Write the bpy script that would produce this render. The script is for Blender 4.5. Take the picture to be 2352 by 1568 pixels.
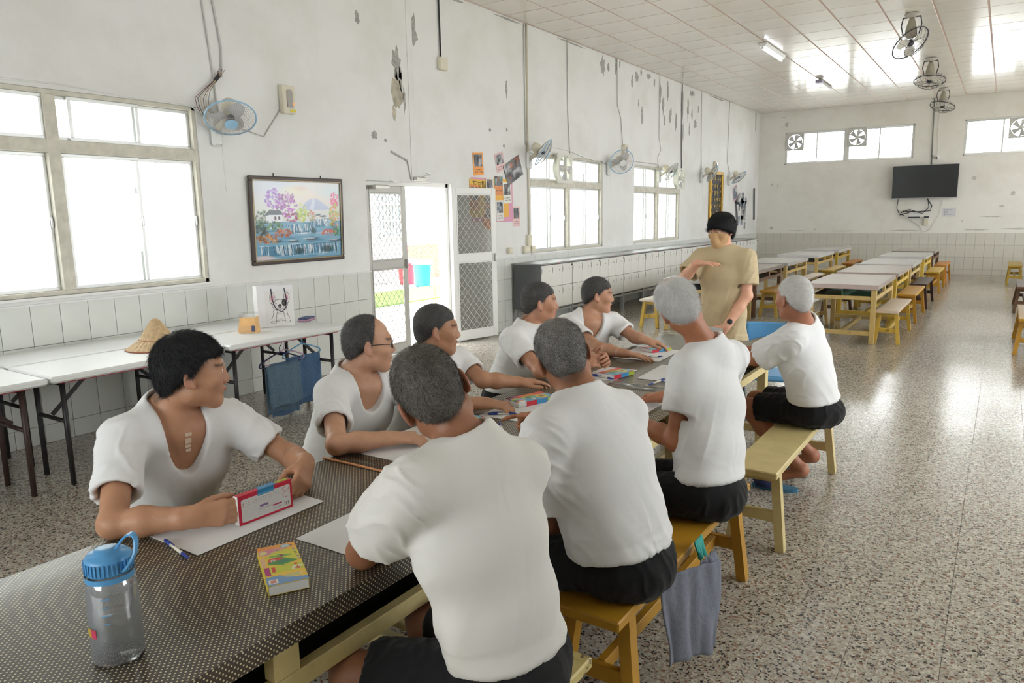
import bpy, math, random
import numpy as np
from mathutils import Vector, Matrix, noise as mnoise

for _o in list(bpy.data.objects):
    bpy.data.objects.remove(_o, do_unlink=True)
SC = bpy.context.scene
COL = SC.collection
PI = math.pi

# ------------------------------------------------------------------ camera
_R = ((0.8312, 0.5557, -0.0176), (-0.0786, 0.1488, 0.9857), (-0.5504, 0.8180, -0.1674))   # right, up, forward (refined below)
def _cam_axes(yaw, pitch, roll):
    cy, sy, cp, sp = math.cos(yaw), math.sin(yaw), math.cos(pitch), math.sin(pitch)
    fw = Vector((sy*cp, cy*cp, -sp)); r = Vector((cy, -sy, 0)); u = r.cross(fw)
    cr, sr = math.cos(roll), math.sin(roll)
    return cr*r + sr*u, -sr*r + cr*u, fw
_r, _u, _f = _cam_axes(-0.589488, 0.169001, -0.017574)
_cd = bpy.data.cameras.new('camera'); CAM = bpy.data.objects.new('camera', _cd); COL.objects.link(CAM)
CAM.matrix_world = Matrix(((_r.x, _u.x, -_f.x, 0), (_r.y, _u.y, -_f.y, 0), (_r.z, _u.z, -_f.z, 1.66), (0, 0, 0, 1)))
_cd.sensor_fit = 'HORIZONTAL'; _cd.sensor_width = 36.0; _cd.lens = 1681.815*36/2352
_cd.clip_start = 0.05; _cd.clip_end = 200
SC.camera = CAM

# ------------------------------------------------------------------ sky, sun, exposure
W = bpy.data.worlds.new('sky'); SC.world = W; W.use_nodes = True
_nt = W.node_tree; _bg = _nt.nodes['Background']
_bg.inputs['Color'].default_value = (0.965, 0.98, 0.995, 1); _bg.inputs['Strength'].default_value = 10.0
_sl = bpy.data.lights.new('sun', 'SUN'); SUN = bpy.data.objects.new('sun', _sl); COL.objects.link(SUN)
_sl.energy = 16.0; _sl.angle = math.radians(0.6); _sl.color = (1.0, 0.96, 0.88)
SUN.rotation_euler = (math.radians(-15.5), math.radians(-3), 0)      # high sun, coming over the far wall
SC.view_settings.view_transform = 'Standard'; SC.view_settings.look = 'None'
SC.view_settings.exposure = 0.0; SC.view_settings.gamma = 1.0; SC.view_settings.use_curve_mapping = False
SC.cycles.use_denoising = True
SC.cycles.max_bounces = 7; SC.cycles.diffuse_bounces = 4; SC.cycles.glossy_bounces = 3; SC.cycles.use_light_tree = False
SC.cycles.transmission_bounces = 8; SC.cycles.transparent_max_bounces = 16
SC.cycles.sample_clamp_indirect = 6.0
SC.cycles.caustics_reflective = False; SC.cycles.caustics_refractive = False

# ------------------------------------------------------------------ materials
_mats = {}
def srgb(*c):
    if len(c) == 1: c = c[0]
    o = []
    for v in c:
        v = v/255.0
        o.append(v/12.92 if v <= 0.04045 else ((v+0.055)/1.055)**2.4)
    return tuple(o)
def _nodes(name):
    m = bpy.data.materials.new(name); m.use_nodes = True
    nt = m.node_tree; b = nt.nodes['Principled BSDF']
    return m, nt, b
def mat(name, col=(.8, .8, .8), rough=.5, metal=0.0, spec=.5, var=None, bump=None, alpha=None, trans=0.0, ior=1.45, emit=None, sheen=0.0, sub=0.0):
    """plain procedural material; var=(scale, amount) tints by noise, bump=(scale, strength)."""
    if name in _mats: return _mats[name]
    m, nt, b = _nodes(name)
    b.inputs['Base Color'].default_value = (*col, 1); b.inputs['Roughness'].default_value = rough
    b.inputs['Metallic'].default_value = metal; b.inputs['Specular IOR Level'].default_value = spec
    b.inputs['IOR'].default_value = ior
    if trans: b.inputs['Transmission Weight'].default_value = trans
    if sheen: b.inputs['Sheen Weight'].default_value = sheen
    if sub:
        b.inputs['Subsurface Weight'].default_value = sub; b.inputs['Subsurface Radius'].default_value = (.6, .25, .12); b.inputs['Subsurface Scale'].default_value = .02
    if emit:
        b.inputs['Emission Color'].default_value = (*emit[0], 1); b.inputs['Emission Strength'].default_value = emit[1]
    if var or bump:
        tc = nt.nodes.new('ShaderNodeTexCoord')
    if var:
        n = nt.nodes.new('ShaderNodeTexNoise'); n.inputs['Scale'].default_value = var[0]; n.inputs['Detail'].default_value = 5
        nt.links.new(tc.outputs['Object'], n.inputs['Vector'])
        mp = nt.nodes.new('ShaderNodeMapRange'); mp.inputs['From Min'].default_value = .3; mp.inputs['From Max'].default_value = .7
        mp.inputs['To Min'].default_value = 1-var[1]; mp.inputs['To Max'].default_value = 1+var[1]*.5
        nt.links.new(n.outputs['Fac'], mp.inputs['Value'])
        mx = nt.nodes.new('ShaderNodeVectorMath'); mx.operation = 'SCALE'; mx.inputs[0].default_value = col
        nt.links.new(mp.outputs['Result'], mx.inputs['Scale']); nt.links.new(mx.outputs[0], b.inputs['Base Color'])
    if bump:
        n2 = nt.nodes.new('ShaderNodeTexNoise'); n2.inputs['Scale'].default_value = bump[0]; n2.inputs['Detail'].default_value = 4
        nt.links.new(tc.outputs['Object'], n2.inputs['Vector'])
        bp = nt.nodes.new('ShaderNodeBump'); bp.inputs['Strength'].default_value = bump[1]; bp.inputs['Distance'].default_value = .02
        nt.links.new(n2.outputs['Fac'], bp.inputs['Height']); nt.links.new(bp.outputs['Normal'], b.inputs['Normal'])
    _mats[name] = m
    return m
def paint_mat(name, rough=.5, spec=.4):
    """flat print: colour comes from the mesh's own printed colour attribute."""
    if name in _mats: return _mats[name]
    m, nt, b = _nodes(name)
    a = nt.nodes.new('ShaderNodeAttribute'); a.attribute_name = 'print'
    nt.links.new(a.outputs['Color'], b.inputs['Base Color']); b.inputs['Roughness'].default_value = rough; b.inputs['Specular IOR Level'].default_value = spec
    _mats[name] = m; return m
def clear_mat(name, tint=(1, 1, 1), gloss=.06, rough=.02):
    """thin clear sheet: transparent with a weak reflection."""
    if name in _mats: return _mats[name]
    m = bpy.data.materials.new(name); m.use_nodes = True; nt = m.node_tree
    for n in list(nt.nodes):
        if n.type == 'BSDF_PRINCIPLED': nt.nodes.remove(n)
    out = nt.nodes['Material Output']
    t = nt.nodes.new('ShaderNodeBsdfTransparent'); t.inputs['Color'].default_value = (*tint, 1)
    g = nt.nodes.new('ShaderNodeBsdfGlossy'); g.inputs['Roughness'].default_value = rough
    fr = nt.nodes.new('ShaderNodeFresnel'); fr.inputs['IOR'].default_value = 1.45
    ad = nt.nodes.new('ShaderNodeMath'); ad.operation = 'MULTIPLY_ADD'; ad.inputs[1].default_value = .6; ad.inputs[2].default_value = gloss*.3
    nt.links.new(fr.outputs[0], ad.inputs[0])
    mx = nt.nodes.new('ShaderNodeMixShader'); nt.links.new(ad.outputs[0], mx.inputs['Fac'])
    nt.links.new(t.outputs[0], mx.inputs[1]); nt.links.new(g.outputs[0], mx.inputs[2]); nt.links.new(mx.outputs[0], out.inputs['Surface'])
    _mats[name] = m; return m

# ------------------------------------------------------------------ mesh building
class MB:
    """collects simple solids into one mesh"""
    def __init__(s): s.v = []; s.f = []; s.sm = []
    def add(s, vs, fs, smooth=False):
        o = len(s.v); s.v.extend([tuple(v) for v in vs]); s.f.extend([tuple(i+o for i in f) for f in fs]); s.sm.extend([smooth]*len(fs)); return s
    def box(s, c, d, rot=None, bev=0.0):
        hx, hy, hz = d[0]/2, d[1]/2, d[2]/2
        if bev <= 0:
            vs = [(x, y, z) for x in (-hx, hx) for y in (-hy, hy) for z in (-hz, hz)]
            fs = [(0, 1, 3, 2), (4, 6, 7, 5), (0, 4, 5, 1), (2, 3, 7, 6), (0, 2, 6, 4), (1, 5, 7, 3)]
        else:
            b = min(bev, hx*.98, hy*.98, hz*.98); vs = []; ix = {}
            for sx in (-1, 1):
                for sy in (-1, 1):
                    for sz in (-1, 1):
                        for a in range(3):
                            e = [hx-b, hy-b, hz-b]; e[a] += b
                            ix[(sx, sy, sz, a)] = len(vs); vs.append((sx*e[0], sy*e[1], sz*e[2]))
            fs = []
            for a in range(3):
                o1, o2 = [(1, 2), (0, 2), (0, 1)][a]
                for sg in (-1, 1):
                    q = []
                    for p1, p2 in ((-1, -1), (1, -1), (1, 1), (-1, 1)):
                        t = [0, 0, 0]; t[a] = sg; t[o1] = p1; t[o2] = p2; q.append(ix[(*t, a)])
                    if (sg > 0) == (a == 1): q.reverse()
                    fs.append(q)
            for a in range(3):                      # edges along axis a
                o1, o2 = [(1, 2), (0, 2), (0, 1)][a]
                for p1 in (-1, 1):
                    for p2 in (-1, 1):
                        def g(sa, which):
                            t = [0, 0, 0]; t[a] = sa; t[o1] = p1; t[o2] = p2; return ix[(*t, which)]
                        q = [g(-1, o1), g(1, o1), g(1, o2), g(-1, o2)]
                        fs.append(q)
            for sx in (-1, 1):
                for sy in (-1, 1):
                    for sz in (-1, 1):
                        fs.append([ix[(sx, sy, sz, 0)], ix[(sx, sy, sz, 1)], ix[(sx, sy, sz, 2)]])
            # make every face point outwards
            for k, q in enumerate(fs):
                A, B, Cc = Vector(vs[q[0]]), Vector(vs[q[1]]), Vector(vs[q[2]])
                cen = sum((Vector(vs[i]) for i in q), Vector())/len(q)
                if (B-A).cross(Cc-A).dot(cen) < 0: fs[k] = list(reversed(q))
        cv = Vector(c)
        if rot is not None:
            vs = [cv + rot @ Vector(v) for v in vs]
        else:
            vs = [cv + Vector(v) for v in vs]
        return s.add(vs, fs)
    def bar(s, a, b, w, h=None, up=(0, 0, 1), bev=0.0, ext=0.0):
        a, b = Vector(a), Vector(b); d = b-a; L = d.length; d.normalize(); h = w if h is None else h
        u = Vector(up)
        if abs(d.dot(u)) > .98: u = Vector((0, 1, 0))
        x = d.cross(u).normalized(); z = x.cross(d)
        rot = Matrix((x, d, z)).transposed()
        return s.box((a+b)/2, (w, L+2*ext, h), rot, bev)
    def tube(s, pts, r, n=8, smooth=True, cap=True, closed=False):
        pts = [Vector(p) for p in pts]; N = len(pts); vs = []; fs = []
        rs = r if isinstance(r, (list, tuple)) else [r]*N
        pu = None
        for i, p in enumerate(pts):
            if closed: d = pts[(i+1) % N]-pts[i-1]
            else: d = pts[min(i+1, N-1)]-pts[max(i-1, 0)]
            if d.length < 1e-9: d = Vector((0, 0, 1))
            d.normalize()
            if pu is None:
                u = Vector((0, 0, 1)) if abs(d.z) < .9 else Vector((1, 0, 0))
                u = (u - d*u.dot(d)).normalized()
            else:
                u = pu - d*pu.dot(d)
                u = u.normalized() if u.length > 1e-6 else d.orthogonal().normalized()
            pu = u; w = d.cross(u)
            for k in range(n):
                t = 2*PI*k/n; vs.append(p + (u*math.cos(t) + w*math.sin(t))*rs[i])
        M_ = N if closed else N-1
        for i in range(M_):
            for k in range(n):
                a = i*n+k; b = i*n+(k+1) % n; j = ((i+1) % N)*n
                fs.append((a, b, j+(k+1) % n, j+k))
        s.add(vs, fs, smooth)
        if cap and not closed:
            o = len(s.v)-len(vs)
            s.f.append(tuple(o+k for k in reversed(range(n)))); s.f.append(tuple(o+(N-1)*n+k for k in range(n))); s.sm += [False, False]
        return s
    def cyl(s, a, b, r, n=16, r2=None, smooth=True, cap=True):
        return s.tube([a, b], [r, r if r2 is None else r2], n, smooth, cap)
    def lathe(s, c, prof, n=24, axis=None, smooth=True, cap=True):
        """prof: list of (r, z) along axis (default z)"""
        c = Vector(c); ax = Vector(axis).normalized() if axis is not None else Vector((0, 0, 1))
        u = ax.orthogonal().normalized(); w = ax.cross(u); vs = []; fs = []
        for (r, z) in prof:
            for k in range(n):
                t = 2*PI*k/n; vs.append(c + ax*z + (u*math.cos(t)+w*math.sin(t))*r)
        for i in range(len(prof)-1):
            for k in range(n):
                fs.append((i*n+k, i*n+(k+1) % n, (i+1)*n+(k+1) % n, (i+1)*n+k))
        s.add(vs, fs, smooth)
        if cap:
            o = len(s.v)-len(vs); L = len(prof)-1
            if prof[0][0] > 1e-5: s.f.append(tuple(o+k for k in reversed(range(n)))); s.sm.append(False)
            if prof[L][0] > 1e-5: s.f.append(tuple(o+L*n+k for k in range(n))); s.sm.append(False)
        return s
    def prism(s, poly, d, base=(0, 0, 0), ex=(1, 0, 0), ey=(0, 1, 0)):
        """poly [(a,b)] in plane ex,ey, extruded along ex x ey by d"""
        ex, ey, base = Vector(ex), Vector(ey), Vector(base); n_ = ex.cross(ey)*d; N = len(poly)
        lo = [base+ex*p[0]+ey*p[1] for p in poly]; hi = [p+n_ for p in lo]
        fs = [tuple(reversed(range(N))), tuple(range(N, 2*N))] + [(i, (i+1) % N, N+(i+1) % N, N+i) for i in range(N)]
        return s.add(lo+hi, fs)
    def sphere(s, c, r, n=12, m=8, sc=(1, 1, 1)):
        c = Vector(c); vs = []; fs = []
        for i in range(m+1):
            th = PI*i/m
            for k in range(n):
                t = 2*PI*k/n; vs.append(c+Vector((r*sc[0]*math.sin(th)*math.cos(t), r*sc[1]*math.sin(th)*math.sin(t), r*sc[2]*math.cos(th))))
        for i in range(m):
            for k in range(n):
                fs.append((i*n+k, (i+1)*n+k, (i+1)*n+(k+1) % n, i*n+(k+1) % n))
        return s.add(vs, fs, True)
    def mesh(s, name):
        me = bpy.data.meshes.new(name); me.from_pydata(s.v, [], s.f)
        me.polygons.foreach_set('use_smooth', s.sm); me.update(); return me
    def build(s, name, material, parent=None, loc=None, rot=None):
        return link(name, s.mesh(name), material, parent, loc, rot)
def link(name, me, material=None, parent=None, loc=None, rot=None):
    o = bpy.data.objects.new(name, me); COL.objects.link(o)
    if material is not None and len(me.materials) == 0: me.materials.append(material)
    if parent is not None: o.parent = parent
    if loc is not None: o.location = loc
    if rot is not None: o.rotation_euler = rot
    return o
def tag(o, label=None, cat=None, group=None, kind=None):
    if label: o['label'] = label
    if cat: o['category'] = cat
    if group: o['group'] = group
    if kind: o['kind'] = kind
    return o
def thing(name, label, cat, loc=(0, 0, 0), rz=0.0, group=None):
    o = bpy.data.objects.new(name, None); COL.objects.link(o); o.location = loc; o.rotation_euler = (0, 0, rz); o.empty_display_size = .05
    return tag(o, label, cat, group)
def copy_tree(o, parent=None):
    c = o.copy(); COL.objects.link(c); c.parent = parent
    for ch in [x for x in o.children]: copy_tree(ch, c)
    return c
def struct(name, mb, m, parent=None):
    o = mb.build(name, m, parent)
    if parent is None: o['kind'] = 'structure'
    return o
def color_mesh(name, arr, w, h, thick=.002, material=None, parent=None, frame=None, curve=None):
    """flat printed sheet: arr (ny,nx,3) linear colours on an nx*ny grid of faces, lying in local XY, face up +Z.
    frame: 4x4 matrix placing it. A back face gives it thickness."""
    ny, nx = arr.shape[:2]
    xs = np.linspace(-w/2, w/2, nx+1); ys = np.linspace(h/2, -h/2, ny+1)
    gx, gy = np.meshgrid(xs, ys); v = np.zeros(((nx+1)*(ny+1)+4, 3))
    v[:-4, 0] = gx.ravel(); v[:-4, 1] = gy.ravel(); v[:-4, 2] = thick
    v[-4:] = [(-w/2, h/2, 0), (w/2, h/2, 0), (w/2, -h/2, 0), (-w/2, -h/2, 0)]
    i = np.arange(ny)[:, None]*(nx+1)+np.arange(nx)[None, :]
    q = np.stack([i+nx+1, i+nx+2, i+1, i], -1).reshape(-1, 4).tolist()
    B = (nx+1)*(ny+1); c = [0, nx, ny*(nx+1)+nx, ny*(nx+1)]
    q += [[B, B+1, B+2, B+3]] + [[c[k], c[(k+1) % 4], B+(k+1) % 4, B+k] for k in range(4)]
    me = bpy.data.meshes.new(name); me.from_pydata(v.tolist(), [], q); me.update()
    at = me.color_attributes.new('print', 'FLOAT_COLOR', 'CORNER')
    nl = len(me.loops); cc = np.ones((nl, 4), np.float32); k = nx*ny*4
    cc[:k, :3] = np.repeat(arr.reshape(-1, 3), 4, axis=0); cc[k:, :3] = arr.reshape(-1, 3).mean(0)
    at.data.foreach_set('color', cc.ravel())
    o = link(name, me, material or paint_mat('print'), parent)
    if frame is not None: o.matrix_local = frame
    return o
class Paint:
    """small raster painter in numpy: x right 0..1, y down 0..1"""
    def __init__(s, nx, ny, bg, seed=1):
        s.a = np.zeros((ny, nx, 3)); s.a[:] = bg; s.asp = nx/ny
        s.X, s.Y = np.meshgrid((np.arange(nx)+.5)/nx, (np.arange(ny)+.5)/ny); s.r = np.random.RandomState(seed)
    def _put(s, m, c): s.a += (np.asarray(c)-s.a)*np.clip(m, 0, 1)[..., None]
    def rect(s, x0, y0, x1, y1, c, al=1.0): s._put(((s.X >= x0) & (s.X < x1) & (s.Y >= y0) & (s.Y < y1))*al, c)
    def ell(s, cx, cy, rx, ry, c, al=1.0, soft=.15):
        d = np.sqrt(((s.X-cx)/rx)**2+((s.Y-cy)/ry)**2); s._put(al*np.clip((1-d)/soft, 0, 1), c)
    def ring(s, cx, cy, rx, ry, c, w=.1, al=1.0):
        d = np.sqrt(((s.X-cx)/rx)**2+((s.Y-cy)/ry)**2); s._put(al*np.clip((w-np.abs(d-1))/w*2, 0, 1), c)
    def blobs(s, cx, cy, rx, ry, cols, n, size, al=.8):
        for _ in range(n):
            t = s.r.rand()*2*PI; q = math.sqrt(s.r.rand()); c = cols[s.r.randint(len(cols))]
            z = size*(.6+.8*s.r.rand()); s.ell(cx+math.cos(t)*q*rx, cy+math.sin(t)*q*ry, z, z*s.asp, c, al, .5)
    def poly(s, pts, c, al=1.0):
        ins = np.zeros(s.X.shape, bool); n = len(pts)
        for i in range(n):
            x1, y1 = pts[i]; x2, y2 = pts[(i+1) % n]
            if y1 == y2: continue
            cr = ((y1 > s.Y) != (y2 > s.Y)) & (s.X < (x2-x1)*(s.Y-y1)/(y2-y1)+x1); ins ^= cr
        s._put(ins*al, c)
    def line(s, pts, w, c, al=1.0):
        for (x1, y1), (x2, y2) in zip(pts[:-1], pts[1:]):
            dx, dy = x2-x1, (y2-y1)/s.asp; L = max(dx*dx+dy*dy, 1e-12)
            px, py = s.X-x1, (s.Y-y1)/s.asp; t = np.clip((px*dx+py*dy)/L, 0, 1)
            d = np.sqrt((px-t*dx)**2+(py-t*dy)**2); s._put(al*np.clip((w-d)/w*2, 0, 1), c)
def frame(o, ex, ey):
    """matrix with local X=ex, Y=ey, Z=ex x ey, at o"""
    ex, ey = Vector(ex).normalized(), Vector(ey).normalized(); ez = ex.cross(ey).normalized(); ey = ez.cross(ex)
    m = Matrix((ex, ey, ez)).transposed().to_4x4(); m.translation = Vector(o); return m
# ------------------------------------------------------------------ the room shell
XW, XR, YN, YF, ZC = -6.02, 3.2, -3.0, 21.9, 4.4
TH = .24
RND = random.Random(7)
def wall_paint(name, col):
    m, nt, b = _nodes(name); tc = nt.nodes.new('ShaderNodeTexCoord')
    n = nt.nodes.new('ShaderNodeTexNoise'); n.inputs['Scale'].default_value = 1.3; n.inputs['Detail'].default_value = 8; n.inputs['Roughness'].default_value = .6
    nt.links.new(tc.outputs['Object'], n.inputs['Vector'])
    r = nt.nodes.new('ShaderNodeValToRGB'); e = r.color_ramp.elements
    e[0].position = .28; e[0].color = (col[0]*.90, col[1]*.89, col[2]*.86, 1); e[1].position = .55; e[1].color = (*col, 1)
    nt.links.new(n.outputs['Fac'], r.inputs['Fac']); nt.links.new(r.outputs['Color'], b.inputs['Base Color'])
    b.inputs['Roughness'].default_value = .62; b.inputs['Specular IOR Level'].default_value = .3
    n2 = nt.nodes.new('ShaderNodeTexNoise'); n2.inputs['Scale'].default_value = 60; n2.inputs['Detail'].default_value = 5; nt.links.new(tc.outputs['Object'], n2.inputs['Vector'])
    bp = nt.nodes.new('ShaderNodeBump'); bp.inputs['Strength'].default_value = .12; bp.inputs['Distance'].default_value = .006
    nt.links.new(n2.outputs['Fac'], bp.inputs['Height']); nt.links.new(bp.outputs['Normal'], b.inputs['Normal'])
    return m
M_WALL = wall_paint('wall_white_paint', (.81, .81, .80)); M_WALLF = wall_paint('wall_warm_lit_paint', (.86, .84, .79))  # far wall: warm paint, also lightened to carry its brighter daylight
M_GROUT = mat('tile_grout', (.20, .19, .17), .9); M_TILE = mat('wall_tile_glaze', (.70, .71, .67), .32, var=(2.5, .05)); M_TILEF = mat('wall_tile_glaze_far', (.68, .655, .58), .34, var=(2.5, .05))
M_PEEL = mat('bare_plaster', (.42, .41, .39), .9, var=(30, .3), bump=(60, .4)); M_STAIN = mat('damp_plaster', (.50, .46, .37), .9, var=(12, .35))
def wall_box(mb, ax, at, th, a0, a1, z0, z1):
    """slab on plane x=at (ax 'x') or y=at between a0..a1, th thickness away from the room"""
    if ax == 'x': mb.box((at+th/2, (a0+a1)/2, (z0+z1)/2), (abs(th), a1-a0, z1-z0))
    else: mb.box(((a0+a1)/2, at+th/2, (z0+z1)/2), (a1-a0, abs(th), z1-z0))
def wall_with_holes(name, ax, at, th, a0, a1, z1, holes, m, z0=-.1):
    """holes (a0,a1,z0,z1) sorted along a; solid pieces around them in one wall"""
    mb = MB(); c = a0
    for (h0, h1, b0, b1) in holes:
        if h0 > c: wall_box(mb, ax, at, th, c, h0, z0, z1)
        if b0 > z0: wall_box(mb, ax, at, th, h0, h1, z0, b0)
        if b1 < z1: wall_box(mb, ax, at, th, h0, h1, b1, z1)
        c = h1
    if c < a1: wall_box(mb, ax, at, th, c, a1, z0, z1)
    return struct(name, mb, m)
HL = [(1.63, 4.05, 1.12, 2.66), (6.10, 7.64, 0.0, 2.09), (9.57, 12.0, 1.10, 2.60), (13.34, 15.75, 1.10, 2.60)]
WALL_L = wall_with_holes('wall_left', 'x', XW, -TH, YN-TH, YF+TH, ZC+.3, HL, M_WALL)
HF = [(-5.31, -2.11, 2.96, 3.83), (-1.02, 2.18, 2.96, 3.83)]
WALL_F = wall_with_holes('wall_far', 'y', YF, TH, XW, XR, ZC+.3, HF, M_WALLF)
HR = [(3.2, 9.2, 1.0, 3.0), (11.2, 16.0, 1.0, 3.0), (17.2, 21.0, 1.0, 3.0)]  # unseen windows, spans chosen for the daylight they let in
WALL_R = wall_with_holes('wall_right', 'x', XR, TH, YN-TH, YF+TH, ZC+.3, HR, M_WALL)
HN = [(-4.4, -0.2, 1.0, 2.7)]  # unseen window, added to bring more daylight to the near end
WALL_N = wall_with_holes('wall_near', 'y', YN, -TH, XW, XR, ZC+.3, HN, M_WALL)
# daylight portals in every opening: they only guide the sky light that comes in there
def portal(c, u, v, n):
    l = bpy.data.lights.new('sky_portal', 'AREA'); l.shape = 'RECTANGLE'; l.size = u; l.size_y = v; l.cycles.is_portal = True
    o = bpy.data.objects.new('sky_portal', l); COL.objects.link(o); o.location = c; o.rotation_euler = Vector(n).to_track_quat('-Z', 'Y').to_euler(); return o
for (a0, a1, b0, b1) in HL: portal((XW-TH-.02, (a0+a1)/2, (b0+b1)/2), b1-b0, a1-a0, (1, 0, 0))
for (a0, a1, b0, b1) in HR: portal((XR+TH+.02, (a0+a1)/2, (b0+b1)/2), b1-b0, a1-a0, (-1, 0, 0))
for (a0, a1, b0, b1) in HF: portal(((a0+a1)/2, YF+TH+.02, (b0+b1)/2), a1-a0, b1-b0, (0, -1, 0))
for (a0, a1, b0, b1) in HN: portal(((a0+a1)/2, YN-TH-.02, (b0+b1)/2), a1-a0, b1-b0, (0, 1, 0))

# ---- terrazzo floor of square slabs
def terrazzo():
    m, nt, b = _nodes('terrazzo'); g = nt.nodes.new('ShaderNodeNewGeometry')
    def vor(scale, feat='F1'):
        v = nt.nodes.new('ShaderNodeTexVoronoi'); v.inputs['Scale'].default_value = scale; v.feature = feat; nt.links.new(g.outputs['Position'], v.inputs['Vector']); return v
    v = vor(100); ve = vor(100, 'DISTANCE_TO_EDGE')
    sp = nt.nodes.new('ShaderNodeSeparateColor'); nt.links.new(v.outputs['Color'], sp.inputs[0])
    r = nt.nodes.new('ShaderNodeValToRGB'); r.color_ramp.interpolation = 'CONSTANT'; cr = r.color_ramp
    stops = [(0, (.035, .033, .034)), (.15, (.22, .115, .08)), (.25, (.28, .20, .145)), (.34, (.33, .30, .25)), (.52, (.49, .455, .385)), (.72, (.40, .37, .315)), (.86, (.60, .56, .48))]
    cr.elements[0].position = 0; cr.elements[0].color = (*stops[0][1], 1); cr.elements[1].position = stops[1][0]; cr.elements[1].color = (*stops[1][1], 1)
    for p_, c_ in stops[2:]:
        e = cr.elements.new(p_); e.color = (*c_, 1)
    nt.links.new(sp.outputs[0], r.inputs['Fac'])
    st = nt.nodes.new('ShaderNodeMath'); st.operation = 'GREATER_THAN'; nt.links.new(ve.outputs['Distance'], st.inputs[0])
    th = nt.nodes.new('ShaderNodeMath'); th.operation = 'MULTIPLY_ADD'; th.inputs[1].default_value = .16; th.inputs[2].default_value = -.015; nt.links.new(sp.outputs[1], th.inputs[0]); nt.links.new(th.outputs[0], st.inputs[1])
    mx = nt.nodes.new('ShaderNodeMix'); mx.data_type = 'RGBA'; nt.links.new(st.outputs[0], mx.inputs['Factor']); mx.inputs['A'].default_value = (.42, .39, .33, 1); nt.links.new(r.outputs['Color'], mx.inputs['B'])
    n = nt.nodes.new('ShaderNodeTexNoise'); n.inputs['Scale'].default_value = .9; n.inputs['Detail'].default_value = 6; nt.links.new(g.outputs['Position'], n.inputs['Vector'])
    mr = nt.nodes.new('ShaderNodeMapRange'); mr.inputs['From Min'].default_value = .3; mr.inputs['From Max'].default_value = .7; mr.inputs['To Min'].default_value = .14; mr.inputs['To Max'].default_value = .22
    nt.links.new(n.outputs['Fac'], mr.inputs['Value']); nt.links.new(mr.outputs['Result'], b.inputs['Roughness'])
    nt.links.new(mx.outputs['Result'], b.inputs['Base Color']); b.inputs['Specular IOR Level'].default_value = .55
    n2 = nt.nodes.new('ShaderNodeTexNoise'); n2.inputs['Scale'].default_value = 7; n2.inputs['Detail'].default_value = 2; nt.links.new(g.outputs['Position'], n2.inputs['Vector'])
    bp = nt.nodes.new('ShaderNodeBump'); bp.inputs['Strength'].default_value = .012; bp.inputs['Distance'].default_value = .01
    nt.links.new(n2.outputs['Fac'], bp.inputs['Height']); nt.links.new(bp.outputs['Normal'], b.inputs['Normal'])
    return m
M_FLOOR = terrazzo()
FLOOR = struct('floor', MB().box(((XW+XR)/2, (YN+YF)/2, -.10), (XR-XW+2*TH, YF-YN+2*TH, .19)), mat('floor_joint', (.30, .28, .245), .8))
FS = .308
def in_view(x, y, z, mg=.05):
    d = Vector((x, y, z-1.66)); w = d.dot(_f)
    if w < .1: return False
    return abs(d.dot(_r)/w) < .6992*(1+mg) and abs(d.dot(_u)/w) < .4662*(1+mg)
_ft = []
ix0, ix1 = math.floor((XW+.07)/FS), math.ceil((XR+.07)/FS); iy0, iy1 = math.floor(YN/FS), math.ceil(YF/FS)
for i in range(ix0, ix1):
    for j in range(iy0, iy1):
        x0 = max(-.07+i*FS, XW); x1 = min(-.07+(i+1)*FS, XR); y0 = max(j*FS, YN); y1 = min((j+1)*FS, YF)
        if x1-x0 < .02 or y1-y0 < .02: continue
        full = x1-x0 > FS-.001 and y1-y0 > FS-.001; c = ((x0+x1)/2, (y0+y1)/2)
        vis = full and in_view(c[0], c[1], 0) and (c[0] > -1.0 or (c[0] < -2.6 and c[1] > 1.2) or c[1] > 5.2)
        _ft.append((not vis, Vector((c[0], c[1], -1.66)).length, c, (x1-x0, y1-y0)))
_ft.sort(key=lambda t: t[:2])
_tm = MB().box((0, 0, -.004), (FS-.0016, FS-.0016, .008), bev=.0005).mesh('floor_tile'); _tm.materials.append(M_FLOOR)
_rest = MB(); n_ = 0
for hid, dd, c, s_ in _ft:
    if not hid and n_ < 290:
        link('floor_tile', _tm, None, FLOOR, (c[0], c[1], 0)); n_ += 1
    else: _rest.box((c[0], c[1], -.004), (s_[0]-.0016, s_[1]-.0016, .008))
_rest.build('floor_tile_field', M_FLOOR, FLOOR)['kind'] = 'stuff'

# ---- suspended ceiling of glossy square panels
M_PANEL = mat('ceiling_panel_gloss', (.84, .80, .725), .17, spec=.7, var=(1.2, .04), bump=(2.2, .05)); M_TBAR = mat('ceiling_bar_tan', (.54, .39, .32), .6)
CEIL = struct('ceiling', MB().box(((XW+XR)/2, (YN+YF)/2, ZC+.155), (XR-XW+2*TH, YF-YN+2*TH, .29)), M_TBAR)
CS = .6185
_cp = []
for i in range(-10, 7):
    for j in range(-20, 30):
        x0 = max(-.42+i*CS, XW); x1 = min(-.42+(i+1)*CS, XR); y0 = max(8.952+j*CS, YN); y1 = min(8.952+(j+1)*CS, YF)
        if x1-x0 < .03 or y1-y0 < .03: continue
        c = ((x0+x1)/2, (y0+y1)/2); vis = in_view(c[0], c[1], ZC, .1)
        _cp.append((not vis, Vector((c[0], c[1], ZC-1.66)).length, c, (x1-x0, y1-y0)))
_cp.sort(key=lambda t: t[:2]); _rest = MB(); n_ = 0; _pm = {}
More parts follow.
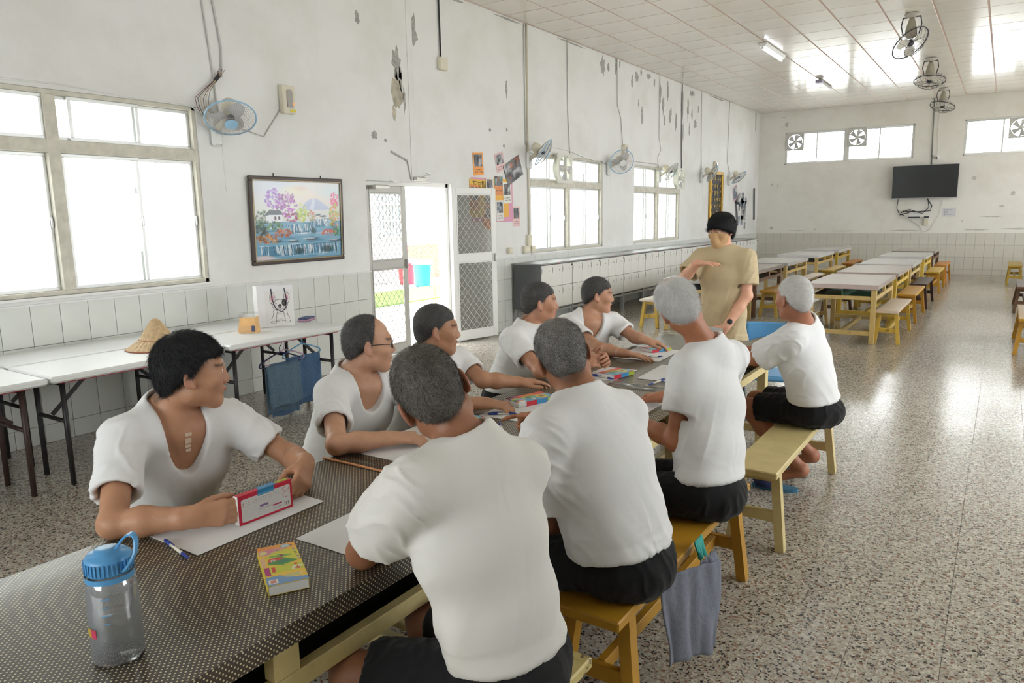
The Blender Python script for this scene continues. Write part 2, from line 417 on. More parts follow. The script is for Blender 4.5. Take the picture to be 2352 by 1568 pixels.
for hid, dd, c, s_ in _cp:
    k = (round(s_[0], 3), round(s_[1], 3))
    if not hid and n_ < 295:
        if k not in _pm: _pm[k] = MB().box((0, 0, .0065), (s_[0]-.026, s_[1]-.022, .013), bev=.001).mesh('ceiling_panel'); _pm[k].materials.append(M_PANEL)
        link('ceiling_panel', _pm[k], None, CEIL, (c[0], c[1], ZC+.006)); n_ += 1
    else: _rest.box((c[0], c[1], ZC+.0125), (s_[0]-.026, s_[1]-.022, .013))
_rest.build('ceiling_panel_field', M_PANEL, CEIL)['kind'] = 'stuff'

# ---- tiled dado
def dado(parent, ax, at, sgn, spans, m, pitch, start, rows, lim):
    """tiles proud of the wall by 5 mm; spans are the stretches of wall that carry tiles"""
    me = {}; rest = MB(); cnt = 0; items = []
    for (a0, a1, zt) in spans:
        k = math.floor((a0-start)/pitch)
        while start+k*pitch < a1:
            p0 = max(start+k*pitch, a0); p1 = min(start+(k+1)*pitch, a1); k += 1
            if p1-p0 < .02: continue
            for (z0, z1) in rows:
                z1_ = min(z1, zt)
                if z1_-z0 < .02: continue
                items.append(((p0+p1)/2, (z0+z1_)/2, p1-p0, z1_-z0))
    items.sort(key=lambda t: abs(t[0]-(3.0 if ax == 'x' else -2)))
    for (a, z, w, hh) in items:
        dims = (.007, w-.0035, hh-.0035) if ax == 'x' else (w-.0035, .007, hh-.0035)
        pos = (at+sgn*.0035, a, z) if ax == 'x' else (a, at+sgn*.0035, z)
        vis = in_view(*pos, .08)
        if vis and cnt < lim:
            key = (round(dims[0], 3), round(dims[1], 3), round(dims[2], 3))
            if key not in me: me[key] = MB().box((0, 0, 0), dims, bev=.0012).mesh('wall_tile'); me[key].materials.append(m)
            link('wall_tile', me[key], None, parent, pos); cnt += 1
        else: rest.box(pos, dims)
    if rest.v: rest.build('wall_tile_field', m, parent)['kind'] = 'stuff'
ROWS = [(0.0, .142), (.142, .448), (.448, .755), (.755, 1.063)]
MB().box((XW+.001, (1.2+6.09)/2, .53), (.002, 4.89, 1.06)).build('grout_bed', M_GROUT, WALL_L)
MB().box((XW+.001, (7.65+YF)/2, .53), (.002, YF-7.65, 1.06)).build('grout_bed', M_GROUT, WALL_L)
MB().box((-1.5, YF-.001, .524), (8.8, .002, 1.048)).build('grout_bed', M_GROUT, WALL_F)
dado(WALL_L, 'x', XW+.002, 1, [(1.2, 6.085, 1.063), (7.655, YF-.01, 1.063)], M_TILE, .2103, 2.522, ROWS, 290)
dado(WALL_F, 'y', YF-.002, -1, [(XW+.01, 2.9, 1.05)], M_TILEF, .2055, -3.263, [(0.0, .135), (.135, .445), (.445, .750), (.750, 1.05)], 170)
trim = struct('trim_1', MB().box((XW+.014, (1.2+6.09)/2, 1.068), (.03, 4.89, .012)).box((XW+.014, (7.65+YF)/2, 1.068), (.03, YF-7.65, .012)), M_WALL)

# ---- peeled patches of paint (thin flakes of bare plaster, each with its own outline)
def patch(parent, y, z, w, h, m=M_PEEL, seed=0, ax='x', n=16, lean=0.0):
    r = random.Random(seed*13+5); pts = []
    for k in range(n):
        t = 2*PI*k/n; q = .55+.6*r.random(); a, b = math.cos(t)*w/2*q, math.sin(t)*h/2*q; pts.append((a+b*lean, b))
    mb = MB()
    if ax == 'x': mb.prism(pts, .0015, (XW+.0005, y, z), (0, 1, 0), (0, 0, 1))
    else: mb.prism(pts, .0015, (y, YF-.0005, z), (1, 0, 0), (0, 0, 1)); 
    if ax == 'y':
        mb.v = [(v[0], YF-.0005-abs(v[1]-(YF-.0005)), v[2]) for v in mb.v]
    mb.build('peeled_patch', m, parent)
for i, (y, z, w, h, k) in enumerate([(6.09, 3.82, .10, .16, 0), (7.0, 3.86, .22, .44, 0), (6.90, 3.62, .06, .2, 0), (6.70, 3.42, .22, .40, 0), (6.68, 3.10, .26, .50, 1), (6.80, 3.05, .06, .34, 0), (6.62, 2.86, .10, .2, 1), (6.75, 3.25, .08, .3, 0), (8.97, 3.43, .07, .24, 0), (6.27, 2.60, .14, .10, 0), (6.45, 2.55, .08, .04, 0),
        (8.55, 2.84, .06, .06, 0), (8.96, 2.88, .06, .06, 0), (8.88, 2.65, .06, .07, 0), (11.97, 4.20, .30, .34, 0), (12.2, 4.22, .14, .16, 0), (12.5, 4.28, .10, .36, 0), (12.66, 4.34, .08, .2, 0), (13.2, 4.12, .12, .24, 0), (13.4, 4.22, .22, .2, 0), (13.6, 4.33, .12, .14, 0), (13.96, 4.31, .28, .10, 0), (14.25, 4.22, .10, .2, 0),
        (14.55, 4.08, .18, .4, 0), (14.72, 3.85, .14, .44, 0), (14.80, 3.55, .10, .3, 0), (14.95, 4.15, .12, .5, 0), (15.12, 3.70, .16, .34, 0), (13.68, 3.55, .16, .36, 0), (13.5, 3.75, .08, .14, 0), (15.44, 3.60, .14, .4, 0), (15.78, 3.95, .20, .8, 0), (15.86, 3.4, .12, .5, 0), (16.14, 3.93, .14, .5, 0), (16.38, 4.28, .4, .14, 0), (16.4, 3.85, .12, .3, 0), (16.62, 3.65, .26, .26, 0), (16.8, 4.0, .08, .18, 0), (16.25, 3.5, .10, .3, 0), (9.0, 4.40, .9, .03, 0), (10.9, 4.39, 1.1, .03, 0), (18.1, 4.39, 1.4, .035, 0), (7.8, 4.38, .5, .05, 0)]):
    patch(WALL_L, y, min(z, 4.38), w*.8, h, M_STAIN if k else M_PEEL, i+1)
for i, (x, z, w, h) in enumerate([(-4.9, 1.12, .5, .03), (-3.6, 1.11, .7, .025), (-2.2, 1.12, .9, .03), (-.6, 1.13, .6, .04), (.3, 1.15, .8, .05), (-5.6, 1.2, .12, .1), (-4.4, 1.16, .1, .05), (-5.62, 2.42, .05, .07), (-5.47, 2.40, .04, .06), (-4.1, 2.73, .08, .02), (-.3, 1.45, .5, .03), (.1, 2.0, .12, .12), (-.72, 2.4, .1, .1), (-.1, 1.7, .14, .06), (-5.3, 4.05, .1, .14), (-3.1, 1.3, .03, .03), (-.9, 1.35, .05, .04), (-5.4, 4.25, .2, .03)]):
    patch(WALL_F, x, z, w, h, mat('far_wall_scuff', (.60, .585, .54), .9, var=(20, .2)), 60+i, 'y')
# ------------------------------------------------------------------ windows, doors and what lies outside
M_FRAME = mat('window_frame_cream', (.64, .61, .52), .55, var=(14, .14), bump=(40, .15)); M_ALU = mat('sash_aluminium', (.70, .71, .70), .38, metal=.35); M_ALUW = mat('door_white_aluminium', (.80, .80, .775), .4)
M_GLASS = clear_mat('window_glass', (.97, .985, .98)); M_REVEAL = mat('window_reveal_white', (.82, .82, .80), .6)
def window(n, ax, at, out, a0, a1, z0, z1, rail, posts, sashes_up, sashes_lo, mf=M_FRAME):
    """ax 'x' on the side walls, 'y' on the far wall; out = sign away from the room. Sash lists are (a0,a1,layer)."""
    off = at+out*.06
    def B(mb, c0, c1, b0, b1, t, lay=0.0):
        c = off+out*lay
        if ax == 'x': mb.box((c, (c0+c1)/2, (b0+b1)/2), (t, c1-c0, b1-b0), bev=.003)
        else: mb.box(((c0+c1)/2, c, (b0+b1)/2), (c1-c0, t, b1-b0), bev=.003)
        return mb
    fr = MB(); f = .035
    B(fr, a0, a1, z1-f, z1, .09); B(fr, a0, a1, z0, z0+f, .09); B(fr, a0, a0+f, z0, z1, .09); B(fr, a1-f, a1, z0, z1, .09)
    w = fr.build('window_%d' % n, mf); w['kind'] = 'structure'
    for p in posts: B(MB(), p-.045, p+.045, z0+f, z1-f, .10).build('mullion', mf, w)
    if rail: B(MB(), a0+f, a1-f, rail-.05, rail+.05, .096).build('transom_rail', mf, w)
    for (lst, b0, b1) in ((sashes_up, (rail+.05 if rail else z0+f), z1-f), (sashes_lo, z0+f, (rail-.05 if rail else z1-f))):
        for (s0, s1, lay) in lst:
            t = .026; L = .018*(1 if lay else -1); s = MB()
            B(s, s0, s1, b1-t, b1, .024, L); B(s, s0, s1, b0, b0+t, .024, L); B(s, s0, s0+t, b0+t, b1-t, .024, L); B(s, s1-t, s1, b0+t, b1-t, .024, L)
            so = s.build('sash', M_ALU, w)
            B(MB(), s0+t, s1-t, b0+t, b1-t, .004, L).build('pane', M_GLASS, so)
            if (b1-b0) > .5:
                lt = MB(); B(lt, s1-.02, s1-.006, (b0+b1)/2-.04, (b0+b1)/2+.04, .02, L-.02*1); lt.build('latch', mat('latch_grey', (.55, .55, .55), .4, .4), so)
    # plastered sill in the reveal
    if ax == 'x':
        s = MB().box((at+out*.115+.006, (a0+a1)/2, z0-.012), (.25, a1-a0, .024), bev=.004).build('sill', M_REVEAL, w)
    return w
window(1, 'x', XW, -1, 1.63, 4.05, 1.12, 2.66, 2.245, [2.84], [(1.665, 2.80, 0), (2.885, 3.02, 1), (2.98, 3.54, 0), (3.50, 4.015, 1)], [(1.665, 2.30, 0), (2.26, 2.795, 1), (2.885, 3.50, 0), (3.46, 4.015, 1)])
window(2, 'x', XW, -1, 9.57, 12.0, 1.10, 2.60, 2.16, [10.78], [(9.605, 10.20, 0), (10.16, 10.735, 1), (10.825, 11.42, 0), (11.38, 11.965, 1)], [(9.605, 10.22, 0), (10.16, 10.735, 1), (10.825, 11.42, 0), (11.36, 11.965, 1)])
window(3, 'x', XW, -1, 13.34, 15.75, 1.10, 2.60, 2.14, [14.55], [(13.375, 13.96, 0), (13.92, 14.505, 1), (14.595, 15.18, 0), (15.14, 15.715, 1)], [(13.375, 14.0, 0), (13.92, 14.505, 1), (14.595, 15.20, 0), (15.14, 15.715, 1)])
M_FRW = mat('window_frame_white', (.74, .735, .70), .5)
window(4, 'y', YF, 1, -5.31, -2.11, 2.96, 3.83, None, [-3.72], [], [(-5.275, -4.46, 0), (-4.50, -3.77, 1), (-3.675, -2.90, 0), (-2.94, -2.145, 1)], M_FRW)
window(5, 'y', YF, 1, -1.02, 2.18, 2.96, 3.83, None, [.58], [], [(-.985, -.19, 0), (-.23, .53, 1), (.63, 1.42, 0), (1.38, 2.145, 1)], M_FRW)
for k, (a0, a1, b0, b1) in enumerate(HR): window(6+k, 'x', XR, 1, a0, a1, b0, b1, 2.35, [(a0+a1)/2], [], [(a0+.035, (a0+a1)/2-.05, 0), ((a0+a1)/2+.05, a1-.035, 1)])
for k, (a0, a1, b0, b1) in enumerate(HN): window(9+k, 'y', YN, -1, a0, a1, b0, b1, 2.35, [(a0+a1)/2], [], [(a0+.035, (a0+a1)/2-.05, 0), ((a0+a1)/2+.05, a1-.035, 1)])

# ---- double screen door
df = MB(); x_ = XW-.10
df.box((x_, 6.125, 1.045), (.09, .05, 2.09), bev=.004).box((x_, 7.615, 1.045), (.09, .05, 2.09), bev=.004).box((x_, 6.87, 2.065), (.09, 1.54, .05), bev=.004)
DOOR = df.build('door_1', M_ALUW); DOOR['kind'] = 'structure'
MB().box((XW-.12, 6.87, .006), (.24, 1.54, .012)).build('threshold', mat('threshold_concrete', (.6, .59, .56), .8), DOOR)
def screen_mat():
    m = bpy.data.materials.new('insect_screen'); m.use_nodes = True; nt = m.node_tree
    for n in list(nt.nodes):
        if n.type == 'BSDF_PRINCIPLED': nt.nodes.remove(n)
    t = nt.nodes.new('ShaderNodeBsdfTransparent'); d = nt.nodes.new('ShaderNodeBsdfDiffuse'); d.inputs['Color'].default_value = (.30, .29, .27, 1)
    mx = nt.nodes.new('ShaderNodeMixShader'); mx.inputs['Fac'].default_value = .36
    nt.links.new(t.outputs[0], mx.inputs[1]); nt.links.new(d.outputs[0], mx.inputs[2]); nt.links.new(mx.outputs[0], nt.nodes['Material Output'].inputs['Surface']); return m
M_SCREEN = screen_mat()
def diamond(w, z0, z1, pw, ph):
    """expanded metal grille: zig-zag strands in the local XZ plane"""
    mb = MB(); nx = round(w/pw); pw = w/nx; nz = round((z1-z0)/ph)*2; hz = (z1-z0)/nz
    for i in range(nx+1):
        for sg in (-1, 1):
            pts = []
            for k in range(nz+1):
                x = i*pw+sg*(pw/2 if k % 2 else 0)*1.0-(0)
                x = min(max(x, 0), w); pts.append((x, sg*.001, z0+k*hz))
            if i in (0, nx) and ((i == 0 and sg < 0) or (i == nx and sg > 0)): continue
            mb.tube(pts, .0042, 4, False, False)
    return mb
def door_leaf(name, label, w, hinge, ang, mid=1.10, m=M_ALUW, pw=.098):
    """leaf hung at hinge, local X along its width"""
    o = MB()
    st = .075; H = 2.02
    o.box((st/2, 0, H/2), (st, .032, H), bev=.004).box((w-st/2, 0, H/2), (st, .032, H), bev=.004).box((w/2, 0, H-.04), (w-2*st, .032, .08), bev=.004).box((w/2, 0, .06), (w-2*st, .032, .12), bev=.004).box((w/2, 0, mid), (w-2*st, .032, .10), bev=.004)
    ob = o.build(name, m, None, hinge, (0, 0, ang)); ob['kind'] = 'structure'; ob['label'] = label
    for (b0, b1) in ((.12, mid-.05), (mid+.05, H-.08)):
        bead = MB()
        for (c, d) in (((st+.008, -.012, (b0+b1)/2), (.016, .012, b1-b0)), ((w-st-.008, -.012, (b0+b1)/2), (.016, .012, b1-b0)), ((w/2, -.012, b0+.008), (w-2*st-.032, .012, .016)), ((w/2, -.012, b1-.008), (w-2*st-.032, .012, .016))): bead.box(c, d)
        bead.build('glazing_bead', m, ob)
        g = diamond(w-2*st-.032, b0+.016, b1-.016, pw, .115); g.v = [(v[0]+st+.016, v[1]-.004, v[2]) for v in g.v]; g.build('diamond_grille', m, ob)['kind'] = 'stuff'
        MB().box((w/2, .006, (b0+b1)/2), (w-2*st, .0006, b1-b0)).build('insect_screen', M_SCREEN, ob)
    MB().box((w-st/2, -.03, mid-.01), (.028, .04, .11), bev=.006).build('door_handle', mat('handle_grey', (.45, .45, .44), .35, .6), ob)
    return ob
M_GREYALU = mat('door_grey_aluminium', (.46, .45, .42), .42, .3)
door_leaf('door_2', 'grey closed screen door leaf with diamond grille', .70, (x_, 6.15, .02), math.radians(90), m=M_GREYALU, pw=.09)
door_leaf('door_3', 'white screen door leaf folded back into the room', .76, (XW-.0, 7.63, .02), math.radians(76))
def door_closer(y, z, l0, l1, label):
    t = thing('door_closer', label, 'door closer', (XW, y, z))
    MB().box((.035, 0, 0), (.05, l0, .045), bev=.008).build('closer_body', mat('closer_metal', (.55, .54, .50), .4, .6), t)
    MB().bar((.045, l0*.3, .03), (.05, l0*.3+l1, .055), .018, .006).bar((.05, l0*.3+l1, .055), (.03, l0*.3+l1*.35, .075), .018, .006).build('closer_arm', mat('closer_metal'), t)
door_closer(6.31, 2.02, .24, .26, 'grey hydraulic door closer above the closed leaf'); door_closer(7.0, 2.13, .20, .2, 'door closer arm over the middle of the doorway')
# ---- outside the left wall
M_CONC = mat('yard_concrete', (.62, .61, .58), .9, var=(1.5, .1))
g = struct('yard_ground', MB().box((-16, 10, -.16), (19.4, 70, .1)), M_CONC)
struct('yard_ground_right', MB().box((14, 10, -.16), (21, 70, .1)), M_CONC)  # unseen ground, added to bounce daylight in from the right
tag(MB().box((-11.4, 14, -.10), (2.0, 22, .04)).build('lawn_strip', mat('lawn_green', (.16, .30, .06), .95, var=(25, .4), bump=(90, .8))), 'strip of green lawn in the yard beyond the open door', 'lawn')
b = thing('yard_building', 'white building with barred windows and a red brick base seen through the doorway', 'building', (-14.2, 16, -.1))
MB().box((-.5, 0, 3.7), (1.0, 46, 5.2)).build('upper_wall', mat('yard_wall_white', (.80, .80, .79), .8), b)
MB().box((-.5, 0, .55), (1.0, 46, 1.1)).build('lower_wall', mat('yard_wall_white'), b); MB().box((-.008, .75, .5), (.03, 1.9, 1.0)).build('brick_backing', mat('brick_mortar', (.55, .50, .46), .9), b)
_bm = MB().box((0, 0, 0), (.02, .215, .058)).mesh('brick'); _bm.materials.append(mat('red_brick', (.42, .15, .11), .85, var=(6, .3)))
for r_ in range(15):
    for k in range(8): link('brick', _bm, None, b, (.006, -.15+k*.225+(r_ % 2)*.11, .035+r_*.0665))
for k, yy in enumerate((-6.4, -3.2, 0.0, 3.2, 6.4)):
    wn = MB().box((.02, yy, 2.15), (.06, 2.4, 1.9)).build('window', mat('yard_pane', (.42, .47, .52), .2), b)
    bars = MB()
    for j in range(19): bars.box((.08, yy-1.17+j*.13, 2.15), (.03, .035, 1.9))
    for j in range(5): bars.box((.085, yy, 1.25+j*.45), (.03, 2.4, .05))
    bars.build('window_bars', mat('yard_bars_white', (.85, .85, .84), .6), wn)['kind'] = 'stuff'
def bin_(x, y, col, nm, lab, H=.66, R=.25):
    t = thing('dustbin', lab, 'bin', (x, y, -.1), 0, 'rubbish bins in the yard')
    MB().lathe((0, 0, 0), [(.0, 0), (R*.78, 0), (R*.8, .02), (R*.98, H*.93), (R*1.06, H*.94), (R*1.06, H), (R*.95, H), (R*.74, .04), (0, .04)], 24).build('bin_body', mat(nm, col, .45), t)
    MB().lathe((0, 0, 0), [(R*1.08, H*.86), (R*1.1, H*.9), (R*1.09, H+.012), (R*.9, H+.016), (R*.86, H*.8)], 24, cap=False).build('bin_liner', mat('bin_liner_pale', (.78, .84, .88), .35), t)
    return t
bin_(-13.45, 15.02, (.62, .03, .06), 'bin_red', 'red plastic bin standing in the yard beside the blue one'); bin_(-12.6, 14.68, (.05, .25, .62), 'bin_blue', 'blue plastic bin standing in the yard beside the red one')
t = thing('broom', 'wooden broom leaning outside the door frame', 'broom', (-6.5, 7.86, -.1), 0)
MB().cyl((0, 0, .1), (.0, -.06, 1.05), .012, 8).build('broom_handle', mat('broom_wood', (.45, .32, .12), .6), t); MB().box((0, .005, .06), (.05, .26, .12), bev=.02).build('broom_head', mat('broom_bristle', (.25, .2, .1), .9), t)
# ------------------------------------------------------------------ things fixed to the walls and the ceiling
M_IVORY = mat('plastic_ivory', (.72, .67, .54), .45); M_WHITEP = mat('plastic_white', (.78, .79, .77), .4); M_BLUEP = mat('plastic_sky_blue', (.33, .55, .74), .4); M_WIRE = mat('cage_wire_grey', (.42, .40, .40), .45, .5)
M_BLADE = mat('fan_blade_smoke', (.60, .59, .59), .35); M_DARK = mat('motor_dark', (.05, .05, .06), .5); M_CABLE = mat('cable_grey', (.56, .55, .53), .6); M_BLK = mat('cable_black', (.03, .03, .03), .6); M_CREAMP = mat('conduit_cream', (.70, .65, .52), .5)
def arc(c, r, ax, n=40):
    ax = Vector(ax).normalized(); u = ax.orthogonal().normalized(); w = ax.cross(u); c = Vector(c)
    return [c+(u*math.cos(2*PI*k/n)+w*math.sin(2*PI*k/n))*r for k in range(n)]
def head_of_fan(root, R, rim_m, cap_m, nw=66, deep=.075):
    """fan head about the local Y axis, front at +Y"""
    MB().tube(arc((0, 0, 0), R, (0, 1, 0), 48), .0075, 6, closed=True).build('cage_rim', rim_m, root)
    f = MB(); b = MB()
    for k in range(nw):
        t = 2*PI*k/nw; c, s = math.cos(t), math.sin(t)
        f.tube([(c*.05, deep, s*.05), (c*R*.45, deep*.93, s*R*.45), (c*R*.85, deep*.5, s*R*.85), (c*R, .0, s*R)], .0011, 3, False, False)
        if k % 2 == 0: b.tube([(c*.05, -deep*.8, s*.05), (c*R*.5, -deep*.75, s*R*.5), (c*R*.88, -deep*.35, s*R*.88), (c*R, 0, s*R)], .0011, 3, False, False)
    for q in (.36, .7): f.tube(arc((0, deep*(1-q**3*.6)+.001, 0), R*q, (0, 1, 0), 36), .0012, 3, False, closed=True)
    f.build('front_cage', M_WIRE, root)['kind'] = 'stuff'; b.build('rear_cage', M_WIRE, root)['kind'] = 'stuff'
    MB().lathe((0, deep-.004, 0), [(.058, 0), (.056, .010), (.045, .014), (0, .016)], 24, (0, 1, 0)).build('hub_cap', cap_m, root)
    for k in range(3):
        pts = []; a0 = k*2*PI/3
        vs = []; fs = []; N = 7
        for i in range(N):
            r = .03+(R*.84-.03)*i/(N-1); wdt = .16*(.45+.55*math.sin(PI*min(1, .25+.75*i/(N-1))))
            for j in range(4):
                q = (j/3-.5)*2; an = a0+q*wdt/(max(r, .09))*.45; vs.append((math.cos(an)*r, -.012+q*.018*(1-.3*i/N), math.sin(an)*r))
        for i in range(N-1):
            for j in range(3): fs.append((i*4+j, i*4+j+1, i*4+4+j+1, i*4+4+j))
        n = len(vs); vs2 = [(x, y-.003, z) for x, y, z in vs]
        mb = MB(); mb.add(vs+vs2, fs+[tuple(n+i for i in reversed(f_)) for f_ in fs], True); mb.build('blade', M_BLADE, root)
    MB().lathe((0, -.02, 0), [(.02, 0), (.034, .01), (.034, .03), (.012, .04)], 16, (0, 1, 0)).build('blade_hub', M_DARK, root)
    MB().lathe((0, -deep-.12, 0), [(.03, 0), (.055, .012), (.068, .05), (.07, .10), (.05, .13)], 20, (0, 1, 0)).build('motor_housing', M_IVORY, root)
def wall_fan(label, y, z, look, rim=None, R=.215, arm=.30, cap=None, drop=.10):
    """wall bracket at (XW,y,z); fan head in front, looking along look"""
    t = thing('wall_fan', label, 'fan', (XW, y, z), 0, 'oscillating wall fans')
    h = bpy.data.objects.new('fan_head', None); COL.objects.link(h); h.parent = t; h.location = (arm, 0, drop); h.empty_display_size = .05
    L = Vector(look).normalized(); h.rotation_euler = L.to_track_quat('Y', 'Z').to_euler()
    head_of_fan(h, R, rim or M_BLUEP, cap or M_BLUEP)
    MB().box((.028, 0, -.02), (.056, .11, .26), bev=.022).build('wall_bracket', M_WHITEP, t)
    q = Vector((arm, 0, drop))-L*.16
    MB().tube([(.045, 0, .0), (.10, 0, .03), (.16, 0, .06), q], [.032, .03, .028, .032], 10).build('bracket_arm', M_IVORY, t)
    MB().tube([(.05, .03, -.13), (.06, .03, -.55)], .0016, 4).build('pull_cord', M_CABLE, t)
    return t
CF = Vector((0, 0, 1.66))
wall_fan('white and pale blue wall fan beside the big window', 4.22, 2.48, (.50, -.32, -.85), R=.215, arm=.25, drop=.08)
wall_fan('blue-rimmed wall fan turned aside next to the notices', 9.50, 2.50, (.60, .28, -.45), arm=.28, drop=.08)
wall_fan('wall fan between the two middle windows below an emergency lamp', 12.18, 2.50, (.62, -.66, -.38), arm=.28, drop=.08, cap=M_WHITEP)
wall_fan('cream wall fan in front of the second ventilator window', 14.52, 2.44, (.66, .2, -.5), arm=.28, drop=.06, rim=M_WHITEP)
wall_fan('wall fan hanging to the left of the gold framed panel', 17.05, 2.50, (.75, .45, -.55), arm=.28, drop=.06, cap=M_WHITEP)
wall_fan('wall fan nearest the far corner above the photo display', 19.12, 2.50, (.55, .35, -.75), arm=.28, drop=.04, cap=M_WHITEP)
def exhaust(label, c, ax, sz=.44, depth=.10, nb=5, face=1, col=None):
    """square ventilator: plate with round throat; ax 'x' or 'y'"""
    t = thing('exhaust_fan', label, 'ventilator', c, 0 if ax == 'y' else PI/2, 'window ventilators')
    m = col or mat('ventilator_grey', (.60, .59, .56), .45)
    pl = MB(); n = 24; h = sz/2; r = sz*.43
    ring = [(math.cos(2*PI*k/n)*r, math.sin(2*PI*k/n)*r) for k in range(n)]; sq = []
    for k in range(n):
        a = 2*PI*k/n; cx, cz = math.cos(a), math.sin(a); q = h/max(abs(cx), abs(cz)); sq.append((cx*q, cz*q))
    vs = [(x, -.012, z) for x, z in ring]+[(x, -.012, z) for x, z in sq]+[(x, .012, z) for x, z in ring]+[(x, .012, z) for x, z in sq]; fs = []
    for k in range(n):
        j = (k+1) % n; fs += [(k, j, n+j, n+k), (2*n+k, 3*n+k, 3*n+j, 2*n+j), (n+k, n+j, 3*n+j, 3*n+k), (k, 2*n+k, 2*n+j, j)]
    pl.add(vs, fs); pl.lathe((0, -.012, 0), [(r, 0), (r*1.02, depth)], n, (0, 1, 0), cap=False).lathe((0, -.012, 0), [(r*.97, 0), (r*.99, depth)], n, (0, 1, 0), cap=False)
    pl.build('shroud', m, t)
    for k in range(nb):
        a = 2*PI*k/nb; e = Vector((math.cos(a), 0, math.sin(a))); s = Vector((-math.sin(a), 0, math.cos(a)))
        q = [e*.05-s*.02, e*r*.9-s*.09+Vector((0, .02, 0)), e*r*.93+s*.05+Vector((0, -.02, 0)), e*.05+s*.03]
        q2 = [p+Vector((0, .004, 0)) for p in q]
        MB().add(q+q2, [(0, 1, 2, 3), (7, 6, 5, 4), (0, 4, 5, 1), (1, 5, 6, 2), (2, 6, 7, 3), (3, 7, 4, 0)]).build('blade', mat('ventilator_blade', (.50, .50, .50), .4), t)
    MB().lathe((0, -.04, 0), [(0, 0), (.03, .0), (.045, .012), (.045, .06), (.06, .07), (.06, .14), (0, .145)], 16, (0, 1, 0)).build('motor', m, t)
    MB().bar((-r, -.03, 0), (r, -.03, 0), .012, .006).bar((0, -.03, -r), (0, -.03, r), .012, .006).build('motor_strut', m, t)
    return t
M_EXW = mat('ventilator_ivory', (.70, .69, .62), .45)
exhaust('square ventilator set into the upper half of the second window', (XW+.11, 10.44, 2.40), 'x', .46, .12, 4, col=M_EXW)
exhaust('square ventilator at the right end of the third window', (XW+.11, 15.52, 2.40), 'x', .44, .12, 4, col=M_EXW)
exhaust('ventilator at the left end of the first high window', (-5.04, YF-.02, 3.57), 'y', .47)
exhaust('ventilator in the middle of the first high window', (-3.46, YF-.02, 3.58), 'y', .48)
exhaust('ventilator at the right edge of the picture in the second high window', (.14, YF-.02, 3.55), 'y', .48)
# emergency lamps, junction box, switches
def emergency(y, z, label, w=.15, h=.27):
    t = thing('emergency_light', label, 'emergency light', (XW, y, z), 0, 'emergency lights')
    MB().box((.035, 0, 0), (.07, w, h), bev=.01).build('lamp_case', M_IVORY, t)
    pts = [(-.032, -.075), (.032, -.075)]+[(.032*math.cos(a), .065+.032*math.sin(a)) for a in [k*PI/8 for k in range(9)]]
    MB().prism([(p[0], p[1]) for p in pts], .014, (.068, 0.0, 0), (0, 1, 0), (0, 0, 1)).build('lamp_lens', mat('lamp_lens_grey', (.40, .385, .37), .15), t)
    MB().box((.0715, .035, -.105), (.004, .07, .022)).build('label_strip', mat('label_yellow', (.72, .62, .05), .5), t)
    MB().box((.0715, .05, -.04), (.005, .012, .018)).build('indicator', mat('indicator_orange', (.9, .25, .08), .4, emit=((1, .25, .05), 1.2)), t)
emergency(5.04, 2.83, 'cream emergency lamp on the wall above the waterfall picture'); emergency(12.84, 2.80, 'emergency lamp above the fan between the windows'); emergency(18.0, 2.76, 'emergency lamp standing above the gold framed panel')
t = thing('junction_box', 'cream junction box hanging from a black conduit on the wall', 'junction box', (XW, 7.51, 3.545))
MB().box((.03, 0, 0), (.06, .15, .15), bev=.008).build('box_case', M_IVORY, t); MB().cyl((.02, -.02, .07), (.02, -.03, ZC-3.55), .011, 8).build('conduit', M_BLK, t)
for (y, z, w, h, lab) in ((8.95, 1.17, .10, .09, 'small single wall socket below the notices'), (9.40, 1.165, .17, .11, 'double cream switch box at the window corner'), (9.57, 1.165, .11, .10, 'single cream switch beside the double switch box'), (9.48, 1.30, .11, .17, 'upright cream switch box at the foot of the conduit')):
    t = thing('switch_box', lab, 'switch', (XW, y, z), 0, 'electrical boxes on the left wall'); MB().box((.025, 0, 0), (.05, w, h), bev=.006).build('box_case', M_IVORY, t); MB().box((.052, 0, 0), (.006, w*.6, h*.5), bev=.002).build('switch_plate', mat('switch_cream', (.78, .73, .56), .4), t)
# cables and conduits on the wall
def cable(pts, r, m, label, name='cable', cat='cable', group='cables on the walls'):
    o = MB().tube(pts, r, 6).build(name, m); return tag(o, label, cat, group)
x1 = XW+.012
cable([(x1, 9.50, ZC), (x1, 9.50, 1.36)], .016, M_CREAMP, 'cream conduit running from ceiling to switches beside the second window', 'conduit', 'conduit'); cable([(x1, 9.43, ZC), (x1, 9.44, 2.7)], .008, M_CABLE, 'grey cable down the wall next to the cream conduit')
cable([(x1, 10.70, ZC), (x1, 10.72, 3.3), (x1, 10.78, 2.66)], .007, M_CABLE, 'thin grey cable dropping to the middle of the second window')
cable([(x1, 12.52, ZC), (x1, 12.55, 3.6), (x1, 12.70, 3.4), (x1, 12.78, 2.95)], .007, M_CABLE, 'thin cable dropping to the emergency lamp between windows')
cable([(x1, 14.49, ZC), (x1, 14.5, 3.2), (x1, 14.62, 2.95), (x1, 14.45, 2.8), (x1, 14.5, 2.6)], .006, M_CABLE, 'kinked cable dropping to the third window')
cable([(x1, 15.74, ZC), (x1, 15.75, 3.3), (x1, 15.8, 2.62)], .013, mat('cable_dark_grey', (.25, .25, .25), .7), 'dark conduit dropping past the right end of the third window', 'conduit', 'conduit')
cable([(x1, 16.97, ZC), (x1, 17.02, 3.2), (x1, 17.08, 2.66)], .006, M_CABLE, 'thin cable dropping to the fan left of the gold panel')
